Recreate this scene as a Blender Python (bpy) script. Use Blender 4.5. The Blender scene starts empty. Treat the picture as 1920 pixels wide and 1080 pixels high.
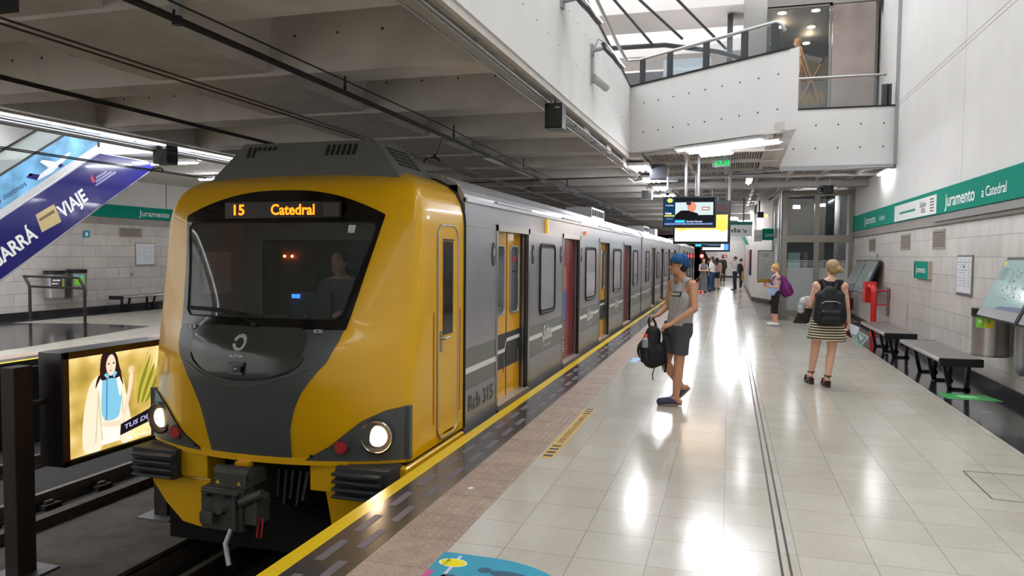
import bpy, bmesh, math, random
from mathutils import Vector, Matrix
random.seed(7)
SC = bpy.context.scene
COL = SC.collection
PI = math.pi
V = Vector

# ---------------------------------------------------------------- camera
F_PX, CAM_H = 1377.1, 1.72
yaw, pit, rol = .28754, .045777, .0089
Fd = V((-math.sin(yaw)*math.cos(pit), math.cos(yaw)*math.cos(pit), -math.sin(pit)))
R0 = V((math.cos(yaw), math.sin(yaw), 0)); U0 = R0.cross(Fd)
Rd = R0*math.cos(rol) + U0*math.sin(rol); Ud = -R0*math.sin(rol) + U0*math.cos(rol)
cam = bpy.data.cameras.new('camera'); cam.sensor_width = 36; cam.lens = F_PX/1920*36
cam.clip_start = .05; cam.clip_end = 300
camo = bpy.data.objects.new('camera', cam); COL.objects.link(camo)
camo.matrix_world = Matrix(((Rd.x, Ud.x, -Fd.x, 0), (Rd.y, Ud.y, -Fd.y, 0), (Rd.z, Ud.z, -Fd.z, CAM_H), (0, 0, 0, 1)))
SC.camera = camo
# ---------------------------------------------------------------- world and exposure
w = bpy.data.worlds.new('world'); SC.world = w; w.use_nodes = True
w.node_tree.nodes['Background'].inputs[0].default_value = (.85, .9, 1, 1)
w.node_tree.nodes['Background'].inputs[1].default_value = .12
SC.view_settings.view_transform = 'Standard'; SC.view_settings.look = 'None'
SC.view_settings.exposure = .3; SC.view_settings.gamma = 1
SC.cycles.use_denoising = True
SC.cycles.max_bounces = 8; SC.cycles.diffuse_bounces = 6; SC.cycles.glossy_bounces = 4
SC.cycles.transmission_bounces = 6; SC.cycles.transparent_max_bounces = 10
SC.cycles.sample_clamp_indirect = 6
SC.cycles.caustics_reflective = False; SC.cycles.caustics_refractive = False
TUBE = 95      # fluorescent tubes
SKY = 4.2      # luminous roof lights

# ---------------------------------------------------------------- materials
def srgb(r, g, b):
    f = lambda c: (c/255/12.92) if c/255 <= .04045 else ((c/255+.055)/1.055)**2.4
    return (f(r), f(g), f(b), 1)
MATS = {}
class NT:
    def __init__(s, m): s.m = m; s.t = m.node_tree; s.p = s.t.nodes['Principled BSDF']
    def n(s, k, **kw):
        o = s.t.nodes.new(k)
        for a, b in kw.items(): setattr(o, a, b)
        return o
    def l(s, a, b): s.t.links.new(a, b)
def mat(name, col, rough=.5, metal=0, emit=0, ecol=None, alpha=1, trans=0, ior=1.45, coat=0,
        noise=0, nscale=6, bump=0, bscale=60, spec=.5, stretch=None, rnoise=0):
    if name in MATS: return MATS[name]
    m = bpy.data.materials.new(name); m.use_nodes = True; N = NT(m); p = N.p
    c = col if len(col) == 4 else (*col, 1)
    p.inputs['Base Color'].default_value = c
    p.inputs['Roughness'].default_value = rough; p.inputs['Metallic'].default_value = metal
    p.inputs['Specular IOR Level'].default_value = spec
    p.inputs['Coat Weight'].default_value = coat; p.inputs['Coat Roughness'].default_value = .06
    p.inputs['IOR'].default_value = ior; p.inputs['Transmission Weight'].default_value = trans
    p.inputs['Alpha'].default_value = alpha
    if emit:
        p.inputs['Emission Color'].default_value = ecol or c; p.inputs['Emission Strength'].default_value = emit
    if noise or bump or rnoise:
        tc = N.n('ShaderNodeTexCoord'); mp = N.n('ShaderNodeMapping'); N.l(tc.outputs['Object'], mp.inputs[0])
        if stretch: mp.inputs['Scale'].default_value = stretch
        if noise or rnoise:
            t = N.n('ShaderNodeTexNoise'); t.inputs['Scale'].default_value = nscale; t.inputs['Detail'].default_value = 5
            N.l(mp.outputs[0], t.inputs[0])
        if noise:
            mr = N.n('ShaderNodeMapRange'); mr.inputs['From Min'].default_value = .3; mr.inputs['From Max'].default_value = .7
            mr.inputs['To Min'].default_value = 1-noise; mr.inputs['To Max'].default_value = 1+noise*.6
            N.l(t.outputs[0], mr.inputs[0])
            mx = N.n('ShaderNodeMix', data_type='RGBA', blend_type='MULTIPLY'); mx.inputs[0].default_value = 1
            mx.inputs[6].default_value = c; N.l(mr.outputs[0], mx.inputs[7]); N.l(mx.outputs[2], p.inputs['Base Color'])
        if rnoise:
            mr = N.n('ShaderNodeMapRange'); mr.inputs['From Min'].default_value = .3; mr.inputs['From Max'].default_value = .7
            mr.inputs['To Min'].default_value = max(.02, rough-rnoise); mr.inputs['To Max'].default_value = rough+rnoise
            N.l(t.outputs[0], mr.inputs[0]); N.l(mr.outputs[0], p.inputs['Roughness'])
        if bump:
            b = N.n('ShaderNodeTexNoise'); b.inputs['Scale'].default_value = bscale; b.inputs['Detail'].default_value = 3
            N.l(mp.outputs[0], b.inputs[0]); bp = N.n('ShaderNodeBump'); bp.inputs['Strength'].default_value = bump
            bp.inputs['Distance'].default_value = .01; N.l(b.outputs[0], bp.inputs['Height']); N.l(bp.outputs[0], p.inputs['Normal'])
    MATS[name] = m; return m

def brickmat(name, c1, c2, mortar, bw, bh, axes, msize=.004, offset=.5, rough=.5, noise=.12, nscale=5, off=(0, 0), grain=0, coat=0, rn=0, bump=.3, streak=None):
    m = bpy.data.materials.new(name); m.use_nodes = True; N = NT(m); p = N.p
    tc = N.n('ShaderNodeTexCoord'); sp = N.n('ShaderNodeSeparateXYZ'); cb = N.n('ShaderNodeCombineXYZ')
    N.l(tc.outputs['Object'], sp.inputs[0])
    for k, a in enumerate(axes):
        ad = N.n('ShaderNodeMath', operation='ADD'); ad.inputs[1].default_value = off[k]+40*(bw if k == 0 else bh)
        N.l(sp.outputs['XYZ'.index(a)], ad.inputs[0]); N.l(ad.outputs[0], cb.inputs[k])
    b = N.n('ShaderNodeTexBrick'); b.offset = offset; b.squash = 1
    b.inputs['Color1'].default_value = c1; b.inputs['Color2'].default_value = c2; b.inputs['Mortar'].default_value = mortar
    b.inputs['Scale'].default_value = 1; b.inputs['Mortar Size'].default_value = msize; b.inputs['Mortar Smooth'].default_value = .1
    b.inputs['Brick Width'].default_value = bw; b.inputs['Row Height'].default_value = bh
    N.l(cb.outputs[0], b.inputs[0])
    t = N.n('ShaderNodeTexNoise'); t.inputs['Scale'].default_value = nscale; t.inputs['Detail'].default_value = 6
    if streak:
        mp = N.n('ShaderNodeMapping'); mp.inputs['Scale'].default_value = streak; N.l(tc.outputs['Object'], mp.inputs[0]); N.l(mp.outputs[0], t.inputs[0])
    else: N.l(tc.outputs['Object'], t.inputs[0])
    mr = N.n('ShaderNodeMapRange'); mr.inputs[1].default_value = .3; mr.inputs[2].default_value = .7
    mr.inputs[3].default_value = 1-noise; mr.inputs[4].default_value = 1+noise*.5; N.l(t.outputs[0], mr.inputs[0])
    mx = N.n('ShaderNodeMix', data_type='RGBA', blend_type='MULTIPLY'); mx.inputs[0].default_value = 1
    N.l(b.outputs['Color'], mx.inputs[6]); N.l(mr.outputs[0], mx.inputs[7]); last = mx.outputs[2]
    if grain:
        g = N.n('ShaderNodeTexVoronoi'); g.inputs['Scale'].default_value = 140; N.l(tc.outputs['Object'], g.inputs[0])
        m2 = N.n('ShaderNodeMapRange'); m2.inputs[1].default_value = 0; m2.inputs[2].default_value = 1
        m2.inputs[3].default_value = 1-grain; m2.inputs[4].default_value = 1+grain*.4; N.l(g.outputs['Color'], m2.inputs[0])
        m3 = N.n('ShaderNodeMix', data_type='RGBA', blend_type='MULTIPLY'); m3.inputs[0].default_value = 1
        N.l(last, m3.inputs[6]); N.l(m2.outputs[0], m3.inputs[7]); last = m3.outputs[2]
    N.l(last, p.inputs['Base Color']); p.inputs['Roughness'].default_value = rough
    if rn:
        r = N.n('ShaderNodeMapRange'); r.inputs[1].default_value = .3; r.inputs[2].default_value = .7
        r.inputs[3].default_value = rough-rn; r.inputs[4].default_value = rough+rn; N.l(t.outputs[0], r.inputs[0]); N.l(r.outputs[0], p.inputs['Roughness'])
    p.inputs['Coat Weight'].default_value = coat
    if bump:
        inv = N.n('ShaderNodeMath', operation='SUBTRACT'); inv.inputs[0].default_value = 1; N.l(b.outputs['Fac'], inv.inputs[1])
        bp = N.n('ShaderNodeBump'); bp.inputs['Strength'].default_value = bump; bp.inputs['Distance'].default_value = .003
        N.l(inv.outputs[0], bp.inputs['Height']); N.l(bp.outputs[0], p.inputs['Normal'])
    MATS[name] = m; return m

def emi(name, col, s):
    if name in MATS: return MATS[name]
    m = bpy.data.materials.new(name); m.use_nodes = True; t = m.node_tree; t.nodes.clear()
    e = t.nodes.new('ShaderNodeEmission'); o = t.nodes.new('ShaderNodeOutputMaterial')
    e.inputs[0].default_value = col if len(col) == 4 else (*col, 1); e.inputs[1].default_value = s
    t.links.new(e.outputs[0], o.inputs[0]); MATS[name] = m; return m

concrete = mat('concrete', srgb(203, 197, 191), .85, noise=.12, nscale=2.5, bump=.25, bscale=25)
conc_white = mat('painted concrete', srgb(222, 220, 218), .75, noise=.05, nscale=1.6, bump=.2, bscale=30, stretch=(1, 1, .25))
hole_m = mat('form hole', srgb(92, 88, 84), .9)
white_plaster = mat('white plaster', srgb(215, 212, 209), .8, noise=.05, nscale=1.2)
floor_m = brickmat('terrazzo floor', srgb(190, 183, 170), srgb(183, 175, 161), srgb(150, 142, 131), .41, .41, 'XY', .003, 0, .17, .06, 3, off=(0, .05), grain=.12, coat=0, rn=0, bump=.12)
dark_floor = mat('dark granite', srgb(38, 38, 44), .13, noise=.25, nscale=40, coat=.2)
edge_floor = mat('platform edge granite', srgb(66, 62, 62), .24, noise=.25, nscale=30, coat=.2)
tactile_m = brickmat('tactile paving', srgb(168, 146, 130), srgb(158, 136, 121), srgb(96, 82, 74), .41, .405, 'XY', .004, 0, .5, .18, 9, off=(1.93-.0, 0))
yellow_line = mat('yellow line paint', srgb(226, 190, 30), .35, noise=.12, nscale=40)
dash_m = mat('grip strip', srgb(104, 96, 102), .6)
wall_m = brickmat('marble wall slabs', srgb(206, 199, 192), srgb(194, 187, 180), srgb(120, 113, 108), .62, .29, 'YZ', .0035, .5, .38, .12, 3, streak=(1, 1.6, .8), rn=.03)
wall_lm = brickmat('marble wall slabs left', srgb(205, 196, 190), srgb(190, 182, 176), srgb(120, 113, 108), .82, .31, 'YZ', .005, .5, .4, .12, 2, streak=(1, 1.4, .9), rn=.03)
black_m = mat('black skirting', srgb(30, 30, 34), .25)
ballast = mat('track bed concrete', srgb(74, 66, 58), .95, noise=.35, nscale=5, bump=.5, bscale=18)
pit_m = mat('track pit', srgb(34, 30, 28), .95, noise=.3, nscale=8, bump=.5, bscale=20)
rail_m = mat('rail steel', srgb(120, 110, 100), .4, .8)
steel = mat('stainless steel', srgb(176, 174, 172), .3, .9)
steel_d = mat('brushed steel frame', srgb(150, 146, 142), .38, 1)
galv = mat('galvanised steel', srgb(165, 166, 168), .45, .7)
blackmetal = mat('black metal', srgb(22, 22, 24), .4, .2)
darkgrey = mat('dark grey plastic', srgb(52, 54, 56), .45)
white_p = mat('white plastic', srgb(225, 225, 222), .4)
green_m = mat('station band green', srgb(0, 132, 112), .7, noise=.03, spec=.15)
lettering = mat('white lettering', srgb(238, 240, 238), .4)
black_ink = mat('black lettering', srgb(24, 24, 26), .5)
yellow_paint = mat('yellow train paint', srgb(228, 174, 8), .3, coat=.5)
yellow_door = mat('yellow door paint', srgb(232, 168, 8), .3, coat=.4)
gray_nose = mat('charcoal nose panel', srgb(80, 84, 83), .38, coat=.15, noise=.04)
gloss_grey = mat('glossy charcoal hatch', srgb(58, 60, 58), .2, coat=.3)
black_gloss = mat('black window surround', srgb(14, 13, 13), .16, coat=.3)
roofbox_m = mat('grey roof pod', srgb(98, 100, 97), .6, noise=.05)
rubber = mat('black rubber', srgb(18, 18, 18), .55)
train_steel = mat('train stainless skin', srgb(163, 163, 168), .3, .5, noise=.07, nscale=1.6, rnoise=.02, stretch=(1, 2, .4))
train_band = mat('train grey stripe', srgb(122, 124, 118), .35, .3)
train_roof = mat('train ribbed roof', srgb(185, 185, 190), .35, .6)
win_glass = mat('train window glass', srgb(150, 152, 158), .05, .0, alpha=.55, coat=.5)
red_ad = mat('red door poster', srgb(122, 28, 36), .35, coat=.3)
cable_m = mat('cable', srgb(24, 21, 20), .6)
rust_cable = mat('rusty contact wire', srgb(58, 34, 26), .55)
glass = mat('clear glass', (.25, .3, .32, 1), .03, 0, alpha=.14)
tube_m = emi('fluorescent tube', (.93, .96, 1, 1), TUBE)
sky_m = emi('luminous roof light', (.9, .95, 1, 1), SKY)
sky_l = emi('added roof light left', (.9, .95, 1, 1), 11)

# ---------------------------------------------------------------- mesh builder
WM = {}   # world matrices of the empties
def wmat(o): return WM.get(o.name, Matrix.Identity(4)) if o is not None else Matrix.Identity(4)
class MB:
    def __init__(s): s.v = []; s.f = []; s.mi = []; s.ms = []; s.sm = []
    def add(s, vs, fs, m, smooth=False):
        k = len(s.v); s.v += [tuple(x) for x in vs]
        if m not in s.ms: s.ms.append(m)
        i = s.ms.index(m)
        for f in fs: s.f.append(tuple(k+a for a in f)); s.mi.append(i); s.sm.append(smooth)
        return s
    def box(s, x0, x1, y0, y1, z0, z1, m):
        if x0 > x1: x0, x1 = x1, x0
        if y0 > y1: y0, y1 = y1, y0
        if z0 > z1: z0, z1 = z1, z0
        vs = [(x0, y0, z0), (x1, y0, z0), (x1, y1, z0), (x0, y1, z0), (x0, y0, z1), (x1, y0, z1), (x1, y1, z1), (x0, y1, z1)]
        return s.add(vs, [(0, 3, 2, 1), (4, 5, 6, 7), (0, 1, 5, 4), (1, 2, 6, 5), (2, 3, 7, 6), (3, 0, 4, 7)], m)
    def obox(s, c, ax, ay, az, m):   # oriented box: centre and three half-extent vectors
        c, ax, ay, az = V(c), V(ax), V(ay), V(az)
        vs = [c+ax*i+ay*j+az*k for k in (-1, 1) for i, j in ((-1, -1), (1, -1), (1, 1), (-1, 1))]
        return s.add(vs, [(0, 3, 2, 1), (4, 5, 6, 7), (0, 1, 5, 4), (1, 2, 6, 5), (2, 3, 7, 6), (3, 0, 4, 7)], m)
    def prism(s, pts, d, m, smooth=False):
        n = len(pts); d = V(d); a = [V(p) for p in pts]; b = [p+d for p in a]
        fs = [tuple(range(n))[::-1], tuple(range(n, 2*n))] + [(i, (i+1) % n, n+(i+1) % n, n+i) for i in range(n)]
        return s.add(a+b, fs, m, smooth)
    def poly(s, pts, m): return s.add(pts, [tuple(range(len(pts)))], m)
    def cyl(s, p, q, r, m, n=12, r2=None, cap=True):
        p, q = V(p), V(q); r2 = r if r2 is None else r2; d = (q-p).normalized()
        u = d.orthogonal().normalized(); w_ = d.cross(u)
        vs = []
        for c, rr in ((p, r), (q, r2)):
            for i in range(n): a = 2*PI*i/n; vs.append(c+(u*math.cos(a)+w_*math.sin(a))*rr)
        s.add(vs, [(i, (i+1) % n, n+(i+1) % n, n+i) for i in range(n)], m, True)
        if cap: s.add(vs[:n], [tuple(range(n))[::-1]], m); s.add(vs[n:], [tuple(range(n))], m)
        return s
    def tube(s, pts, r, m, n=8):
        pts = [V(p) for p in pts]; rings = []; u = None
        for i, p in enumerate(pts):
            d = ((pts[min(i+1, len(pts)-1)]-pts[max(i-1, 0)])).normalized()
            u = d.orthogonal().normalized() if u is None else (u-d*u.dot(d)).normalized(); w_ = d.cross(u)
            rr = r[i] if isinstance(r, (list, tuple)) else r
            rings.append([p+(u*math.cos(2*PI*k/n)+w_*math.sin(2*PI*k/n))*rr for k in range(n)])
        return s.loft(rings, m, True, True)
    def loft(s, rings, m, smooth=True, cap=True, closed=True):
        n = len(rings[0]); vs = [p for r in rings for p in r]; fs = []
        for i in range(len(rings)-1):
            for k in range(n if closed else n-1):
                fs.append((i*n+k, i*n+(k+1) % n, (i+1)*n+(k+1) % n, (i+1)*n+k))
        s.add(vs, fs, m, smooth)
        if cap and closed: s.add(rings[0], [tuple(range(n))[::-1]], m); s.add(rings[-1], [tuple(range(n))], m)
        return s
    def ball(s, c, r, m, n=12, k=8, rot=None):
        if not isinstance(r, (list, tuple)): r = (r, r, r)
        c = V(c); vs = []; fs = []
        for i in range(k+1):
            a = PI*i/k
            for j in range(n):
                b = 2*PI*j/n; q = V((r[0]*math.sin(a)*math.cos(b), r[1]*math.sin(a)*math.sin(b), r[2]*math.cos(a)))
                vs.append(c+((rot @ q) if rot else q))
        for i in range(k):
            for j in range(n): fs.append((i*n+j, (i+1)*n+j, (i+1)*n+(j+1) % n, i*n+(j+1) % n))
        return s.add(vs, fs, m, True)
    def mesh(s, me, m, mw=None):
        mw = mw or Matrix.Identity(4)
        return s.add([mw @ v.co for v in me.vertices], [tuple(p.vertices) for p in me.polygons], m)
    def build(s, name, parent=None, bevel=0, seg=2, origin=None, angle=35):
        me = bpy.data.meshes.new(name)
        inv = wmat(parent).inverted() if parent is not None else (Matrix.Translation(-V(origin)) if origin is not None else None)
        vs = s.v if inv is None else [tuple(inv @ V(v)) for v in s.v]
        me.from_pydata(vs, [], s.f)
        for m in s.ms: me.materials.append(m)
        me.polygons.foreach_set('material_index', s.mi); me.polygons.foreach_set('use_smooth', s.sm)
        if any(s.sm): me.set_sharp_from_angle(angle=math.radians(angle+15))
        me.update()
        o = bpy.data.objects.new(name, me); COL.objects.link(o)
        if parent is not None: o.parent = parent
        elif origin is not None: o.location = origin
        if parent is not None: WM[o.name] = wmat(parent).copy()
        else: WM[o.name] = Matrix.Translation(V(origin)) if origin is not None else Matrix.Identity(4)
        if bevel:
            b = o.modifiers.new('bevel', 'BEVEL'); b.width = bevel; b.segments = seg; b.limit_method = 'ANGLE'; b.angle_limit = math.radians(40)
        return o
def tag(o, label=None, cat=None, group=None, kind=None):
    if label: o['label'] = label
    if cat: o['category'] = cat
    if group: o['group'] = group
    if kind: o['kind'] = kind
    return o
def thing(name, label, cat, loc=(0, 0, 0), rz=0, group=None):
    o = bpy.data.objects.new(name, None); COL.objects.link(o); o.location = loc; o.rotation_euler = (0, 0, rz)
    WM[o.name] = Matrix.Translation(V(loc)) @ Matrix.Rotation(rz, 4, 'Z')
    o.empty_display_size = .1
    return tag(o, label, cat, group)
def struct(mb, name, bevel=0): return tag(mb.build(name, bevel=bevel), kind='structure')
def copytree(o, loc, label, rz=None):
    r = o.copy(); COL.objects.link(r); r.location = loc; r['label'] = label
    if rz is not None: r.rotation_euler = (0, 0, rz)
    for ch in list(o.children):
        c = ch.copy(); COL.objects.link(c); c.parent = r
        for g in list(ch.children): d = g.copy(); COL.objects.link(d); d.parent = c
    return r
DG = None
def textmesh(txt, bold=0, spacing=1):
    cu = bpy.data.curves.new('t', 'FONT'); cu.body = txt; cu.size = 1; cu.offset = bold; cu.space_character = spacing
    cu.resolution_u = 3
    o = bpy.data.objects.new('t', cu); COL.objects.link(o)
    dg = bpy.context.evaluated_depsgraph_get(); me = bpy.data.meshes.new_from_object(o.evaluated_get(dg))
    bpy.data.objects.remove(o); bpy.data.curves.remove(cu)
    return me
def text(mb, txt, org, xd, yd, h, m, bold=0, width=None, align='L', fn=None, spacing=1):
    """letters with cap height h: xd, yd are unit directions (may be sheared), org the lower left of the first letter"""
    me = textmesh(txt, bold, spacing); xs = [v.co.x for v in me.vertices]
    if not xs: return mb
    x0, x1 = min(xs), max(xs); s = h/.7; sx = s if width is None else width/(x1-x0)
    tw = (x1-x0)*sx; sh = {'L': 0, 'C': -tw/2, 'R': -tw}[align]
    if fn is None: org, xd, yd = V(org), V(xd), V(yd)
    vs = []
    for v in me.vertices:
        a = (v.co.x-x0)*sx+sh; b = v.co.y*s
        vs.append(fn(a, b) if fn else org+xd*a+yd*b)
    mb.add(vs, [tuple(p.vertices) for p in me.polygons], m)
    bpy.data.meshes.remove(me); return mb
def holes(mb, pts, n, r=.018):
    n = V(n)
    for p in pts: p = V(p); mb.cyl(p-n*.002, p+n*.004, r, hole_m, 8)
# ================================================================ THE SETTING
XW, XL = 3.35, -17.0
Y0, YE = 1.0, 62.5
f = MB(); f.box(-1.53, 2.52, Y0, YE, -.1, 0, floor_m); struct(f, 'floor')
f = MB(); f.box(2.52, XW, Y0, 21.2, -.1, 0, dark_floor)
f.poly([(.8, 21.2, .0015), (1.6, 21.2, .0015), (1.6, 28.6, .0015), (.84, 30.3, .0015)], mat('grey granite', srgb(96, 92, 92), .2)); struct(f, 'floor_bench_strip')
f = MB(); f.box(2.52, XW, 21.2, YE, -.1, 0, floor_m); struct(f, 'floor_beyond_lift')
f = MB(); f.box(-2.38, -2.27, Y0, YE, -.1, 0, yellow_line); struct(f, 'floor_yellow_line')
f = MB(); f.box(-2.27, -1.93, Y0, YE, -.1, 0, edge_floor)
y = 1.2; k = 0
while y < 40:
    for i, x in enumerate((-2.2, -2.06)):
        o = (k % 2)*.02+i*.22
        f.box(x, x+.055, y+o, y+o+.3, 0, .0015, dash_m)
    y += .47; k += 1
struct(f, 'floor_platform_edge')
f = MB(); f.box(-1.93, -1.53, Y0, YE, -.1, 0, tactile_m)
for j in range(int((17-Y0)/.058)):
    for i in range(7):
        x = -1.93+.03+i*.0567+(.0 if j % 2 else .0); y = Y0+.03+j*.058
        r1, r2 = .0135, .008
        vs = [(x+r1*math.cos(a*PI/4), y+r1*math.sin(a*PI/4), 0) for a in range(8)]+[(x+r2*math.cos(a*PI/4), y+r2*math.sin(a*PI/4), .005) for a in range(8)]
        f.add(vs, [(a, (a+1) % 8, 8+(a+1) % 8, 8+a) for a in range(8)]+[tuple(range(8, 16))], tactile_m, True)
struct(f, 'floor_tactile_strip')
# expansion joint and floor hatch
f = MB()
for x in (.305, .352): f.box(x, x+.014, Y0, 55, -.001, .0012, black_ink)
struct(f, 'trim_1')
f = MB()
for a, b in (((1.85, 6.68), (1.84, 5.95)), ((1.84, 5.95), (2.5, 5.9)), ((1.85, 6.68), (2.5, 6.68))):
    a, b = V((*a, .001)), V((*b, .001)); d = (b-a).normalized(); n = V((-d.y, d.x, 0))*.006
    f.poly([a-n, b-n, b+n, a+n], hole_m)
f.box(2.28, 2.34, 6.38, 6.42, 0, .002, galv); struct(f, 'trim_2')
f = MB(); f.box(1.5, 2.5, 13.6, 13.62, 0, .0015, hole_m); struct(f, 'trim_3')
# platform face and tracks
f = MB(); f.box(-2.36, -2.2, Y0, YE, -1.3, -.1, pit_m); struct(f, 'wall_platform_face')
f = MB(); f.box(-10.5, -2.2, Y0, YE+20, -1.5, -1.3, pit_m); struct(f, 'floor_track_pit')
f = MB(); f.box(-6.6, -4.98, Y0, YE, -1.3, -1.1, ballast); f.box(-5.02, -4.98, Y0, YE, -1.12, -1.06, ballast); struct(f, 'floor_median')
for i, xr in enumerate((-3.06, -4.55, -7.7, -9.2)):
    f = MB()
    f.box(xr-.07, xr+.07, Y0, YE, -1.3, -1.27, rail_m); f.box(xr-.012, xr+.012, Y0, YE, -1.27, -1.17, rail_m); f.box(xr-.036, xr+.036, Y0, YE, -1.17, -1.13, rail_m)
    y = 2
    while y < 16:
        f.box(xr-.17, xr+.17, y, y+.22, -1.31, -1.245, pit_m); f.box(xr-.12, xr-.075, y+.06, y+.16, -1.25, -1.21, rail_m); f.box(xr+.075, xr+.12, y+.06, y+.16, -1.25, -1.21, rail_m); y += .75
    tag(f.build('rail'), ['running rail nearest the main platform, under the yellow train', 'running rail beside the concrete median, under the yellow train', 'inner running rail of the empty far track', 'outer running rail of the empty far track'][i], 'rail', kind='structure')
f = MB(); f.box(-6.75, -6.62, Y0, YE, -1.3, -1.0, ballast); struct(f, 'trim_4')
# left platform
f = MB(); f.box(XL, -10.86, Y0, YE, -.1, 0, floor_m); struct(f, 'floor_left')
f = MB(); f.box(-10.86, -10.5, Y0, YE, -.1, 0, edge_floor); f.box(-10.6, -10.5, Y0, YE, 0, .002, yellow_line); f.box(-11.25, -10.86, Y0, YE, 0, .004, tactile_m); struct(f, 'floor_left_edge')
f = MB(); f.poly([(-11.9, 2, .002), (-11.9, 9.9, .002), (-12.7, 13.75, .002), (-14.2, 13.75, .002), (-16.2, 13.2, .002), (-16.2, 2, .002)], dark_floor); f.box(XL, -16.2, Y0, 40, 0, .002, dark_floor); struct(f, 'floor_left_dark')
f = MB(); f.box(-10.6, -10.4, Y0, YE, -1.3, -.1, pit_m); struct(f, 'wall_left_platform_face')
# right wall
f = MB(); f.box(XW, XW+.3, Y0, 22.62, 0, 2.28, wall_m); struct(f, 'wall_right')
ledge = mat('stone ledge', srgb(150, 142, 134), .6, noise=.2, nscale=6, stretch=(1, 6, 1))
f = MB(); f.box(XW, XW+.3, Y0, 22.62, 2.28, 9, white_plaster)
for y in (6.9, 12.7): f.box(XW-.001, XW, y, y+.008, 2.5, 9, mat('joint grey', srgb(150, 148, 146), .9))
for z in (4.92, 4.99): f.box(XW-.001, XW, Y0, 17.4, z, z+.012, mat('joint grey', srgb(150, 148, 146), .9))
struct(f, 'wall_right_upper')
f = MB(); f.box(XW-.02, XW, Y0, 22.6, 2.26, 2.45, ledge)
f.box(XW-.06, XW-.02, Y0, 14.0, 2.33, 2.43, mat('perforated tray', srgb(150, 148, 145), .5, .5, bump=1, bscale=120)); f.box(XW-.035, XW-.02, Y0, 22.6, 2.26, 2.275, hole_m); struct(f, 'trim_5')
f = MB(); f.box(XW-.025, XW, Y0, 22.6, 0, .13, black_m); struct(f, 'baseboard_right')
f = MB(); f.box(XW-.05, XW, 17.3, 17.42, 3.7, 9, galv); struct(f, 'trim_6')
# left wall
f = MB(); f.box(XL-.3, XL, Y0, YE, 0, 2.62, wall_lm); struct(f, 'wall_left')
f = MB(); f.box(XL-.3, XL, Y0, YE, 2.62, 8, white_plaster)
for y in (7.5, 13.3, 19.1): f.box(XL, XL+.003, y, y+.03, 2.6, 8, hole_m)
struct(f, 'wall_left_upper')
f = MB(); f.box(XL, XL+.03, Y0, YE, 0, .16, black_m); struct(f, 'baseboard_left')
f = MB(); f.box(XL, XL+.03, Y0, YE, 2.5, 2.66, ledge); struct(f, 'trim_7')
# closing walls (behind the camera and the far end)
f = MB(); f.box(XL, XW, Y0-14.3, Y0-14, -1.3, 9.6, white_plaster); struct(f, 'wall_back')
f = MB(); f.box(XL, -10.5, Y0-14, Y0, -.1, 0, floor_m); f.box(-2.38, XW, Y0-14, Y0, -.1, 0, floor_m); f.box(-10.5, -2.38, Y0-14, Y0, -1.5, -1.3, pit_m); struct(f, 'floor_behind')
f = MB(); f.box(XW, XW+.3, Y0-14, Y0, 0, 9, white_plaster); f.box(XL-.3, XL, Y0-14, Y0, 0, 9, white_plaster); struct(f, 'wall_side_behind')
# far end: platform back wall and tunnel mouth
f = MB(); f.box(-1.0, XW+1, YE, YE+.3, 0, 3.0, white_plaster); f.box(-1.0, XW+1, YE-.02, YE, 0, .12, black_m)
# vaulted head of the end wall
a0 = [(-1.0, YE, 0), (-1.35, YE, 1.2), (-1.9, YE, 2.3), (-1.9, YE, 3.8), (XW+1, YE, 3.8), (XW+1, YE, 3.0), (-1.0, YE, 3.0)]
f.prism([(-2.2, YE+.01, 3.8), (-2.2, YE+.01, 2.6), (-1.5, YE+.01, 1.2), (-1.2, YE+.01, 0), (-.9, YE+.01, 0), (-.9, YE+.01, 3.8)], (0, .3, 0), concrete)
f.box(-.9, XW+1, YE+.01, YE+.3, 3.0, 3.8, concrete); struct(f, 'wall_far_end')
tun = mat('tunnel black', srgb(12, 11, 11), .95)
f = MB(); f.box(-11, -2.2, YE+18, YE+18.2, -1.3, 4, tun); f.box(-11, -10.8, YE, YE+18, -1.3, 4, tun); f.box(-2.2, -2.0, YE+.3, YE+18, -1.3, 4, tun); f.box(-11, -2, YE, YE+18, 4, 4.2, tun); struct(f, 'wall_tunnel')
# right side beyond the lift
f = MB()
P = [(3.4, 28.4), (1.47, 28.4), (.86, 30.4), (.86, 46)]
for a, b in zip(P, P[1:]):
    a, b = V((*a, 0)), V((*b, 0)); d = (b-a).normalized(); n = V((d.y, -d.x, 0))
    f.prism([a, b, b+n*.2, a+n*.2], (0, 0, 2.3), mat('pale slabs', srgb(212, 206, 200), .4, noise=.06))
    f.prism([a+V((0, 0, 2.3)), b+V((0, 0, 2.3)), b+n*.2+V((0, 0, 2.3)), a+n*.2+V((0, 0, 2.3))], (0, 0, 1.5), concrete)
    f.prism([a-n*.02, b-n*.02, b, a], (0, 0, .14), black_m)
struct(f, 'wall_right_far')
f = MB(); f.box(XW-.2, XW, 22.62, 28.4, 0, 3.8, white_plaster); struct(f, 'wall_lift_side')
f = MB(); f.box(.86, XW+1, 46, 46.2, 0, 3.8, white_plaster); f.box(XW+1, XW+1.2, 46, YE, 0, 3.8, white_plaster); struct(f, 'wall_far_side')

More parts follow.
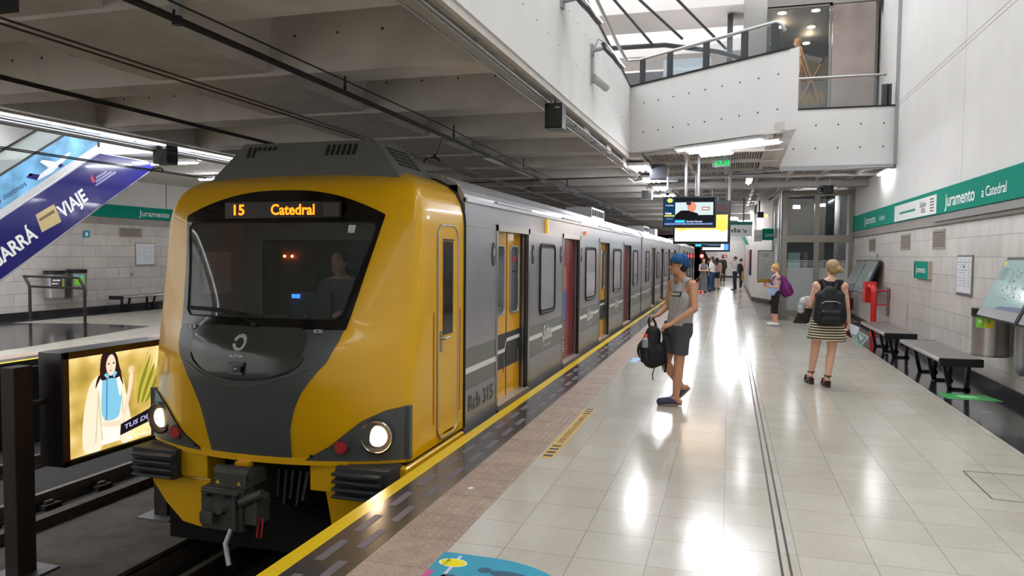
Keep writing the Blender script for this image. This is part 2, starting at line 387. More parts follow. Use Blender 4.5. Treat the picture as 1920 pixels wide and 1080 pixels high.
# ---------------------------------------------------------------- ceiling over the tracks
f = MB(); f.box(-8.6, -1.95, Y0-14, YE+1, 4.15, 4.35, concrete); struct(f, 'ceiling')
f = MB(); f.prism([(-5.95, Y0-14, 4.16), (-5.8, Y0-14, 3.5), (-4.45, Y0-14, 3.5), (-4.3, Y0-14, 4.16)], (0, YE+13-Y0, 0), concrete); struct(f, 'ceiling_girder')
y = -11.6; k = 0
while y < YE:
    f = MB(); f.prism([(-8.6, y, 3.47), (-8.6, y+.42, 3.47), (-8.6, y+.55, 4.2), (-8.6, y-.13, 4.2)], (6.58, 0, 0), concrete)
    if y < 24:
        xs = [-8.1+i*.42 for i in range(6)]+[-4.1+i*.47 for i in range(5)]
        z = 3.82; yy = y-.13*(z-3.47)/.73
        for x in xs: f.cyl((x, yy-.004, z), (x, yy+.01, z), .015, hole_m, 8)
    struct(f, 'ceiling_beam'); y += 2.0; k += 1
# painted edge beam of the void, and its ledge with a cable tray
f = MB()
f.loft([[(-1.9, y, zb), (-1.9, y, zt), (-2.15, y, zt), (-2.15, y, zb)] for y, zb, zt in ((Y0-14, 3.45, 5.4), (4, 3.5, 5.3), (9.8, 3.6, 5.08), (14.35, 3.71, 4.95))], conc_white, False, True)
for i in range(22):
    y = 3.2+i*.5; holes(f, [(-1.9, y, 3.98+.01*i), (-1.9, y, 4.62)], (1, 0, 0), .008)
struct(f, 'wall_void_edge')
f = MB(); f.loft([[(-1.915, y, zb), (-1.915, y, zb+.2), (-2.04, y, zb+.2), (-2.04, y, zb+.03), (-1.96, y, zb)] for y, zb in ((Y0-14, 3.42), (4, 3.43), (14.35, 3.6), (30, 3.6))], concrete, False, True); struct(f, 'trim_8')
tray = mat('cable tray', srgb(176, 176, 172), .5, .4, bump=1, bscale=90)
f = MB(); f.loft([[(-2.03, y, zb), (-2.03, y, zb+.05), (-2.11, y, zb+.05), (-2.11, y, zb)] for y, zb in ((Y0-4, 3.36), (4, 3.38), (16, 3.52))], tray, False, True)
f.tube([(-2.005, Y0-3, 3.38), (-2.005, 4, 3.4), (-2.005, 17.5, 3.55)], .009, galv); f.tube([(-2.14, Y0-3, 3.36), (-2.14, 4, 3.38), (-2.14, 17.5, 3.52)], .008, galv)
for y in (4.2, 5.7, 7.2, 9.8, 11.3, 12.8):
    f.box(-2.12, -2.0, y, y+.02, 3.44, 3.47, galv)
tag(f.build('cable_tray'), 'perforated grey cable tray running under the edge of the white beam', 'cable tray')
# ceiling beyond the bridge, over the platform
f = MB(); f.box(-2.3, XW+1, 17.5, YE, 3.92, 4.1, concrete); f.poly([(-1.9, 14.45, 3.92), (.9, 12.45, 3.92), (.95, 17.5, 3.92), (-1.9, 17.5, 3.92)], concrete); struct(f, 'ceiling_platform')
def inq(x, y):   # is the point under the bridge or the hall ceiling
    if y > 17.6: return True
    return x < .92 and y > 14.45-(x+1.9)*.724
slat = mat('ceiling slat', srgb(178, 172, 168), .6)
f = MB(); dx, dy = .74, 1.6
xs = [-1.62+dx*i for i in range(8)]
ys = [12.8+dy*i for i in range(16)]
for xi, x in enumerate(xs[:-1]):
    for y in ys[:-1]:
        if not inq(x+dx, y+.1) or not inq(x, y+.05) or (xi > 4 and y > 20.5) or y > 34: continue
        n = 13
        for s in range(n):
            xx = x+.06+(dx-.1)*s/n; f.box(xx, xx+.02, y+.06, y+dy-.06, 3.72, 3.75, slat)
        for s in range(3): f.box(x+.05, x+dx-.05, y+.3+s*.5, y+.33+s*.5, 3.755, 3.77, slat)
struct(f, 'ceiling_slats')
f = MB()
for x in xs:
    ya = 17.6 if x > .9 else 14.4-(x+1.9)*.724
    f.box(x-.03, x+.05, ya+.1, 46 if x < .8 else 22.5, 3.68, 3.93, slat)
for y in ys:
    if y > 17.6: f.box(-1.7, XW-.02 if y < 22 else .85, y-.04, y+.05, 3.66, 3.93, slat)
    elif y > 14.4: f.box(-1.7, .9, y-.04, y+.05, 3.66, 3.93, slat)
    elif y > 12.8: f.box(-1.9+(14.4-y)/.724+.3, .9, y-.04, y+.05, 3.66, 3.93, slat)
f.box(-1.7, XW-.02, 20.6, 21.0, 3.55, 3.92, slat); f.box(-1.95, -1.68, 14.4, YE, 3.6, 3.93, slat)
struct(f, 'ceiling_grid')
f = MB(); f.box(-1.68, .9, 30, 30.4, 3.4, 3.92, slat); f.box(-1.68, .86, 38, 38.4, 3.3, 3.92, concrete); f.box(-1.68, .86, 46, 46.4, 3.3, 3.92, concrete); struct(f, 'ceiling_beam_far')
# ---------------------------------------------------------------- the bridge
A, B, Cc, Dd = V((-1.9, 14.35, 0)), V((.96, 12.23, 0)), V((1.02, 17.45, 0)), V((XW, 17.45, 0))
f = MB(); d = (B-A).normalized(); n = V((-d.y, d.x, 0))
def slab(a, b, nn, t, z0, z1, m=conc_white): f.prism([a+V((0, 0, z0)), b+V((0, 0, z0)), b+nn*t+V((0, 0, z0)), a+nn*t+V((0, 0, z0))], (0, 0, z1-z0), m)
f.prism([A+V((0, 0, 3.7)), B+V((0, 0, 3.7)), B+V((-.02, .2, 3.7)), A+n*.18+V((0, 0, 3.7))], (0, 0, 1.25), conc_white); slab(B+V((-.01, .19, 0)), Cc, V((-1, 0, 0)), .18, 3.72, 4.95); slab(Cc-V((.1, 0, 0)), Dd, V((0, 1, 0)), .2, 3.72, 4.97)
L = (B-A).length
hs = [A+d*(L*(.1+.8*i/8))+V((0, 0, z)) for i in range(9) for z in (4.05, 4.6)]
holes(f, hs, -n, .016); holes(f, [V((x, 17.45, z)) for x in (1.3, 1.75, 2.2, 2.65, 3.1) for z in (4.1, 4.6)], (0, -1, 0), .02)
f.prism([A+n*.18+V((0, 0, 3.72)), B+n*.3+V((-.45, .2, 3.72)), Cc+V((-.45, 0, 3.72)), Cc+V((-.18, 0, 3.72)), B+V((-.18, .12, 3.72))], (0, 0, .12), concrete)
f.box(1.02, XW, 17.65, 18.2, 3.72, 3.9, concrete)
struct(f, 'wall_bridge')
f = MB()
for a, b, nn in ((A, B-d*.16, n), (Cc, Dd, V((0, 1, 0)))): slab(a-nn*.02, b-nn*.02, nn, .2, 4.95, 4.98, blackmetal)
f.prism([(-1.88, Y0, 5.36), (-1.88, 9.8, 5.08), (-1.88, 14.35, 4.95), (-1.88, 14.35, 4.98), (-1.88, 9.8, 5.11), (-1.88, Y0, 5.39)], (-.29, 0, 0), blackmetal)
struct(f, 'trim_9')
f = MB(); slab(V((1.02, 17.42, 0)), V((XW, 17.42, 0)), V((0, 1, 0)), .03, 3.62, 3.72, galv); f.cyl((-2.2, 17.6, 3.56), (1.2, 17.6, 3.56), .03, galv); f.tube([(-.1, 17.6, 3.56), (.2, 17.6, 3.62), (.9, 17.5, 3.64), (3.3, 17.4, 3.66)], .022, galv)
struct(f, 'trim_10')
# ---------------------------------------------------------------- upper level
f = MB(); f.box(-1.0, XW+1, 18.2, 40, 4.3, 4.5, concrete); struct(f, 'floor_upper')
upwall = mat('upper grey wall', srgb(150, 145, 142), .6)
f = MB(); f.box(-9, XW+5, 42, 42.3, 4, 12, white_plaster); f.box(XW+.3, XW+5, 22.8, 42, 4, 12, upwall); struct(f, 'wall_upper_back')
# luminous roof: glazed strips between grey beams, added behind the camera as fill light
f = MB()
for i in range(12):
    y = -15.8+i*4.6; f.box(-8, XW+.3 if y < 20 else XW+5, y, y+1.9, 8.5, 9.6, mat('roof beam', srgb(176, 170, 166), .7))
    f.box(-8, XW+.3, y+1.9, y+4.6, 9.5, 9.6, sky_m)
struct(f, 'ceiling_roof_lights')
f = MB(); f.box(-8.2, -8, Y0-14, 42, 4.36, 9.6, white_plaster); struct(f, 'wall_upper_left')
f = MB(); f.box(XW, XW+.3, Y0-14, Y0, 9, 9.6, white_plaster); f.box(XW, XW+.3, Y0, 22.62, 9, 9.6, white_plaster); struct(f, 'wall_right_top')
# left platform void: unseen roof panels added to brighten the track ceiling; fascia, soffit
f = MB(); f.box(XL, -8.6, Y0-14, 12.9, 7.6, 7.7, white_plaster)
for y in (-11, -6, -1, 4, 9): f.box(-16, -9.5, y, y+2.4, 7.55, 7.6, sky_l)
struct(f, 'ceiling_left_void')
f = MB(); f.box(-13.2, -8.9, 12.9, 13.05, 3.8, 7.6, conc_white); f.box(XL, -13.2, 12.9, 13.05, 5.4, 7.6, conc_white)
holes(f, [(-12.6+i*.6, 12.9, 4.3) for i in range(6)], (0, -1, 0), .02); struct(f, 'wall_fascia_left')
f = MB(); f.box(XL, -8.6, 13.05, YE, 3.8, 4.0, white_plaster); struct(f, 'ceiling_left')
f = MB(); f.box(-8.85, -8.62, Y0-14, YE, 3.5, 7.6, conc_white); f.box(-8.95, -8.55, Y0-14, YE, 3.46, 3.5, conc_white); struct(f, 'wall_void_edge_left')
f = MB(); f.cyl((-9.15, Y0, 3.4), (-9.15, 40, 3.4), .045, concrete); f.box(-9.0, -8.9, Y0, 40, 3.36, 3.42, galv)
for y in (6.9, 9.6, 12.2): f.tube([(-9.15, y, 3.4), (-9.1, y, 3.5), (-9.0, y, 3.52)], .012, blackmetal)
tag(f.build('conduit'), 'thick pale conduit hung along the far edge of the track ceiling', 'conduit')
t = thing('strip_light', 'continuous white strip light along the far edge of the track ceiling', 'strip light', (-8.75, 9, 3.44))
m = MB(); m.box(-8.8, -8.7, -12, 50, 3.43, 3.455, white_p); m.build('housing', t)
m = MB(); m.box(-8.77, -8.73, -12, 50, 3.41, 3.43, emi('strip tube', (.93, .96, 1, 1), 10)); m.build('tube', t)

# ---------------------------------------------------------------- upper level furniture of the picture
st = thing('shop_front', 'glazed shop front on the upper level above the bridge', 'shop', (1.9, 19.5, 5.0))
m = MB()
for x in (.62, 2.2): m.box(x, x+.06, 19.5, 19.56, 5.0, 7.85, steel_d)
m.box(.62, 2.26, 19.5, 19.56, 7.8, 7.88, steel_d); m.box(.62, 3.3, 19.5, 19.56, 4.5, 5.02, steel_d); m.build('frame', st)
m = MB(); m.box(.68, 2.2, 19.52, 19.535, 5.02, 7.8, glass); m.build('glass_pane', st)
m = MB(); m.box(2.27, 3.22, 19.49, 19.56, 5.02, 7.82, mat('stainless cladding', srgb(172, 160, 154), .4, .8, noise=.16, nscale=1.8, rnoise=.12)); tag(m.build('steel_panel', st), 'blotchy stainless steel panel')
m = MB(); m.box(.55, 3.3, 19.5, 19.8, 7.85, 8.5, upwall); m.build('header', st)
m = MB(); m.box(.55, 3.2, 19.6, 25, 7.95, 8.0, mat('shop ceiling', srgb(70, 67, 64), .7)); m.box(3.2, 3.3, 19.6, 25, 5, 8, upwall); m.box(.5, 3.3, 25, 25.1, 5, 8, mat('shop back wall', srgb(150, 132, 92), .6)); m.box(.5, .55, 21.5, 25, 5, 8, darkgrey); m.box(.55, 3.2, 19.56, 25, 4.96, 5.0, upwall)
m.box(1.0, 1.7, 24, 24.6, 5, 6.4, white_p); m.box(1.3, 2.19, 19.75, 20.9, 5.0, 5.5, mat('plinth', srgb(120, 112, 100), .6)); m.box(1.9, 2.6, 23.6, 24.4, 5.0, 6.6, mat('shop shelf', srgb(170, 140, 70), .5)); m.build('interior', st)
for x_, y_ in ((1.2, 21.2), (2.0, 22.4)):
    ld = bpy.data.lights.new('shop_lamp', 'POINT'); ld.energy = 22; ld.color = (1, .8, .55); ld.shadow_soft_size = .1
    lo = bpy.data.objects.new('shop_lamp', ld); COL.objects.link(lo); lo.location = (x_, y_, 7.8)
dl = emi('shop downlight', (1, .82, .55, 1), 30)
for i, (x, y) in enumerate(((1.15, 20.2), (1.15, 21.4), (1.12, 23.0), (1.95, 20.2), (1.98, 21.6), (2.0, 23.2))):
    m = MB(); m.cyl((x, y, 7.92), (x, y, 7.93), .095, dl, 16); m.cyl((x, y, 7.93), (x, y, 7.95), .115, white_p, 16)
    m.build('downlight', st)
# deck chair in the shop
dc = thing('deck_chair', 'striped black and white deck chair inside the upper shop window', 'deck chair', (1.75, 20.1, 5.0))
wood = mat('pale wood', srgb(170, 130, 80), .5)
m = MB()
for y in (19.95, 20.45): m.tube([(1.5, y, 6.35-.0), (1.95, y, 5.05)], .025, wood); m.tube([(1.95, y, 6.0), (1.45, y, 5.05)], .022, wood)
m.tube([(1.6, 19.95, 6.25), (1.6, 20.45, 6.25)], .02, wood); m.build('frame', dc)
strm = mat('deck stripe dark', srgb(40, 40, 44), .8); strl = mat('deck stripe light', srgb(200, 196, 188), .8)
m = MB()
for i in range(8):
    y = 19.97+i*.058; mm = strm if i % 2 == 0 else strl
    m.prism([(1.62, y, 6.3), (2.05, y, 6.15), (1.8, y, 5.6), (1.62, y, 5.3), (1.6, y, 5.32), (1.77, y, 5.65), (2.0, y, 6.15), (1.62, y, 6.26)], (0, .058, 0), mm)
m.build('seat_sling', dc); dc.location.z += .5; dc.location.x += .12; dc.location.y -= .1
# railings
def pipe_rail(name, label, pts, posts, r=.03, glassz=None, post=.055):
    t = thing(name, label, 'railing', posts[0])
    m = MB(); m.tube(pts, r, steel, 10); m.build('handrail', t)
    for p in posts:
        m = MB(); zt = 5.48-.03
        m.obox((p[0], p[1], (p[2]+zt)/2), (.05, -.035, 0), (.008, .01, 0), (0, 0, (zt-p[2])/2), darkgrey); m.build('post', t)
    return t
pA = [A+d*(L*k)+n*.1 for k in (.06, .25, .48, .7, .86)]
rp = [(-2.02, 4.0, 5.85), (-2.02, 13.4, 5.52), (-1.98, 14.3, 5.46)]+[tuple(A+d*(L*k)+n*.1+V((0, 0, 5.46))) for k in (.03, .3, .6, .8, .87)]+[tuple(A+d*(L*.89)+n*.12+V((0, 0, 5.4))), tuple(A+d*(L*.9)+n*.15+V((0, 0, 5.3)))]
R1 = pipe_rail('railing', 'curved steel handrail with dark posts along the slanting bridge edge', rp, [tuple(p+V((0, 0, 4.98))) for p in pA])
for k0, k1 in ((.08, .24), (.27, .46), (.5, .68), (.72, .85)):
    a, b = A+d*(L*k0)+n*.1, A+d*(L*k1)+n*.1
    m = MB(); m.prism([a+V((0, 0, 5.0)), b+V((0, 0, 5.0)), b+V((0, 0, 5.38)), a+V((0, 0, 5.38))], n*.01, glass); m.build('glass_pane', R1)
R2 = pipe_rail('railing', 'straight steel handrail in front of the stainless panel on the upper level', [(1.15, 17.6, 5.66), (3.15, 17.6, 5.66)], [(3.12, 17.6, 4.98), (3.2, 17.6, 4.98)])
m = MB(); m.box(1.2, 3.1, 17.6, 17.61, 5.0, 5.6, glass); m.build('glass_pane', R2)
# dark pipe truss across the upper void
t = thing('roof_truss', 'dark steel pipe truss crossing the bright upper void', 'truss', (-2, 19, 6.3))
m = MB(); m.tube([(-4.2, 18, 6.75), (-1.6, 18.2, 6.78), (-.4, 18.5, 6.62), (.6, 18.8, 6.35)], .06, darkgrey, 10); m.build('main_pipe', t)
for a, b in (((-4, 13, 8.5), (-1.2, 18.2, 6.9)), ((-3.4, 12, 8.5), (-.2, 18.6, 6.7)), ((-3.2, 15, 7.9), (-1.9, 18.1, 6.8))):
    m = MB(); m.tube([a, b], .032, darkgrey); m.build('brace', t)
m = MB(); m.tube([(3.4, 19.4, 7.4), (3.25, 19.3, 8.6)], .05, darkgrey); m.build('brace', t)
t = thing('air_duct', 'grey air duct behind the pipe truss on the upper level', 'duct', (-1.6, 22, 6.4))
m = MB(); m.box(-3.6, -.6, 22, 23, 6.6, 7.1, mat('duct grey', srgb(96, 94, 96), .5, .3)); m.build('duct_body', t, bevel=.03)
m = MB(); m.box(-1.5, -.35, 21.3, 21.4, 6.2, 6.28, tube_m); tag(m.build('light', t), 'white tube light')
m = MB(); m.box(-.2, -.05, 21.6, 22.0, 6.6, 8.45, darkgrey); m.box(-1.5, -1.4, 21.3, 22, 6.25, 6.6, galv); m.build('bracket', t)
m = MB(); m.prism([(.2, 18.7, 5.0), (.75, 19.2, 5.0), (.75, 19.2, 8.4), (.2, 18.7, 8.4)], (0, .12, 0), steel); tag(m.build('advertising_column', origin=(.4, 18.9, 5.0)), 'bright polished steel column left of the shop window', 'column')
m = MB(); m.box(-1.4, -.45, 15.6, 15.63, 4.98, 5.75, mat('frosted glass', srgb(200, 215, 225), .2, alpha=.55)); tag(m.build('glass_screen', origin=(-.9, 15.6, 4.98)), 'frosted glass screen standing behind the slanting bridge railing', 'screen')
f = MB(); f.prism([(-1.9, 14.4, 4.5), (.78, 12.5, 4.5), (.84, 18.3, 4.5), (-1.9, 18.3, 4.5)], (0, 0, .12), concrete); f.box(.84, XW, 17.65, 18.3, 4.5, 4.62, concrete); struct(f, 'floor_bridge')
f = MB(); f.box(-4.5, -1.0, 19, 40, 4.3, 4.5, concrete); f.box(-1.9, -1.8, 18.3, 40, 4.5, 5.2, conc_white); struct(f, 'floor_upper_left')
# ================================================================ THE TRAIN
XC, HWD = -3.78, 1.28
TX = XC+HWD   # platform side plane
train = thing('metro_train', 'yellow nosed metro train with stainless steel cars standing at the platform', 'train', (XC, 5.0, -1.13))
def interp(t, z):
    if z <= t[0][0]: return t[0][1]
    for (a, b), (c, d_) in zip(t, t[1:]):
        if z <= c:
            k = (z-a)/(c-a); return b+(d_-b)*k
    return t[-1][1]
def smooth_tab(t):   # cosine free resample with soft corners
    zs = [t[0][0]+(t[-1][0]-t[0][0])*i/60 for i in range(61)]; h = .07
    return [(z, sum(interp(t, z+o*h) for o in (-1, -.5, 0, .5, 1))/5) for z in zs]
YC = smooth_tab([(.0, 5.17), (.25, 5.1), (.7, 5.03), (.95, 5.06), (1.12, 5.2), (1.6, 5.38), (2.05, 5.55), (2.25, 5.66), (2.36, 5.76), (2.43, 5.92), (2.49, 6.2)])
YK = smooth_tab([(.0, 5.5), (.5, 5.52), (1.1, 5.6), (2.05, 5.72), (2.25, 5.79), (2.36, 5.88), (2.43, 6.02), (2.49, 6.3)])
WZ = [(0, 1.28), (2.0, 1.28), (2.1, 1.272), (2.2, 1.245), (2.3, 1.19), (2.38, 1.1), (2.44, .98), (2.49, .8)]
def yf(x, z):
    wz = interp(WZ, z); u = min(1, abs(x)/wz); c, k = interp(YC, z), interp(YK, z)
    return c+(k-c)*u**2.2
def S(x, z, o=0):    # point on the nose surface, pushed out by o
    e = .01; dx = (yf(x+e, z)-yf(x-e, z))/(2*e); dz = (yf(x, z+e)-yf(x, z-e))/(2*e)
    n_ = V((dx, -1, dz)).normalized() if abs(x) < interp(WZ, z)-.02 else V((math.copysign(.5, x), -.86, 0))
    return V((XC+x, yf(x, z), z))+n_*o
YB = 6.78
# glass opening (half widths by height)
def glass_hw(z): return interp([(1.17, .70), (1.2, .745), (1.6, .84), (1.9, .925), (1.95, .93), (1.975, .9)], z)
def in_glass(x, z, g=0): return 1.17-g < z < 1.975+g and abs(x) < glass_hw(min(max(z, 1.17), 1.975))+g
# body shell: plan curve per height
m = MB(); rows = []
zs = [.0+i*.025 for i in range(89)]+[2.2+i*.02 for i in range(1, 15)]+[2.49]
NX = 104
for z in zs:
    wz = interp(WZ, z); row = []
    for i in range(7): row.append(V((XC-wz, YB-(YB-yf(wz, z)-.06)*i/6, z)))
    # rounded corner
    r = .06; yk = yf(wz, z)
    row.append(V((XC-wz+.004, yk+.035, z))); row.append(V((XC-wz+.016, yk+.014, z)))
    for i in range(NX+1):
        u = -1+2*i/NX; x = u*(wz-.035); row.append(V((XC+x, yf(x, z), z)))
    row.append(V((XC+wz-.016, yk+.014, z))); row.append(V((XC+wz-.004, yk+.035, z)))
    for i in range(7): row.append(V((XC+wz, yf(wz, z)+.06+(YB-yf(wz, z)-.06)*i/6, z)))
    rows.append(row)
n = len(rows[0]); vs = [p for r in rows for p in r]; fs = []
for j in range(len(rows)-1):
    for i in range(n-1):
        q = (rows[j][i]+rows[j+1][i+1])/2
        if in_glass(q.x-XC, q.z, .012) and q.y < 6.2: continue
        fs.append((j*n+i, j*n+i+1, (j+1)*n+i+1, (j+1)*n+i))
m.add(vs, fs, yellow_paint, True)
m.add(rows[-1], [tuple(range(n))], yellow_paint)
shell = m.build('cab_shell', train, angle=40); tag(shell, 'glossy yellow cab shell')
# cladding pieces laid on the nose
def patch(hw, z0, z1, o, mt, mb, nz=24, nx=24, ztop=None, x0=None):
    rings = []
    for j in range(nz+1):
        r = []
        for i in range(nx+1):
            u = -1+2*i/nx; t = j/nz
            zt = z1 if ztop is None else ztop(u)
            z = z0+(zt-z0)*t; x = u*hw(z) if x0 is None else x0(z)+(hw(z)-x0(z))*(u+1)/2
            r.append(S(x, z, o))
        rings.append(r)
    mb.loft(rings, mt, True, False, False); return mb
gray_hw = lambda z: interp([(.03, .385), (.3, .41), (.45, .45), (.6, .52), (.74, .62), (.85, .71), (1.0, .77), (1.14, .80)], z)
m = MB(); patch(gray_hw, .03, 1.14, .006, gray_nose, m, 40, 30); np_ = m.build('nose_panel', train); tag(np_, 'charcoal funnel-shaped nose panel')
m = MB(); hh = lambda z: interp([(.70, .18), (.72, .28), (.76, .38), (.82, .47), (.88, .515), (.95, .53), (1.04, .535), (1.08, .5), (1.1, .46)], z)
patch(hh, .70, 1.1, .02, gloss_grey, m, 30, 30); hatch = m.build('hatch', train); tag(hatch, 'glossy hatch with the maker emblem')
m = MB()
for z_, dz in ((.70, -.012),):
    pts = [S(.53*math.cos(a), .88-.19*math.sin(a), .012) for a in [PI*i/24 for i in range(25)]]; m.tube(pts, .006, rubber, 6)
pts = [S(-.6+1.2*i/24, .80-.16*math.sin(PI*i/24), .016) for i in range(25)]; m.tube(pts, .004, steel, 6)
m.build('seam', train)
m = MB(); cpos = (-.02, .975)
for r_, tt in ((.062, .013),):
    for k in range(28):
        a = 2*PI*k/28; b_ = 2*PI*(k+1)/28; th = .6+.4*abs(math.sin(a/2+.6))
        if k in (13, 14): continue
        p = [S(cpos[0]+(r_)*math.cos(a), cpos[1]+r_*math.sin(a), .026), S(cpos[0]+r_*math.cos(b_), cpos[1]+r_*math.sin(b_), .026),
             S(cpos[0]+(r_-.03*th)*math.cos(b_), cpos[1]+(r_-.03*th)*math.sin(b_), .026), S(cpos[0]+(r_-.03*th)*math.cos(a), cpos[1]+(r_-.03*th)*math.sin(a), .026)]
        m.poly(p[::-1], mat('emblem silver', srgb(200, 200, 200), .35, .3)); m.poly(p, MATS['emblem silver'])
text(m, 'ALSTOM', (0, 0, 0), (1, 0, 0), (0, 0, 1), .018, white_p, .03, .13, 'C', lambda a, b: S(-.03+a, .865+b, .026))
tag(m.build('emblem', hatch), 'silver ring emblem with lettering')
m = MB(); m.prism([S(-.085, .83, .021), S(.06, .83, .021), S(.05, .735, .021), S(-.055, .735, .021)], (0, -.02, 0), black_gloss); m.prism([S(-.03, .8, .045), S(.045, .8, .045), S(.04, .75, .045), S(-.03, .75, .045)], (0, -.01, 0), darkgrey); m.ball(S(.005, .775, .058), .016, steel); m.build('socket', hatch)
for sx in (-1, 1):
    m = MB(); c = S(sx*.60, 1.075, .02); m.obox(c, (.035, 0, 0), (0, .012, 0), (0, 0, .014), galv); m.cyl(c+V((0, -.012, 0)), c+V((0, -.016, 0)), .008, black_ink, 8); m.build('latch', train)
# window surround
win_hw = lambda z: interp([(1.09, .80), (1.3, .84), (1.6, .9), (1.9, .965), (2.03, .995), (2.06, .99), (2.26, .9)], z)
top_arc = lambda u: 2.045+.215*(1-abs(u)**2.6)
m = MB()
# ring: bottom strip, left, right strips, top header
rings = []
N_ = 20
def ringstrip(outer, inner): m.loft([[S(a[0], a[1], .01) for a in outer], [S(b[0], b[1], .012) for b in inner]], black_gloss, True, False, False)
zz = [1.17+(1.975-1.17)*i/N_ for i in range(N_+1)]
for sx in (-1, 1): ringstrip([(sx*win_hw(z), z) for z in zz], [(sx*glass_hw(z), z) for z in zz])
for sx in (-1, 1): m.loft([[S(sx*(glass_hw(z)+(win_hw(z)-glass_hw(z))*k), z, .012) for z in zz] for k in (0, .25, .5, .75, 1)], black_gloss, True, False, False)
patch(win_hw, 1.09, 1.17, .011, black_gloss, m, 3, 30)
m.loft([[S((-1+2*i/40)*(win_hw(1.975+(top_arc(-1+2*i/40)-1.975)*j/10)), 1.975+(top_arc(-1+2*i/40)-1.975)*j/10, .011) for i in range(41)] for j in range(11)], black_gloss, True, False, False)
m.build('window_surround', train)
m = MB(); gl = mat('windscreen glass', srgb(74, 82, 78), .04, 0, alpha=.42, coat=.6, spec=.6)
patch(glass_hw, 1.17, 1.975, .006, gl, m, 16, 20)
ws = m.build('windscreen', train); tag(ws, 'dark tinted windscreen')
m = MB(); p = [S(glass_hw(z), z, .014) for z in zz]+[S(glass_hw(1.975)*(1-2*i/20), 1.975, .014) for i in range(21)]+[S(-glass_hw(z), z, .014) for z in zz[::-1]]+[S(glass_hw(1.17)*(-1+2*i/20), 1.17, .014) for i in range(21)]
m.tube(p, .006, rubber, 6); m.build('glass_seal', ws)
m = MB(); m.prism([S(.7, 1.95, .012), S(.76, 1.95, .012), S(.755, 1.885, .012), S(.7, 1.885, .012)], (0, -.002, 0), white_p)
for k in range(3): m.prism([S(.7, 1.935-k*.02, .015), S(.757, 1.935-k*.02, .015), S(.757, 1.93-k*.02, .015), S(.7, 1.93-k*.02, .015)], (0, -.001, 0), galv)
tag(m.build('label', ws), 'small white notice in the windscreen corner')
m = MB(); m.tube([S(.05, 1.12, .03), S(-.1, 1.17, .035), S(-.35, 1.215, .03), S(-.74, 1.225, .028)], .008, rubber, 6); m.tube([S(-.04, 1.2, .025), S(-.4, 1.235, .02), S(-.72, 1.238, .02)], .006, rubber, 6); m.ball(S(.05, 1.11, .03), .025, rubber); m.build('wiper', train)
# destination display
amber = emi('amber led', (1, .15, .008, 1), 3.6)
m = MB(); dg = mat('display glass', srgb(44, 34, 28), .25)
m.loft([[V((XC-.52+1.15*i/20, yf(-.52+1.15*i/20, 2.03)-.024, z)) for i in range(21)]+[S(.63-1.15*i/20, z, .0) for i in range(21)] for z in (2.015, 2.155)], dg, False, True)
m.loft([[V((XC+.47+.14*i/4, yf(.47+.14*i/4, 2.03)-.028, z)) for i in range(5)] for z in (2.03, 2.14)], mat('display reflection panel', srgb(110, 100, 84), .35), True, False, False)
disp = m.build('destination_display', train)
DP = lambda a, b: V((XC+a, yf(a, 2.03)-.03, 2.045+b))
text(m, '15', (0, 0, 0), (1, 0, 0), (0, 0, 1), .088, amber, .025, .115, 'C', lambda a, b: DP(-.36+a, b))
text(m, 'Catedral', (0, 0, 0), (1, 0, 0), (0, 0, 1), .088, amber, .022, .42, 'C', lambda a, b: DP(.18+a, b))
tag(m.build('lettering', disp), 'glowing amber letters reading 15 Catedral')
# cab interior
ci = mat('cab interior', srgb(176, 182, 178), .8); cdark = mat('cab desk', srgb(60, 64, 62), .7)
m = MB(); m.box(XC-1.2, XC+1.2, 6.72, 6.75, .9, 2.15, ci); m.box(XC-1.22, XC-1.2, 5.85, 6.72, .9, 2.15, ci); m.box(XC+1.2, XC+1.22, 5.85, 6.72, .9, 2.15, cdark); m.box(XC-1.2, XC+1.2, 5.9, 6.75, 2.12, 2.15, ci)
m.box(XC-1.2, XC+1.2, 5.75, 6.72, .86, .9, cdark); m.box(XC-.95, XC+.45, 6.69, 6.71, .9, 1.85, cdark); m.box(XC-1.2, XC-1.19, 6.05, 6.5, 1.3, 1.72, white_p); m.build('cab_interior', train)  # side window: the lit platform beyond is painted as a white panel
m = MB(); m.prism([(XC-1.0, 5.62, .95), (XC-1.0, 6.15, .95), (XC-1.0, 6.15, 1.12), (XC-1.0, 5.7, 1.12)], (2.0, 0, 0), cdark); m.box(XC-.08, XC-.01, 5.9, 5.93, 1.3, 1.335, emi('blue screen', (.04, .2, 1, 1), 2.5)); m.box(XC-.12, XC+.3, 5.93, 6.0, 1.12, 1.35, cdark); m.build('driver_desk', train)
m = MB()
for x in (-.66, -.57): m.ball((XC+x, 6.66, 1.68), .014, emi('red lamp', (1, .12, .03, 1), 25), 8, 6)
m.build('indicator_lamp', train)
m = MB(); m.box(XC-.02, XC+.42, 6.5, 6.6, .95, 1.55, cdark); m.build('driver_seat', train, bevel=.03)
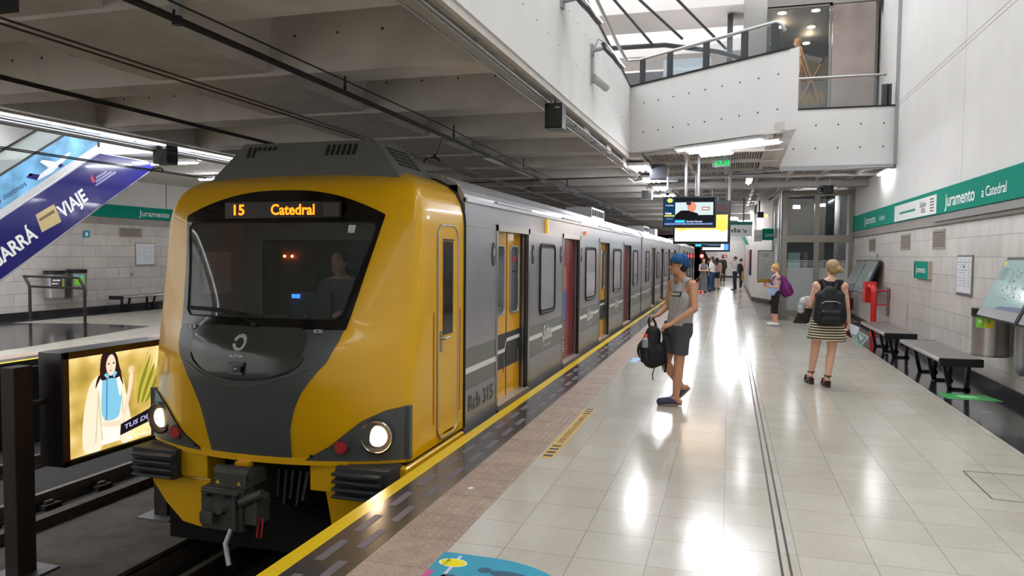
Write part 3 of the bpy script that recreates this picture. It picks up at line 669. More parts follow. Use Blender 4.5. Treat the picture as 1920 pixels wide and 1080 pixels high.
# headlight corners
warm = emi('headlight glow', (1, .62, .34, 1), 6)
chrome = mat('chrome ring', srgb(200, 190, 180), .12, 1)
for sx in (-1, 1):
    m = MB(); o = .014
    up = lambda x: interp([(.50, .035), (.7, .15), (.95, .36), (1.12, .44), (1.26, .47)], x)
    xs_ = [.50+.745*i/24 for i in range(25)]
    m.loft([[S(sx*x, .03+(up(x)-.03)*j/10, o) for x in xs_] for j in range(11)], gray_nose, True, False, False)
    m.loft([[S(sx*x, up(x), o) for x in xs_], [S(sx*x, up(x), -.01) for x in xs_]], rubber, False, False, False)
    yk = yf(1.28, .25); m.box(XC+sx*1.245, XC+sx*1.294, yk-.03, yk+.03, .03, .47, gray_nose)
    hc = m.build('headlight_cluster', train); tag(hc, 'charcoal corner panel with lamps')
    c = S(sx*1.06, .235, .012); dn = V((sx*.16, -1, 0)).normalized()
    u_ = V((0, 0, 1)); v_ = dn.cross(u_)
    def ringpts(r, off): return [c+dn*off+(u_*math.cos(2*PI*k/24)+v_*math.sin(2*PI*k/24))*r for k in range(24)]
    m = MB(); m.loft([ringpts(.135, -.02), ringpts(.145, .03), ringpts(.13, .04), ringpts(.105, .01), ringpts(.09, -.02)], darkgrey, True, False); m.build('bezel', hc)
    m = MB(); m.loft([ringpts(.134, .037), ringpts(.13, .043), ringpts(.126, .037)], chrome, True, False); m.build('rim', hc)
    m = MB(); m.loft([ringpts(.085, .012), ringpts(.07, .02), ringpts(.03, .026)], warm, True, True); tag(m.build('headlight', hc), 'lit warm white headlight')
    c2 = S(sx*.80, .155, .02); m = MB(); redm = mat('red lamp lens', srgb(120, 10, 16), .15, emit=.06, ecol=(1, .02, .02, 1), coat=.5, bump=1, bscale=160)
    m.cyl(c2+V((0, .02, 0)), c2-V((0, .012, 0)), .062, darkgrey, 20); m.cyl(c2, c2-V((0, .03, 0)), .052, redm, 20); tag(m.build('tail_lamp', hc), 'red tail lamp')
    c3 = S(sx*.56, .075, .02); m = MB(); m.cyl(c3, c3-V((0, .012, 0)), .014, black_ink, 10); m.build('bolt', hc)
    # lamp light
    ld = bpy.data.lights.new('headlight', 'SPOT'); ld.energy = 6; ld.color = (1, .72, .48); ld.spot_size = 1.3; ld.spot_blend = .6; ld.shadow_soft_size = .06
    lo = bpy.data.objects.new('headlight_beam', ld); COL.objects.link(lo); lo.location = c+dn*.06
    lo.rotation_euler = (math.radians(80), 0, math.radians(180)+0) ; lo.rotation_euler = V((sx*.05, -1, -.12)).to_track_quat('-Z', 'Y').to_euler()
    # anti-climber bumper
    m = MB(); x0_, x1_ = XC+sx*.77, XC+sx*1.24
    m.box(x0_, x1_, 5.2, 5.45, -.25, .0, darkgrey)
    for k in range(4):
        z = -.03-k*.06; m.prism([(x0_, 5.2, z), (x0_, 5.13, z-.005), (x0_, 5.13, z-.025), (x0_, 5.2, z-.045)], (x1_-x0_-sx*.05, 0, 0), darkgrey)
    m.build('anti_climber', train, bevel=.006)
# lower beam, skirts
m = MB()
def beam(pts, z0, z1, t=.12):
    m.loft([[V((x, y, z)) for x, y in pts]+[V((x, y+t, z)) for x, y in pts[::-1]] for z in (z0, z1)], yellow_paint, False, True)
bx = [(XC+x, yf(x, .02)-.015) for x in [-.84+1.68*i/16 for i in range(17)]]
beam(bx, -.01, .045)
m.build('front_beam', train, bevel=.008)
for sx in (-1, 1):
    m = MB(); xs2 = sorted([XC+sx*.5, XC+sx*.79]); m.box(xs2[0], xs2[1], 5.26, 5.5, -.24, -.01, yellow_paint)
    x_in = .5 if sx < 0 else .62
    lo_ = [(sx*x_in, -.25), (sx*1.1, -.25), (sx*1.12, -.32), (sx*.98, -.5), (sx*.8, -.66), (sx*(x_in+.05), -.7)] if sx < 0 else [(sx*x_in, -.25), (sx*1.2, -.25), (sx*1.2, -.4), (sx*1.05, -.75), (sx*(x_in+.1), -.75)]
    m.prism([(XC+a, 5.3, b) for a, b in lo_], (0, .08, 0), yellow_paint); tag(m.build('skirt', train, bevel=.012), 'yellow lower apron')
m = MB(); m.box(TX-.3, TX+.015, 5.42, YB, -.3, -.03, yellow_paint); m.build('side_skirt', train, bevel=.02, seg=3); m = MB(); m.box(XC-HWD-.015, XC-HWD+.3, 5.42, YB, -.3, -.03, yellow_paint); m.build('side_skirt', train, bevel=.02, seg=3)
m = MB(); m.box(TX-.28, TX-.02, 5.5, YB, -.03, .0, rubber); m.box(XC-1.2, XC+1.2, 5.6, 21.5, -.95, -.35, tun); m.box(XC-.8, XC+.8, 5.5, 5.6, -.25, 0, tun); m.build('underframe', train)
# coupler
cast = mat('cast coupler iron', srgb(74, 74, 70), .55, .3, noise=.2, nscale=12)
m = MB(); cx, cy = XC-.02, 4.92
m.box(cx-.27, cx+.12, cy, cy+.16, -.52, -.18, cast); m.box(cx-.16, cx+.14, cy+.02, cy+.3, -.18, -.05, cast); m.box(cx-.08, cx+.08, cy+.1, cy+.9, -.42, -.22, cast)
m.cyl((cx-.17, cy+.08, -.06), (cx+.15, cy+.08, -.06), .05, cast, 12); m.box(cx+.12, cx+.24, cy+.02, cy+.2, -.46, -.24, cast); m.cyl((cx+.1, cy+.0, -.28), (cx+.28, cy+.05, -.2), .04, cast)
m.cyl((cx-.08, cy+.02, -.34), (cx-.08, cy-.04, -.34), .07, cast, 14, .04); m.box(cx-.24, cx-.12, cy-.06, cy, -.46, -.36, cast)
m.cyl((cx+.06, cy-.01, -.2), (cx+.06, cy-.01, -.5), .02, cast); m.box(cx-.25, cx+.1, cy-.03, cy, -.22, -.19, cast)
for x in (-.19, -.02, .08): m.cyl((cx+x, cy-.015, -.24), (cx+x, cy-.03, -.24), .016, black_ink, 8)
cp = m.build('coupler', train, bevel=.006); tag(cp, 'dark cast iron coupler')
m = MB()
for x in (-.12, .08): m.poly([(cx+x-.02, cy-.001+.015, -.145), (cx+x+.02, cy+.014, -.145), (cx+x, cy+.014, -.11)], yellow_line)
m.box(cx-.08, cx+.04, cy+.18, cy+.26, -.05, -.01, yellow_paint); m.build('warning_triangle', cp)
m = MB(); m.tube([(cx+.02, cy, -.5), (cx+.0, cy-.05, -.6), (cx+.07, cy-.1, -.75)], .022, galv, 8); m.tube([(cx+.24, cy+.05, -.4), (cx+.24, cy+.02, -.55), (cx+.28, cy+.02, -.55), (cx+.28, cy+.05, -.4)], .009, mat('red hook', srgb(150, 26, 20), .5), 6); m.build('hose', cp)
m = MB()
for k in range(5): m.tube([(cx+.2+k*.07, 5.3, -.1), (cx+.25+k*.06, 5.2, -.3-.05*(k % 2)), (cx+.3+k*.05, 5.5, -.45)], .014, rubber, 6)
m.build('air_pipe', train)
# roof pod
m = MB()
def pod(z, hw_, y0, y1): return [(XC-hw_, y0, z), (XC+hw_, y0, z), (XC+hw_, y1, z), (XC-hw_, y1, z)]
m.loft([pod(2.36, 1.0, 5.93, 6.95), pod(2.44, .95, 5.95, 6.9), pod(2.745, .69, 6.05, 6.7)], roofbox_m, False, True)
pd = m.build('roof_pod', train, bevel=.025, seg=3); tag(pd, 'grey louvred air conditioning pod')
m = MB()
def podpt(x, z): # on the front slope
    t = (z-2.44)/.305; return V((XC+x, 5.95+.1*t-.004, z))
for x0_ in (.22, -.62):
    for k in range(6):
        xa = x0_+k*.055+(.0); hh_ = .1 if x0_ > 0 else (.1 if k < 2 else .035)
        zt = 2.71
        if k == 0 and x0_ < 0: m.build('louvre', pd); m = MB()
        m.prism([podpt(xa, zt), podpt(xa+.032, zt), podpt(xa+.032-.015, zt-hh_), podpt(xa-.015, zt-hh_)], (0, .006, 0), black_ink)
m.build('louvre', pd); m = MB()
for j in range(3):
    for k in range(5):
        za, zb = 2.52+k*.038, 2.545+k*.038
        def q(y, z): t = (z-2.44)/.305; return V((XC+.95-.26*t+.004, y, z))
        ya = 6.16+j*.17; m.prism([q(ya, za), q(ya+.14, za), q(ya+.14, zb), q(ya, zb)], (-.006, 0, 0), black_ink)
m.build('louvre', pd)
# cab side door
def rrect(y0, y1, z0, z1, r, x, k=5):
    pts = []
    for (cy_, cz_, a0) in ((y1-r, z1-r, 0), (y0+r, z1-r, PI/2), (y0+r, z0+r, PI), (y1-r, z0+r, 1.5*PI)):
        for i in range(k+1): a = a0+PI/2*i/k; pts.append(V((x, cy_+r*math.cos(a), cz_+r*math.sin(a))))
    return pts
m = MB(); m.prism(rrect(6.1, 6.6, .03, 1.98, .12, TX), (.006, 0, 0), yellow_paint)
pts = rrect(6.1, 6.6, .03, 1.98, .12, TX+.007); m.tube(pts+pts[:1], .008, galv, 6); cd = m.build('cab_door', train); tag(cd, 'yellow driver door')
m = MB(); m.box(TX+.004, TX+.012, 6.22, 6.46, .98, 1.83, black_gloss); m.box(TX+.01, TX+.018, 6.21, 6.47, 1.84, 1.855, rubber); m.build('window', cd)
m = MB(); m.cyl((TX, 6.17, .95), (TX+.05, 6.17, .95), .012, steel, 8); m.cyl((TX+.045, 6.17, .95), (TX+.045, 6.3, .955), .01, steel, 8); m.box(TX+.003, TX+.016, 6.15, 6.19, .84, 1.02, steel); m.build('handle', cd)
m = MB()
for y in (6.02, 6.68): m.box(TX-.004, TX+.004, y-.012, y+.012, .2, 1.2, mat('door groove orange', srgb(170, 96, 8), .4))
m.box(TX, TX+.006, 6.24, 6.5, .06, .075, steel); m.build('grab_groove', train)
m = MB(); zz_ = [0, .5, 1, 1.5, 2, 2.1, 2.2, 2.3, 2.38, 2.44, 2.49]; m.tube([(XC+interp(WZ, z)+.002, YB+.012, z) for z in zz_]+[(XC-interp(WZ, z)-.002, YB+.012, z) for z in zz_[::-1]], .018, rubber, 8)
m.loft([[V((XC+sx*(interp(WZ, z)-.02), y, z)) for sx, z in [(1, z) for z in zz_]+[(-1, z) for z in zz_[::-1]]] for y in (YB-.02, YB+.04)], rubber, False, True)
m.build('body_seal', train)

# ---------------------------------------------------------------- steel cars
white_line = mat('train white stripe', srgb(226, 228, 220), .35)
door_glass = mat('door glass', srgb(90, 94, 98), .06, 0, coat=.5)
PROF = [(1.28, -.32), (1.28, 2.26), (1.255, 2.33), (1.2, 2.4), (1.08, 2.47), (.85, 2.52), (.4, 2.56), (0, 2.57)]
def car(i, y0, y1, doors, wins, label):
    m = MB(); zt, zb = 1.99, -.32
    ds = sorted(doors); ys = [y0]
    segs = []; a = y0
    for d0, d1 in ds: segs.append((a, d0)); a = d1
    segs.append((a, y1))
    for a, b in segs:
        m.box(TX-.05, TX, a, b, -.2, .35, train_steel); m.box(TX-.05, TX, a, b, .35, .77, train_band); m.box(TX-.05, TX, a, b, .77, zt, train_steel)
        m.box(TX-.05, TX+.003, a, b, 2.0, 2.02, steel); m.box(TX-.05, TX+.002, a, b, .86, .872, steel)
    m.box(TX-.05, TX, y0, y1, zt, 2.26, train_steel)
    m.box(XC-HWD, XC-HWD+.05, y0, y1, -.2, 2.26, train_steel)
    m.box(XC-1.27, XC+1.2, y0, y0+.05, -.3, 2.4, train_steel); m.box(XC-1.27, XC+1.2, y1-.05, y1, -.3, 2.4, train_steel)
    m.box(XC-1.2, XC+1.25, y0, y1, -.32, -.2, rubber); m.box(TX-.06, TX-.01, y0, y1, -.32, -.2, rubber)
    body = m.build('car_body', train); tag(body, label)
    m = MB(); rr = []
    pr = PROF[1:]; prof = [(TX-XC, 2.26)]
    xs_ = [1.28, 1.262, 1.23, 1.19, 1.14, 1.09, 1.03, .97, .9, .82, .74, .66, .5, .25, 0]
    pts = []
    for k, x in enumerate(xs_):
        z = interp([(0, 2.57), (.4, 2.56), (.85, 2.52), (1.08, 2.47), (1.2, 2.4), (1.255, 2.33), (1.28, 2.26)], x)
        pts.append((x, z))
        if .6 < x < 1.2:   # ribs
            pts.append((x-.012, z+.016)); pts.append((x-.03, z+.018))
    full = pts+[(-x, z) for x, z in pts[::-1]]
    m.loft([[V((XC+x, y, z)) for x, z in full] for y in (y0, y1)], train_roof, False, True, True); m.build('roof', train)
    m = MB(); m.box(TX-.02, TX+.02, y0, y1, 2.235, 2.275, train_roof)
    for d0, d1 in ds: m.box(TX-.01, TX+.025, d0-.1, d1+.1, 2.28, 2.3, train_roof)
    m.build('rain_gutter', train)
    # stripe and lettering
    m = None
    for a, b in segs:
        if m is not None: tag(m.build('livery', body), 'white stripe and lettering')
        m = MB()
        if i == 0 and a == y0: m.box(TX, TX+.004, a, b, .52, .575, white_line); continue
        if b-a < .9: m.box(TX, TX+.004, a, b, .58, .63, white_line); continue
        c_ = a+(b-a)*.5 if a != y0 else b-1.0
        m.box(TX, TX+.004, a, c_-.24, .58, .635, white_line); m.box(TX, TX+.004, c_+.3, b, .58, .635, white_line)
        text(m, 'Subte', (TX+.005, c_-.2, .52), (0, 1, 0), (0, 0, 1), .2, white_line, .03, .5)
        m.prism([(TX, c_-.24, .63), (TX, c_-.28, .63), (TX, c_-.2, .48), (TX, c_-.16, .48)], (.004, 0, 0), white_line)
        if i == 0: text(m, 'Buenos Aires Ciudad', (TX+.005, c_-.2, .42), (0, 1, 0), (0, 0, 1), .035, white_line, .0, .42)
    tag(m.build('livery', body), 'white stripe and lettering')
    m = MB()
    if i == 0:
        text(m, 'Rcb 315', (TX+.005, y0+.12, .13), (0, 1, 0), (0, 0, 1), .16, mat('faded number', srgb(92, 92, 92), .5), .02, .8)
        m.build('car_number', body); m = MB(); text(m, '7', (TX+.005, 7.72, -.02), (0, 1, 0), (0, 0, 1), .07, mat('red mark', srgb(150, 50, 44), .5), .01); text(m, '7', (TX+.005, 9.42, -.02), (0, 1, 0), (0, 0, 1), .07, mat('red mark', srgb(150, 50, 44), .5), .01)
        m.build('red_mark', body); m = MB()
        for y in (7.72, 9.42, 11.1, 12.72):
            c_ = V((TX+.003, y, 1.72)); m.prism([c_+V((0, .06*math.cos(a), .13*math.sin(a))) for a in [2*PI*k/16 for k in range(16)]], (.006, 0, 0), darkgrey)
            m.box(TX+.009, TX+.011, y-.03, y+.03, 1.70, 1.78, galv); m.build('door_button', body); m = MB()
        m.box(TX, TX+.03, 10.1, 10.16, 2.02, 2.22, mat('amber side lamp', srgb(236, 170, 40), .3, emit=.4, ecol=(1, .5, .05, 1))); m.build('side_lamp', body); m = MB(); m.box(TX, TX+.03, 13.0, 13.08, 2.08, 2.14, mat('orange side lamp', srgb(220, 90, 10), .3, emit=.5, ecol=(1, .2, .02, 1)))
    if i == 0: m.build('side_lamp', body)
    for k, (d0, d1) in enumerate(ds):
        red = (k % 2 == 1); t = 0.09; xd_ = TX-t
        m = MB()   # frame
        m.box(TX-.14, TX+.008, d0-.06, d0, -.05, 2.05, steel); m.box(TX-.14, TX+.008, d1, d1+.08, -.05, 2.05, steel); m.box(TX-.14, TX+.008, d0-.06, d1+.08, 1.98, 2.05, steel)
        m.box(TX-.16, TX+.03, d0, d1, -.06, .0, mat('door sill', srgb(190, 180, 170), .4, .6)); m.box(TX-.03, TX-.005, d1-.07, d1, 0, 1.98, rubber)
        fr = m.build('door_frame', train)
        mid = (d0+d1)/2-.02
        for a, b in ((d0, mid), (mid, d1-.05)):
            m = MB(); pm = red_ad if red else yellow_door
            m.box(xd_-.02, xd_, a+.004, b-.004, 0, 1.98, pm)
            if not red:
                m.box(xd_, xd_+.002, a+.004, b-.004, .35, .77, darkgrey)
                m.box(xd_, xd_+.004, a+.004, a+.02, 0, 1.98, rubber)
                if a == d0: m.box(xd_+.001, xd_+.004, a, b-.05, .54, .585, white_line); m.prism([(xd_+.002, b-.05, .54), (xd_+.002, b+.02, .66), (xd_+.002, b+.02, .7), (xd_+.002, b-.05, .585)], (.002, 0, 0), white_line)
                else: m.box(xd_+.001, xd_+.004, a+.02, b, .655, .7, white_line)
                m.box(xd_, xd_+.012, b-.1, b-.085, .3, .5, galv)
            elif a == d0:
                m.poly([(xd_+.002, a+.15, .9), (xd_+.002, b, .6), (xd_+.002, b, 1.5), (xd_+.002, a+.3, 1.6), (xd_+.002, a+.2, 1.3)], mat('poster skin tone', srgb(176, 110, 84), .4))
                m.poly([(xd_+.003, b-.2, .7), (xd_+.003, b, .6), (xd_+.003, b, 1.1), (xd_+.003, b-.18, 1.15)], mat('poster blue', srgb(70, 110, 170), .4))
                text(m, 'TLE', (xd_+.003, a+.05, .42), (0, 1, 0), (0, 0, 1), .14, white_line, .03, .36); m.box(xd_+.002, xd_+.003, a+.05, b-.1, .66, .67, white_line); m.box(xd_+.002, xd_+.003, a+.05, b-.1, .36, .37, white_line)
                for z_ in (.12, .17, .22, .27): m.box(xd_+.002, xd_+.003, a+.12, b-.12, z_, z_+.025, white_line)
            dl_ = m.build('door_leaf', train); tag(dl_, 'dark red poster covered door leaf' if red else 'yellow sliding door leaf')
            if not red or i > 0:
                m = MB(); p0 = rrect(a+.15, b-.1, 1.0, 1.82, .07, xd_)
                m.prism(p0, (.006, 0, 0), door_glass); m.tube([p+V((.006, 0, 0)) for p in p0+p0[:1]], .011, galv, 6)
                if i == 0 and k == 0 and a != d0: m.box(xd_+.007, xd_+.008, a+.26, b-.24, 1.62, 1.7, mat('red sticker', srgb(190, 40, 40), .4)); m.box(xd_+.007, xd_+.008, a+.22, b-.17, 1.5, 1.52, black_ink)
                m.build('window', dl_)
    for (a, b) in wins:
        m = MB(); p0 = rrect(a, b, .9, 1.86, .1, TX)
        m.prism(p0, (.008, 0, 0), rubber); m.tube([p+V((.008, 0, 0)) for p in p0+p0[:1]], .018, rubber, 6)
        wf = m.build('window_frame', train)
        m = MB(); m.prism(rrect(a+.06, b-.06, .95, 1.81, .07, TX+.009), (.003, 0, 0), mat('reflecting window', srgb(196, 196, 204), .12, .45, coat=.3)); m.build('pane', wf)
D0 = [(7.88, 9.17), (11.28, 12.56), (14.62, 15.88), (18.12, 19.55)]
W0 = [(9.78, 10.66), (13.12, 14.12), (16.44, 17.56), (19.95, 20.9)]
car(0, YB+.03, 21.75, D0, W0, 'leading stainless steel car body')
def shifted(o): return [(a+o, b+o) for a, b in D0], [(a+o, b+o) for a, b in W0]
sd, sw = shifted(16.9); sw.append((23.1, 24.0)); car(1, 22.1, 38.9, sd, sw, 'second stainless steel car body')
sd, sw = shifted(34.2); sw.append((40.2, 41.2)); car(2, 39.25, 56, sd, sw, 'third stainless steel car body')
m = MB()
for y in (21.75, 38.9): m.box(XC-1.15, XC+1.2, y, y+.35, -.2, 2.35, rubber)
m.build('gangway', train)
m = MB()
for y0_ in (15.2, 25, 42):
    m.box(XC+.45, XC+1.0, y0_, y0_+1.6, 2.5, 2.72, train_roof)
    for k in range(6): m.box(XC+1.0, XC+1.02, y0_+.1+k*.25, y0_+.2+k*.25, 2.55, 2.68, black_ink)
    m.build('roof_vent', train); m = MB()
m.box(XC-.6, XC+.6, 33, 34, 2.5, 2.9, train_roof); m.build('roof_vent', train)
# driver
# ================================================================ SIGNS, BENCHES, FIXTURES
bm_sign = 'station sign'
t = thing('station_name_band', 'long green station band running along the top of the right marble wall', 'sign', (XW, 14, 2.45))
m = MB(); m.box(XW-.05, XW-.003, 6, 22.55, 2.45, 2.86, green_m); m.build('panel', t)
m = MB(); xs_ = XW-.052
yd = V((0, 0, 1)); xd = V((0, -1, 0))
text(m, 'Juramento', (xs_, 13.35, 2.545), xd, yd, .2, lettering, .012, 1.5)
text(m, 'a Catedral', (xs_, 11.55, 2.56), xd, yd, .14, lettering, .004, .95)
text(m, 'Juramento', (xs_, 20.7, 2.56), xd, yd, .19, lettering, .01, 1.5)
text(m, 'a Catedral', (xs_, 18.85, 2.58), xd, yd, .12, lettering, 0, .7); m.build('lettering', t)
m = MB(); m.box(XW-.056, XW-.05, 13.85, 17.1, 2.47, 2.79, white_p); p_ = m.build('route_map', t)
m = MB(); x = XW-.058; m.box(x, XW-.056, 15.3, 16.6, 2.6, 2.635, green_m)
for k in range(9): m.box(x-.001, x, 15.33+k*.15, 15.36+k*.15, 2.64, 2.66, black_ink)
text(m, 'Subte', (x-.001, 14.95, 2.63), xd, yd, .1, black_ink, .01, .45)
for k in range(5): m.box(x, XW-.056, 14.0, 14.25, 2.52+k*.05, 2.54+k*.05, hole_m)
for k in range(3): m.box(x, XW-.056, 14.55+k*.02, 14.85, 2.53+k*.03, 2.545+k*.03, hole_m)
m.build('diagram', p_)
t = thing('station_name_band', 'green station band on the left platform wall with the station name', 'sign', (XL, 18, 2.7))
m = MB(); m.box(XL+.004, XL+.05, 13.5, 30, 2.68, 3.04, green_m); m.build('panel', t)
m = MB(); text(m, 'Juramento', (XL+.053, 17.95, 2.77), (0, 1, 0), (0, 0, 1), .17, lettering, .01, 1.25); m.build('lettering', t)
# far band on the slanted wall
t = thing('station_name_band', 'short green and white station band on the wall left of the lift', 'sign', (1.2, 29, 2.4))
a, b = V((.86, 30.3, 0)), V((1.47, 28.35, 0)); dd = (b-a).normalized(); nn = V((-abs(dd.y), -abs(dd.x), 0)).normalized(); nn = V((dd.y, -dd.x, 0)) if (V((dd.y, -dd.x, 0))).y < 0 else V((-dd.y, dd.x, 0))
# faces the camera: a board standing across the platform edge of the wall
m = MB(); m.box(1.12, 1.66, 28.3, 28.33, 2.32, 2.74, green_m); m.box(.84, 1.12, 28.3, 28.33, 2.27, 2.7, white_p); m.box(1.6, 1.7, 28.33, 28.4, 2.3, 3.4, galv); m.build('panel', t)
m = MB(); text(m, 'Juramento', (1.22, 28.297, 2.45), (1, 0, 0), (0, 0, 1), .13, lettering, .01, .5); text(m, 'Salida', (.88, 28.297, 2.42), (1, 0, 0), (0, 0, 1), .07, galv, 0, .2); m.build('lettering', t)
# small sign, notices and vents on the right wall
t = thing('station_sign', 'small square green station sign on the right marble wall', 'sign', (XW, 14.6, 1.5))
m = MB(); m.box(XW-.06, XW-.001, 14.2, 15.15, 1.35, 1.66, mat('sign side', srgb(176, 166, 152), .5)); m.build('box', t)
m = MB(); m.box(XW-.064, XW-.06, 14.22, 15.2, 1.35, 1.66, green_m); m.box(XW-.064, XW-.002, 15.15, 15.2, 1.35, 1.66, green_m); m.build('panel', t)
m = MB(); text(m, 'Juramento', (XW-.066, 15.05, 1.46), xd, yd, .11, lettering, .01, .68); m.build('lettering', t)
def notice(x, y0_, y1_, z0_, z1_, label, sgn, head=True):
    t = thing('notice_board', label, 'notice', (x, (y0_+y1_)/2, z0_))
    m = MB(); m.box(x, x+sgn*.02, y0_, y1_, z0_, z1_, steel_d); m.build('frame', t, bevel=.004)
    m = MB(); m.box(x+sgn*.02, x+sgn*.023, y0_+.03, y1_-.03, z0_+.04, z1_-.03, mat('notice paper', srgb(222, 224, 228), .3)); pp = m.build('paper', t)
    m = MB(); h_ = z1_-z0_; w_ = y1_-y0_; xx = x+sgn*.0245
    if head: m.box(x+sgn*.023, xx, (y0_+y1_)/2-.03, (y0_+y1_)/2+.04, z1_-.16*h_/.6-.03, z1_-.16*h_/.6, green_m)
    for k in range(11):
        z = z1_-h_*(.12+.065*k)
        if k in (1, 4): m.box(x+sgn*.023, xx, y0_+.06, y1_-.06, z, z+.006, hole_m); continue
        for j in range(3):
            ya = y0_+w_*(.12+.27*j); m.box(x+sgn*.023, xx, ya, ya+w_*(.12+.08*((k*j) % 3)), z, z+.009, galv)
    m.build('print', pp); return t
notice(XW, 11.95, 12.7, 1.17, 1.77, 'white printed notice in a steel frame on the right marble wall', -1)
notice(XL, 17.82, 18.6, 1.28, 1.97, 'white printed notice in a steel frame on the left platform wall', 1, False)
def vent(x, y0_, y1_, z0_, z1_, label, sgn, g=None):
    t = thing('wall_vent', label, 'vent', (x, y0_, z0_), group=g)
    m = MB(); m.box(x, x+sgn*.012, y0_, y1_, z0_, z1_, mat('vent frame', srgb(150, 138, 128), .5)); m.box(x, x+sgn*.014, y0_+.05, y1_-.05, z0_+.04, z1_-.04, mat('vent dark', srgb(84, 76, 70), .7)); m.build('frame', t)
    m = MB(); n_ = 9
    for k in range(n_): z = z0_+.05+k*(z1_-z0_-.1)/n_; m.box(x, x+sgn*.018, y0_+.05, y1_-.05, z, z+.012, mat('vent frame', (0, 0, 0)))
    m.build('slat', t)
vent(XW, 13.45, 14.2, 1.87, 2.2, 'brown slatted vent under the green band, the one nearest the camera', -1)
vent(XW, 15.85, 16.65, 1.87, 2.19, 'brown slatted vent under the green band, the middle one', -1)
vent(XW, 19.4, 20.2, 1.86, 2.18, 'small brown slatted vent beside the lift under the green band', -1)
vent(XL, 17.25, 18.1, 2.12, 2.4, 'dark slatted vent under the green band on the left wall', 1)
m = MB(); m.box(XL, XL+.02, 16.0, 16.2, 2.08, 2.27, mat('blue sign', srgb(20, 130, 170), .4)); m.box(XL+.02, XL+.022, 16.06, 16.14, 2.12, 2.22, lettering); tag(m.build('wall_sign', origin=(XL, 16.1, 2.1)), 'tiny blue square sign high on the left platform wall', 'sign')
m = MB(); m.box(XL, XL+.02, 17.62, 17.74, .98, 1.08, ledge); tag(m.build('wall_socket', origin=(XL, 17.68, 1)), 'small grey socket box on the left wall below the notice', 'socket')
m = MB()
for z in (1.62, 1.76): m.cyl((XW, 19.1, z), (XW-.01, 19.1, z), .05, green_m, 12)
tag(m.build('wall_sticker', origin=(XW, 19.1, 1.6)), 'two small green round stickers on the right wall by the slanted boards', 'sticker')
m = MB(); m.box(XW-.012, XW-.003, 15.9, 18.6, .25, .85, mat('access panel', srgb(184, 176, 170), .5)); m.box(XW-.014, XW-.012, 15.95, 18.55, .28, .82, mat('access panel in', srgb(190, 182, 176), .45)); tag(m.build('access_panel', origin=(XW, 17.2, .3)), 'pale flush access panel low on the right wall behind the red standpipe', 'panel')

# benches
def bench(name, label, x0_, x1_, y0_, y1_, zt, sgn, grp):
    t = thing(name, label, 'bench', ((x0_+x1_)/2, y0_, 0), group=grp)
    m = MB(); m.box(x0_, x1_, y0_+.03, y1_-.03, zt-.05, zt, steel_d); fx = x0_ if sgn > 0 else x1_
    m.cyl((fx, y0_+.03, zt-.03), (fx, y1_-.03, zt-.03), .03, steel, 14); m.build('seat', t)
    for y in (y0_, y1_-.03): m = MB(); m.box(x0_-.02, x1_, y, y+.03, zt-.1, zt+.004, black_m); m.build('end_plate', t, bevel=.01)
    for y in (y0_+.35, (y0_+y1_)/2, y1_-.35):
        m = MB(); a_, b_ = (x0_+.08, x1_-.04) if sgn > 0 else (x1_-.08, x0_+.04); k = .1*sgn
        m.prism([(a_, y, zt-.05), (a_+.05*sgn, y, zt-.05), (a_+.05*sgn+k, y, 0), (a_+k, y, 0)], (0, .05, 0), black_m)
        m.prism([(b_, y, zt-.05), (b_-.05*sgn, y, zt-.05), (b_-.05*sgn-.02*sgn, y, 0), (b_-.02*sgn, y, 0)], (0, .05, 0), black_m)
        m.box(min(a_+k, b_), max(a_+k, b_), y, y+.05, 0, .03, black_m); m.build('leg', t)
    return t
bench('platform_bench', 'steel topped black bench on the right, the one nearest the camera', 2.6, 3.08, 10.43, 12.7, .45, 1, 'benches along the right wall')
bench('platform_bench', 'steel topped black bench on the right, behind the nearest bench', 2.55, 3.03, 13.6, 15.95, .45, 1, 'benches along the right wall')
bench('platform_bench', 'steel topped bench against the left platform wall right of the bins', XL+.25, XL+.72, 16.6, 19.2, .45, -1, 'benches along the left wall')
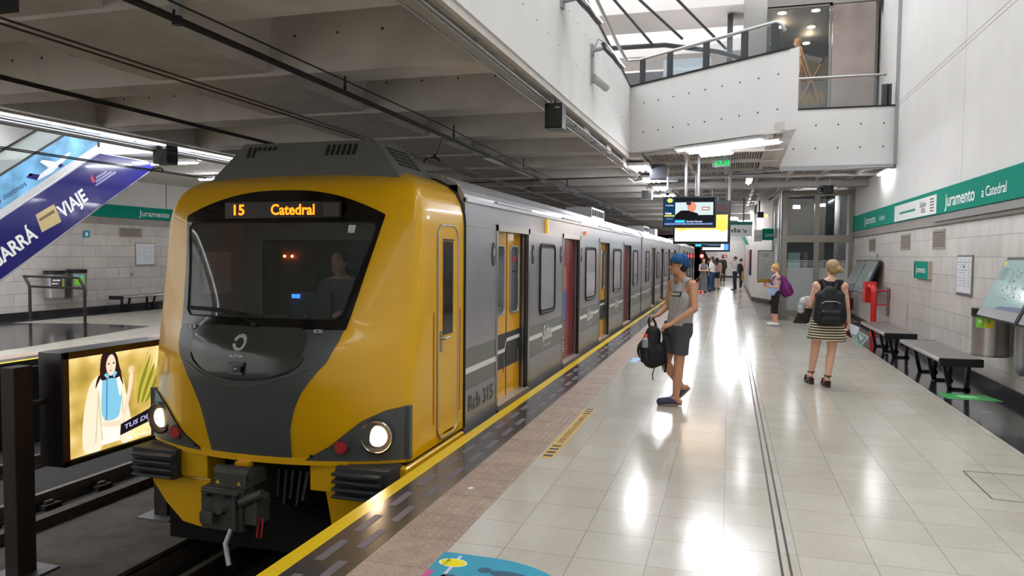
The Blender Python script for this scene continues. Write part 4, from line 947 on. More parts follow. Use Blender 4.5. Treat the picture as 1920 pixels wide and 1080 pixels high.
# slanted map boards
scr = mat('map board face', srgb(160, 186, 182), .15, coat=.5)
def board(label, y0_, y1_, zb, zt, near):
    t = thing('map_board', label, 'map board', (XW, (y0_+y1_)/2, zb), group='slanted map boards on the right wall')
    xb, xt = 2.92, 3.24; a_, b_ = V((xb, 0, zb)), V((xt, 0, zt)); nrm = V((-(zt-zb), 0, xt-xb)).normalized(); u_ = (b_-a_).normalized()
    def P_(y, k, o): return V((0, y, 0))+a_+(b_-a_)*k+nrm*o
    m = MB(); m.prism([P_(y0_, -.0, 0), P_(y1_, -.0, 0), P_(y1_, 1.0, 0), P_(y0_, 1.0, 0)], -nrm*.06, darkgrey); m.build('frame', t, bevel=.015)
    m = MB(); m.prism([P_(y0_+.03, .02, .002), P_(y1_-.03, .02, .002), P_(y1_-.03, .16, .002), P_(y0_+.03, .16, .002)], nrm*.004, mat('board lower strip', srgb(120, 118, 120), .3, .3))
    m.build('lower_strip', t)
    m = MB(); m.prism([P_(y0_+.04, .16, .002), P_(y1_-.04, .16, .002), P_(y1_-.04, .95, .002), P_(y0_+.04, .95, .002)], nrm*.003, scr if near else mat('map board face far', srgb(150, 156, 150), .25, coat=.3)); face = m.build('map', t)
    m = MB(); rnd = random.Random(int(y0_*10)); w_ = y1_-y0_
    c1_ = mat('map street ink', srgb(74, 96, 100), .4); c2_ = mat('map brown', srgb(120, 84, 72), .4); c3_ = mat('map blue', srgb(90, 150, 190), .4)
    for k in range(46):
        yy = y0_+w_*(.35+.3*rnd.random()+.18*rnd.gauss(0, .4)); kk = .3+.5*rnd.random(); s_ = .01+.03*rnd.random()
        if abs((yy-y0_)/w_-.5) > .42: continue
        m.prism([P_(yy, kk, .006), P_(yy+s_, kk+.01, .006), P_(yy+s_*.8, kk+.035, .006), P_(yy-s_*.2, kk+.02, .006)], nrm*.0006, c1_ if k % 4 else c2_)
    for k in range(7): m.prism([P_(y1_-.3, .62+k*.03, .006), P_(y1_-.1-.02*(k % 3), .62+k*.03, .006), P_(y1_-.1-.02*(k % 3), .63+k*.03, .006), P_(y1_-.3, .63+k*.03, .006)], nrm*.0005, c1_)
    m.prism([P_(y0_+.1, .5, .006), P_(y0_+.3, .5, .006), P_(y0_+.3, .64, .006), P_(y0_+.1, .64, .006)], nrm*.0005, c3_)
    m.prism([P_(y1_-.13, .86, .006), P_(y1_-.06, .86, .006), P_(y1_-.06, .92, .006), P_(y1_-.13, .92, .006)], nrm*.0006, yellow_line)
    m.prism([P_(y0_+.05, .16, .006), P_(y1_-.5, .16, .006), P_(y1_-.6, .21, .006), P_(y0_+.05, .24, .006)], nrm*.0005, mat('map dark ink', srgb(60, 80, 110), .4))
    m.build('print', face)
    m = MB(); ym = (y0_+y1_)/2
    m.prism([(xt-.02, ym-.05, zt-.05), (XW, ym-.05, zt-.1), (XW, ym-.05, zb+.1), (xb+.12, ym-.05, zb+.04)], (0, .1, 0), blackmetal); m.build('bracket', t)
    return t
board('pale green slanted map board nearest the camera at the right edge', 8.98, 10.28, 1.02, 1.74, True)
board('slanted map board cut off by the right edge of the view', 7.62, 8.92, 1.02, 1.74, True)
board('grey slanted map board behind the red standpipe, nearer of the pair', 18.3, 19.75, .9, 1.67, False)
board('grey slanted map board nearest the lift, farther of the pair', 19.82, 21.3, .88, 1.66, False)
# bin and bracket on the right wall
def bin_(label, c, r, z0_, z1_, stick, grp=None):
    t = thing('litter_bin', label, 'litter bin', (c[0], c[1], z0_), group=grp)
    m = MB(); m.cyl((*c, z0_), (*c, z1_-.09), r, steel, 28); m.build('drum', t)
    m = MB(); m.cyl((*c, z1_-.1), (*c, z1_), r+.012, black_m, 28); m.cyl((*c, z0_-.01), (*c, z0_+.015), r+.006, steel_d, 28); m.build('rim', t)
    m = MB(); ang0, da, cols = stick
    for q, (cc, a0_, a1_, za, zb_) in enumerate(cols):
        pts = []
        for k in range(7):
            a = a0_+(a1_-a0_)*k/6; pts.append((math.cos(a), math.sin(a)))
        m.loft([[V((c[0]+x*(r+.003), c[1]+y*(r+.003), z)) for x, y in pts] for z in (za, zb_)], cc, True, False, False)
    m.build('sticker', t); return t
lime = mat('lime sticker', srgb(120, 200, 60), .4); yel = mat('yellow sticker', srgb(232, 216, 30), .4)
D2 = math.radians
bin_('round steel bin with green and yellow sticker under the map board', (3.13, 10.42), .2, .52, 1.1, (0, 0, [(lime, D2(205), D2(235), .87, 1.05), (yel, D2(235), D2(262), .87, 1.05), (white_p, D2(215), D2(226), .93, .97), (lime, D2(242), D2(254), .93, .99)]))
m = MB(); m.cyl((3.26, 9.75, .52), (3.26, 9.75, 1.05), .085, galv, 20); m.ball((3.26, 9.75, .52), (.085, .085, .16), galv); tag(m.build('lean_post', origin=(3.26, 9.75, .4)), 'grey rounded post hanging under the nearest map board beside the bin', 'post')
m = MB(); m.box(XW-.02, XW, 8.6, 9.3, .72, 1.05, mat('brown box', srgb(120, 100, 90), .6)); tag(m.build('junction_box', origin=(XW, 9, .8)), 'brown plate on the wall at the right edge below the map board', 'panel')
bin_('steel bin with dark sticker on the left platform, left of the two', (XL+.27, 14.84), .24, .5, 1.2, (0, 0, [(mat('dark sticker', srgb(50, 52, 60), .4), D2(-60), D2(5), .78, 1.02), (yel, D2(5), D2(12), .78, 1.02), (white_p, D2(-50), D2(-10), .93, .97), (white_p, D2(-55), D2(-20), .85, .88)]), 'bins on the left platform')
bin_('steel bin with lime green sticker on the left platform, right of the two', (XL+.27, 15.52), .24, .5, 1.22, (0, 0, [(lime, D2(-60), D2(5), .8, 1.0), (mat('teal sticker', srgb(120, 200, 180), .4), D2(-60), D2(5), 1.0, 1.06)]), 'bins on the left platform')
# barrier on the left platform
t = thing('barrier_rail', 'dark metal barrier rail standing on the left platform before the bins', 'railing', (-15.4, 13.8, 0))
pl_, pr_ = V((-16.45, 13.9, 0)), V((-14.52, 13.68, 0)); tp = V((-.18, .0, .27))
dkb = mat('dark bronze metal', srgb(52, 46, 44), .4, .4)
for p in (pl_, pr_):
    m = MB(); m.tube([p, p+V((0, 0, .78)), p+V((0, 0, .84))+tp*.1, p+V((0, 0, .82))+tp], .035, dkb); m.cyl(p, p+V((0, 0, .01)), .08, dkb, 14); m.build('post', t)
for o in (V((0, 0, .83)), V((0, 0, .82))+tp*.95):
    m = MB(); m.tube([pl_+o, pr_+o], .028, dkb); m.build('rail', t)
# red standpipe
red = mat('red hydrant paint', srgb(190, 24, 22), .35, coat=.3, noise=.06)
t = thing('fire_standpipe', 'red fire standpipe with red cabinet at the right wall beside the far bench', 'fire standpipe', (3.1, 17.6, 0))
m = MB(); m.tube([(3.03, 17.55, 0), (3.03, 17.55, .95), (3.02, 17.58, 1.06), (3.0, 17.7, 1.1), (2.98, 17.85, 1.08)], .062, red, 14); m.cyl((3.03, 17.55, 0), (3.03, 17.55, .02), .1, red, 16); m.build('pipe', t)
m = MB(); m.box(2.9, 3.14, 17.85, 18.2, .72, 1.18, red); m.build('cabinet', t, bevel=.01)
m = MB(); m.cyl((3.08, 17.57, 1.0), (XW-.01, 17.57, 1.0), .018, red, 8); m.cyl((3.08, 17.57, .7), (XW-.01, 17.57, .7), .018, red, 8); m.box(XW-.05, XW-.01, 17.5, 17.65, .45, 1.05, mat('brown plate', srgb(110, 90, 86), .6)); m.build('bracket', t)
m = MB(); m.tube([(3.1, 21.7, .0), (3.1, 21.7, .7), (3.15, 21.9, .85)], .05, red); m.box(3.0, 3.25, 21.7, 22.0, .3, .6, mat('dark red', srgb(90, 20, 24), .5)); tag(m.build('hose_reel', origin=(3.1, 21.8, 0)), 'dark red hose fitting in the shade under the farther slanted boards', 'fire hose')

# lift
t = thing('lift', 'glass and steel lift enclosure standing at the right wall', 'lift', (2.4, 22.6, 0))
m = MB(); lx0, lx1 = 1.44, XW-.02
fs = mat('lift frame steel', srgb(150, 142, 134), .38, .7)
for x, w_ in ((lx0, .14), (2.3, .13), (lx1-.12, .12)): m.box(x, x+w_, 22.6, 22.72, 0, 3.6, fs)
for z, h_ in ((0, .18), (2.14, .2), (3.46, .16)): m.box(lx0, lx1, 22.59, 22.72, z, z+h_, fs)
for y in (24.6, 26.8): m.box(lx0, lx0+.12, y, y+.12, 0, 3.6, fs)
for z, h_ in ((0, .18), (2.14, .2), (3.46, .16)): m.box(lx0, lx0+.12, 22.6, 26.9, z, z+h_, fs)
m.cyl((lx0-.03, 22.62, 0), (lx0-.03, 22.62, 3.6), .035, steel, 10); m.cyl((lx0-.03, 23.6, 0), (lx0-.03, 23.6, 3.6), .03, steel, 10); m.build('frame', t)
lg = mat('lift glass', srgb(64, 72, 74), .05, 0, alpha=.38, coat=.5); lf = mat('frosted lift glass', srgb(196, 202, 202), .5, alpha=.9)
for (x0_, x1_) in ((lx0+.14, 2.3), (2.43, lx1-.12)):
    m = MB(); m.box(x0_, x1_, 22.65, 22.66, 2.34, 3.46, lg); m.build('upper_pane', t)
    m = MB(); m.box(x0_, x1_, 22.65, 22.66, 1.55, 2.14, lg); m.box(x0_, x1_, 22.648, 22.66, .18, 1.42, lf)
    for k in range(4): m.box(x0_, x1_, 22.647, 22.66, 1.45+k*.05, 1.475+k*.05, lf)
    m.build('lower_pane', t)
m = MB(); m.box(lx0+.03, lx0+.04, 22.7, 26.8, 2.34, 3.46, lg); m.box(lx0+.03, lx0+.04, 22.7, 26.8, .18, 2.14, lf); m.build('side_pane', t)
m = MB(); m.box(lx0+.2, 2.6, 24.6, 26.6, .1, 2.3, mat('lift car', srgb(70, 74, 76), .5, .3)); m.box(1.75, 2.1, 24.5, 24.6, 1.4, 1.85, mat('lift window', srgb(150, 190, 190), .3, emit=.25)); m.box(2.2, 2.32, 24.5, 24.6, 1.4, 1.85, white_p); m.build('lift_car', t)
m = MB(); m.box(lx0+.1, lx1-.1, 27, 27.1, 0, 3.7, mat('lift shaft back', srgb(170, 166, 160), .7)); m.box(2.75, 3.0, 24, 24.2, 0, 3.6, darkgrey); m.cyl((1.9, 25, 3.3), (2.1, 25, 3.3), .05, tube_m, 8); m.cyl((2.7, 25, 3.35), (3.0, 25, 3.35), .04, tube_m, 8); m.build('shaft', t)
# wall map left of the lift
t = thing('wall_map', 'white metro map in a black and yellow frame left of the lift', 'map', (1.4, 28.3, .9))
m = MB(); m.box(.98, 1.62, 28.2, 28.32, .78, 1.95, black_m); m.build('frame', t)
m = MB(); m.box(1.0, 1.52, 28.185, 28.2, .9, 1.92, mat('map paper', srgb(240, 244, 244), .4)); pp = m.build('map', t)
m = MB(); ln = mat('metro line ink', srgb(150, 170, 180), .5)
for pts in ([(1.08, 1.0), (1.12, 1.3), (1.3, 1.35), (1.4, 1.6)], [(1.2, .98), (1.22, 1.2), (1.45, 1.3)], [(1.1, 1.7), (1.2, 1.5), (1.35, 1.1)]): m.tube([(x, 28.184, z) for x, z in pts], .006, ln, 4)
m.box(1.03, 1.07, 28.18, 28.186, 1.78, 1.86, yellow_line)
for k in range(3): m.box(1.14, 1.4-.04*k, 28.182, 28.186, 1.8-k*.04, 1.812-k*.04, hole_m)
m.build('print', pp)
m = MB(); m.box(.99, 1.4, 28.18, 28.2, .8, .9, yellow_line); m.box(1.4, 1.5, 28.18, 28.2, .76, .9, red); m.build('footer', t)
m = MB(); m.box(.79, .855, 31.5, 33.6, .95, 2.0, black_m); tag(m.build('advertising_panel', origin=(.83, 32, 1)), 'dark framed panel seen edge on beyond the metro map', 'panel')

# ---------------------------------------------------------------- hanging screens
tvb = mat('screen bezel', srgb(34, 36, 40), .35)
def tvframe(name, label, cat, x0_, x1_, y, z0_, z1_, poles, b=.035, ztop=3.68):
    t = thing(name, label, cat, ((x0_+x1_)/2, y, z0_)); m = MB(); m.box(x0_, x1_, y, y+.12, z0_, z1_, tvb); m.build('housing', t, bevel=.01)
    for x in poles:
        m = MB(); m.cyl((x, y+.06, z1_), (x, y+.06, ztop), .028, galv, 10); m.build('pole', t)
    return t
def E_(name, rgb, s): return emi(name, srgb(*rgb), s)
t = tvframe('information_screen', 'hanging black screen showing a news presenter, nearest of the hanging screens', 'screen', -1.3, -.27, 15, 2.275, 2.9, (-.86, -.62))
m = MB(); y = 14.998
def R_(mb, x0_, x1_, z0_, z1_, mm, o=0, yy=15.0): mb.poly([(x0_, yy-.002-o, z0_), (x1_, yy-.002-o, z0_), (x1_, yy-.002-o, z1_), (x0_, yy-.002-o, z1_)], mm)
R_(m, -1.27, -.3, 2.32, 2.87, E_('s black', (26, 30, 34), 1)); R_(m, -1.27, -1.07, 2.32, 2.87, E_('s navy', (22, 58, 92), 1), .001)
R_(m, -1.06, -.33, 2.53, 2.78, E_('s pale', (206, 222, 224), 1), .001); R_(m, -1.27, -1.07, 2.5, 2.53, E_('s yel', (206, 204, 80), 1), .002)
R_(m, -1.06, -.87, 2.38, 2.43, E_('s cyan', (60, 190, 230), 1.2), .002); R_(m, -1.27, -.33, 2.335, 2.38, E_('s blue', (70, 90, 150), 1), .0015)
sc_ = m.build('display', t)
m = MB(); disc = [V((-1.165+.055*math.cos(a), 14.995, 2.82+.045*math.sin(a))) for a in [2*PI*k/20 for k in range(20)]]; m.poly(disc, E_('s gold', (240, 216, 96), 1.1))
w1 = E_('s white', (226, 232, 240), 1.1)
text(m, '12 Sab Mar', (-1.25, 14.995, 2.71), (1, 0, 0), (0, 0, 1), .024, w1, .02, .16); text(m, 'Línea', (-1.25, 14.995, 2.545), (1, 0, 0), (0, 0, 1), .045, w1, .03, .12)
text(m, 'Servicio Normal', (-.84, 14.995, 2.39), (1, 0, 0), (0, 0, 1), .03, w1, .02, .3); text(m, 'horario a la red de subte, acceda los beneficios a traves', (-1.25, 14.995, 2.345), (1, 0, 0), (0, 0, 1), .02, w1, .01, .9)
text(m, 'Av', (-1.24, 14.995, 2.44), (1, 0, 0), (0, 0, 1), .035, E_('s lilac', (110, 130, 180), 1), .03, .14)
m.build('caption', sc_)
m = MB(); sk = E_('s skin', (226, 140, 116), 1); dk = E_('s suit', (24, 24, 28), 1)
m.poly([V((-.74+.085*math.cos(a), 14.994, 2.69+.1*math.sin(a))) for a in [2*PI*k/20 for k in range(20)]], sk); m.poly([V((-.8+.05*math.cos(a), 14.993, 2.76+.04*math.sin(a))) for a in [2*PI*k/14 for k in range(14)]], E_('s hair', (60, 50, 50), 1))
m.poly([(-1.05, 14.994, 2.46), (-.6, 14.994, 2.46), (-.62, 14.994, 2.56), (-.8, 14.994, 2.62), (-.95, 14.994, 2.62), (-1.05, 14.994, 2.54)], dk); m.box(-.55, -.4, 14.993, 14.996, 2.62, 2.69, E_('s brown', (176, 110, 90), 1)); m.box(-.53, -.42, 14.99, 14.993, 2.64, 2.67, w1)
m.build('picture', sc_)
t = tvframe('light_box', 'hanging light box with a bright orange and white advert behind the first screen', 'light box', -1.24, -.0, 17, 1.99, 2.95, (-.03, -.75))
m = MB(); R_(m, -1.2, -.06, 2.05, 2.64, E_('a orange', (255, 190, 90), 2.2), 0, 17); R_(m, -1.2, -.06, 2.05, 2.3, E_('a white', (255, 250, 246), 3.2), .001, 17)
m.poly([V((-.18+.1*math.cos(a), 16.995, 2.42+.16*math.sin(a))) for a in [2*PI*k/20 for k in range(20)]], E_('a peach', (255, 160, 70), 2.2)); m.poly([V((-1.05+.08*math.cos(a), 16.995, 2.33+.06*math.sin(a))) for a in [2*PI*k/20 for k in range(20)]], E_('a peach', (0, 0, 0), 2))
m.poly([(-.58, 16.994, 2.22), (-.46, 16.994, 2.36), (-.45, 16.994, 2.36), (-.56, 16.994, 2.22)], E_('a mag', (180, 50, 140), 1.2)); tag(m.build('display', t), 'bright orange and white advert')
m = MB(); m.box(-.32, -.1, 16.99, 17, 2.72, 2.88, mat('dead led panel', srgb(70, 16, 26), .4)); m.build('led_panel', t)
t = tvframe('information_screen', 'small dark hanging screen below the light box, farther away', 'screen', -1.0, -.25, 22, 1.97, 2.22, (-.5,))
m = MB(); R_(m, -.96, -.8, 2.14, 2.2, E_('s yel2', (190, 190, 110), 1), 0, 22); R_(m, -.96, -.8, 2.0, 2.13, E_('s cyan', (0, 0, 0), 1), 0, 22); R_(m, -.76, -.6, 2.06, 2.12, E_('s cyan', (0, 0, 0), 1), .001, 22); R_(m, -.6, -.28, 2.03, 2.06, E_('s lilac', (110, 130, 180), 1), 0, 22); R_(m, -.5, -.28, 2.17, 2.2, E_('s yel2', (0, 0, 0), 1), 0, 22); m.build('display', t)
t = tvframe('light_box', 'farthest hanging light box glowing white and blue', 'light box', -.92, .0, 25.5, 1.87, 2.45, (-.4,))
m = MB(); R_(m, -.88, -.05, 1.93, 2.2, E_('b white', (226, 248, 255), 2.4), 0, 25.5); R_(m, -.2, -.05, 1.93, 2.3, E_('b blue', (80, 130, 250), 1.8), .001, 25.5); R_(m, -.3, -.05, 2.25, 2.36, E_('b red', (240, 60, 50), 1.5), .002, 25.5); m.build('display', t)
# exit signs
m = MB(); ge = E_('exit green', (10, 225, 100), 1.0); text(m, 'SALIDA', (-.04, 15.0, 3.5), (-1, 0, 0), (0, 0, 1), .085, ge, .03, .3)
ex = m.build('exit_sign', origin=(-.2, 15, 3.5)); tag(ex, 'glowing green exit lettering seen reversed under the ceiling', 'exit sign')
m = MB(); m.box(-.37, -.01, 15.003, 15.012, 3.46, 3.66, mat('acrylic plate', srgb(60, 90, 76), .3, alpha=.5)); m.build('plate', ex)
t = thing('direction_sign', 'white exit sign with a dark arrow hanging beyond the light boxes', 'sign', (.2, 26, 2.4))
m = MB(); m.box(-.9, .72, 26, 26.06, 2.4, 2.78, white_p); m.build('panel', t); m = MB(); m.box(-.9, .72, 25.99, 26.07, 2.78, 2.9, mat('sign green top', srgb(0, 96, 76), .4)); m.build('header', t)
m = MB(); text(m, 'Salida', (-.44, 25.996, 2.53), (1, 0, 0), (0, 0, 1), .15, black_ink, .012, .78); m.tube([(.38, 25.99, 2.64), (.5, 25.99, 2.54)], .012, black_ink, 6); m.tube([(.42, 25.99, 2.53), (.51, 25.99, 2.53), (.51, 25.99, 2.62)], .012, black_ink, 6); m.build('lettering', t)
for x in (.42,): m = MB(); m.cyl((x, 26.03, 2.9), (x, 26.03, 3.68), .022, blackmetal, 8); m.build('pole', t)
m = MB(); m.prism([(.58, 30, 2.2), (.72, 30, 2.15), (.55, 30, 2.52), (.42, 30, 2.5)], (0, .03, 0), mat('teal tag', srgb(90, 170, 160), .5)); m.cyl((.5, 30.02, 2.5), (.5, 30.02, 3.42), .01, galv, 6); tag(m.build('hanging_tag', origin=(.6, 30, 2.2)), 'small tilted teal sign hanging beyond the white exit sign', 'sign')
m = MB(); m.box(.22, .62, YE-.05, YE-.02, 1.35+.35, 1.98, mat('red sign', srgb(190, 60, 50), .5)); m.box(-.62, -.2, YE-.05, YE-.02, 1.6, 1.85, mat('red sign', srgb(190, 60, 50), .5)); m.box(-.55, -.27, YE-.055, YE-.05, 1.68, 1.77, lettering)
m = MB(); m.box(-.62, -.2, YE-.05, YE-.02, 1.6, 1.85, mat('red sign', srgb(190, 60, 50), .5)); m.box(-.55, -.27, YE-.055, YE-.05, 1.68, 1.77, lettering); tag(m.build('warning_sign', origin=(-.4, YE, 1.7)), 'tiny red and white sign on the far end wall', 'sign')
m = MB(); m.cyl((-2.05, 58, 1.72), (-2.05, 57.9, 1.72), .13, emi('red signal', (1, .02, .02, 1), 30), 16); m.box(-2.2, -1.9, 58, 58.2, 1.5, 2.5, blackmetal); m.box(-2.15, -2.05, 58.05, 58.15, -.02, 1.5, blackmetal); tag(m.build('signal_light', origin=(-2.05, 58, 1.7)), 'glowing red signal at the tunnel mouth beside the train', 'signal')

# ---------------------------------------------------------------- light fixtures
def fixture(label, a_, b_, grp, w_=.07, cat='ceiling light', name='tube_light', ax=None, es=tube_m, tr=.016):
    a_, b_ = V(a_), V(b_); c = (a_+b_)/2; t = thing(name, label, cat, c, group=grp); d_ = (b_-a_).normalized(); s_ = V((0, 0, 1)).cross(d_).normalized()*w_
    h_ = (b_-a_)/2
    m = MB(); m.obox(c+V((0, 0, .035)), h_*1.03, s_, V((0, 0, .02)), white_p); m.build('housing', t)
    if a_.x < 3.2:
        for q_ in (.2, .8):
            p_ = a_.lerp(b_, q_); m = MB(); m.cyl(p_+V((0, 0, .05)), (p_.x, p_.y, 3.95 if a_.x > -8 else 3.82), .008, galv, 6); m.build('hanger', t)
    else: m = MB(); m.box(a_.x, XW, c.y-.05, c.y+.05, c.z+.03, c.z+.06, galv); m.build('bracket', t)
    m = MB(); m.cyl(a_, b_, tr, es, 8); m.build('tube', t); return t
G1_ = 'ceiling tubes in the row above the platform edge'
ys_ = [14.75, 17.1, 19.4, 21.7, 24.5, 27.5, 31, 35, 40, 46]
lab = ['first', 'second', 'third', 'fourth', 'fifth', 'sixth', 'seventh', 'eighth', 'ninth', 'last']
for k, y in enumerate(ys_):
    t = thing('tube_light', 'bright tube light above the platform edge, %s in the row counted from the camera' % lab[k], 'ceiling light', (-1.78, y, 3.5), group=G1_)
    m = MB(); m.box(-1.98, -1.58, y, y+.9 if k < 5 else y+1.3, 3.5, 3.56, white_p); m.build('housing', t)
    m = MB(); yy2 = (y+.85) if k < 5 else y+1.25
    for x in (-1.9, -1.78, -1.66): m.cyl((x, y+.05, 3.48), (x, yy2, 3.48), .018, tube_m, 8)
    m.build('tube', t)
for k, (a_, b_) in enumerate((((-.95, 13.75, 3.62), (.45, 12.75, 3.62)), ((-.75, 13.95, 3.6), (.75, 12.95, 3.6)), ((-.55, 14.25, 3.58), (.0, 13.95, 3.58)))):
    fixture(['long tube light hugging the slanting bridge edge, front one', 'long tube light under the bridge, second from its edge', 'short tube light hanging lowest under the bridge'][k], a_, b_, 'tube lights under the bridge')
fixture('tube light end on, hanging from the slatted ceiling in mid platform', (.4, 17.9, 3.5), (.4, 19.1, 3.5), None)
fixture('tube light high on the right wall beside the bridge, washing the wall', (3.26, 17.6, 3.62), (3.26, 18.8, 3.62), None, .05)
fixture('tube light by the exit sign far down the platform', (.3, 30.6, 3.1), (.95, 30.6, 3.1), 'far tube lights')
t = thing('tube_light', 'upright tube light on the wall corner beside the exit sign', 'wall light', (.82, 30.0, 2.8)); m = MB(); m.cyl((.8, 30, 2.55), (.8, 30, 3.4), .05, tube_m, 8); m.build('tube', t); m = MB(); m.box(.8, .86, 29.97, 30.1, 2.5, 3.45, white_p); m.build('housing', t)
for k, y in enumerate((34, 42, 50, 57, 60.5)): fixture('long tube light on the far platform ceiling, %s' % ['nearest of five', 'second of five', 'third of five', 'fourth of five', 'farthest of five'][k], (-.6, y, 3.4), (.3, y+.3, 3.4), 'far tube lights', tr=.06)  # farthest tube added and all thickened to brighten the end wall
for k, (a_, b_) in enumerate((((-13.2, 13.6, 3.7), (-11.2, 13.6, 3.7)), ((-12.2, 13.3, 3.62), (-11.0, 13.3, 3.62)))):
    fixture(['long tube light behind the hanging speaker over the left platform', 'short tube light hanging below the long one on the left platform'][k], a_, b_, 'left platform lights')
for k, y in enumerate((17, 22, 28, 36)): fixture('tube light on the left platform ceiling, %s' % ['nearest of the far row', 'second of the far row', 'third of the far row', 'last of the far row'][k], (-14, y, 3.7), (-12.5, y, 3.7), 'left platform ceiling tubes', tr=.03)
# floodlights on the white beam
def flood(label, y, z):
    t = thing('floodlight', label, 'floodlight', (-1.9, y, z), group='floodlights on the white beam')
    m = MB(); m.box(-1.9, -1.87, y-.06, y+.06, z-.08, z+.08, galv); m.cyl((-1.88, y, z), (-1.74, y, z+.02), .028, galv); m.tube([(-1.85, y, z+.04), (-1.8, y-.04, z+.14), (-1.72, y, z+.1)], .006, blackmetal, 6); m.build('arm', t)
    m = MB(); m.loft([[V((x+dx_, y+dy_, zz+z)) for dx_, dy_ in ((-.03, 0), (.03, 0), (.05, .3), (-.01, .3))] for x, zz in ((-1.74, .1), (-1.72, .02), (-1.6, -.1), (-1.53, -.2))], darkgrey, False, True); m.build('housing', t, bevel=.008)
    m = MB(); m.prism([(-1.68, y+.03, z+.07), (-1.49, y+.03, z-.19), (-1.47, y+.29, z-.19), (-1.66, y+.29, z+.07)], (.006, 0, .004), emi('flood glass', (.9, .95, 1, 1), 3)); m.build('lens', t)
    return t
flood('grey floodlight on an arm fixed to the white beam, above the emergency lamp', 10.2, 4.55)
flood('grey floodlight on the white beam cut by the top edge of the view', 8.3, 4.6)
t = thing('emergency_lamp', 'small clear emergency lamp on the white beam below the floodlight', 'lamp', (-1.9, 10.2, 4.2))
m = MB(); m.box(-1.9, -1.87, 10.16, 10.22, 4.1, 4.5, galv); m.build('bracket', t)
m = MB(); m.cyl((-1.87, 10.2, 4.18), (-1.72, 10.45, 4.08), .055, mat('milky lamp glass', srgb(190, 190, 186), .3, alpha=.8), 14); m.build('glass_tube', t)
# speakers and cameras
def speaker(label, c, s_, hang=3.5, col=blackmetal):
    t = thing('speaker', label, 'speaker', c); x, y, z = c; a, b, h = s_
    m = MB(); m.box(x-a/2, x+a/2, y-b/2, y+b/2, z-h/2, z+h/2, col); m.build('cabinet', t, bevel=.008)
    m = MB(); m.box(x-a/2+.015, x+a/2-.015, y-b/2-.006, y-b/2+.002, z-h/2+.02, z+h/2-.02, mat('speaker grille', srgb(40, 40, 38), .8, bump=1, bscale=200)); m.box(x+a/2-.08, x+a/2-.03, y-b/2-.008, y-b/2, z+h/2-.06, z+h/2-.045, galv); m.build('grille', t)
    m = MB(); m.tube([(x, y, z+h/2), (x, y, hang)], .012, blackmetal, 6); m.build('hanger', t)
speaker('black speaker hanging under the white beam above the train', (-1.93, 8.2, 3.28), (.2, .2, .28), 3.47)
speaker('black speaker hanging under the far beam over the left platform', (-8.85, 9.95, 3.28), (.28, .25, .3), 3.46)
speaker('silver grey box hanging above the platform edge by the first lights', (-2.15, 19.9, 3.33), (.28, .25, .26), 3.93, galv)
m = MB(); m.box(-1.62, -1.3, 15.4, 15.7, 3.3, 3.6, mat('dark box', srgb(40, 42, 50), .4)); tag(m.build('speaker', origin=(-1.45, 15.5, 3.4)), 'dark speaker beside the first tube light above the platform edge', 'speaker')
t = thing('dome_camera', 'white dome camera hanging on a pole among the first ceiling lights', 'camera', (-1.35, 17.3, 3.2)); m = MB(); m.cyl((-1.4, 17.3, 3.28), (-1.4, 17.3, 3.9), .02, white_p, 8); m.build('pole', t); m = MB(); m.ball((-1.4, 17.3, 3.22), (.09, .09, .08), white_p); m.build('housing', t); m = MB(); m.ball((-1.4, 17.3, 3.15), (.05, .05, .05), black_gloss); m.build('dome', t)
t = thing('security_camera', 'black security camera hanging from the ceiling in front of the lift', 'camera', (2.45, 20.2, 3.5))
m = MB(); m.obox((2.3, 20.1, 3.42), (.13, .06, 0), (-.04, .08, 0), (0, 0, .1), blackmetal); m.cyl((2.17, 20.0, 3.42), (2.1, 19.9, 3.4), .06, black_gloss, 12); m.build('body', t); m = MB(); m.tube([(2.42, 20.2, 3.55), (2.6, 20.2, 3.5), (2.65, 20.2, 3.4), (2.4, 20.2, 3.35)], .015, galv, 6); m.box(1.85, 2.3, 20.1, 20.2, 3.5, 3.55, galv); m.cyl((2.4, 20.2, 3.5), (2.4, 20.2, 3.93), .02, galv); m.build('bracket', t)
t = thing('security_camera', 'small camera with an orange lamp beside the lift over the platform', 'camera', (1.1, 27.6, 3.2)); m = MB(); m.box(.9, 1.12, 27.5, 27.8, 3.1, 3.3, blackmetal); m.box(.95, 1.0, 27.6, 27.7, 3.3, 3.7, blackmetal); m.build('body', t); m = MB(); m.ball((1.2, 27.5, 3.16), .06, emi('orange lamp', (1, .32, .04, 1), 8)); tag(m.build('lamp', t), 'glowing orange lamp')

# ---------------------------------------------------------------- overhead wires
def wires(name, label, pts_list, cat='overhead wire'):
    t = thing(name, label, cat, pts_list[0][0][0]); 
    for pts, r_, mm, nm in pts_list: m = MB(); m.tube(pts, r_, mm, 6); m.build(nm, t)
    return t
def sag(x, y0_, y1_, z, dz=0, n_=12, x1_=None): return [(x+((x1_ if x1_ is not None else x)-x)*i/n_, y0_+(y1_-y0_)*i/n_, z-dz*4*(i/n_)*(1-i/n_)) for i in range(n_+1)]
main = [(-3.75, 0, 3.33), (-3.72, 4, 3.33), (-3.72, 8, 3.31), (-3.68, 11, 3.28), (-3.66, 14, 3.24), (-3.6, 17, 3.2), (-3.6, 22, 3.24), (-3.6, 30, 3.2)]
t = wires('overhead_wire', 'thick dark feeder bar running under the ceiling above the near track', [(main, .028, cable_m, 'feeder_bar'),
    (sag(-3.68, 0, 9, 3.42, .0)+sag(-3.68, 9, 30, 3.42, .08)[1:], .008, cable_m, 'messenger_wire')])
m = MB(); m.box(-3.78, -3.7, 4.3, 4.36, 3.36, 3.5, galv); m.tube([(-3.74, 4.33, 3.3), (-3.74, 4.33, 3.4)], .035, blackmetal, 8); m.build('bracket', t)
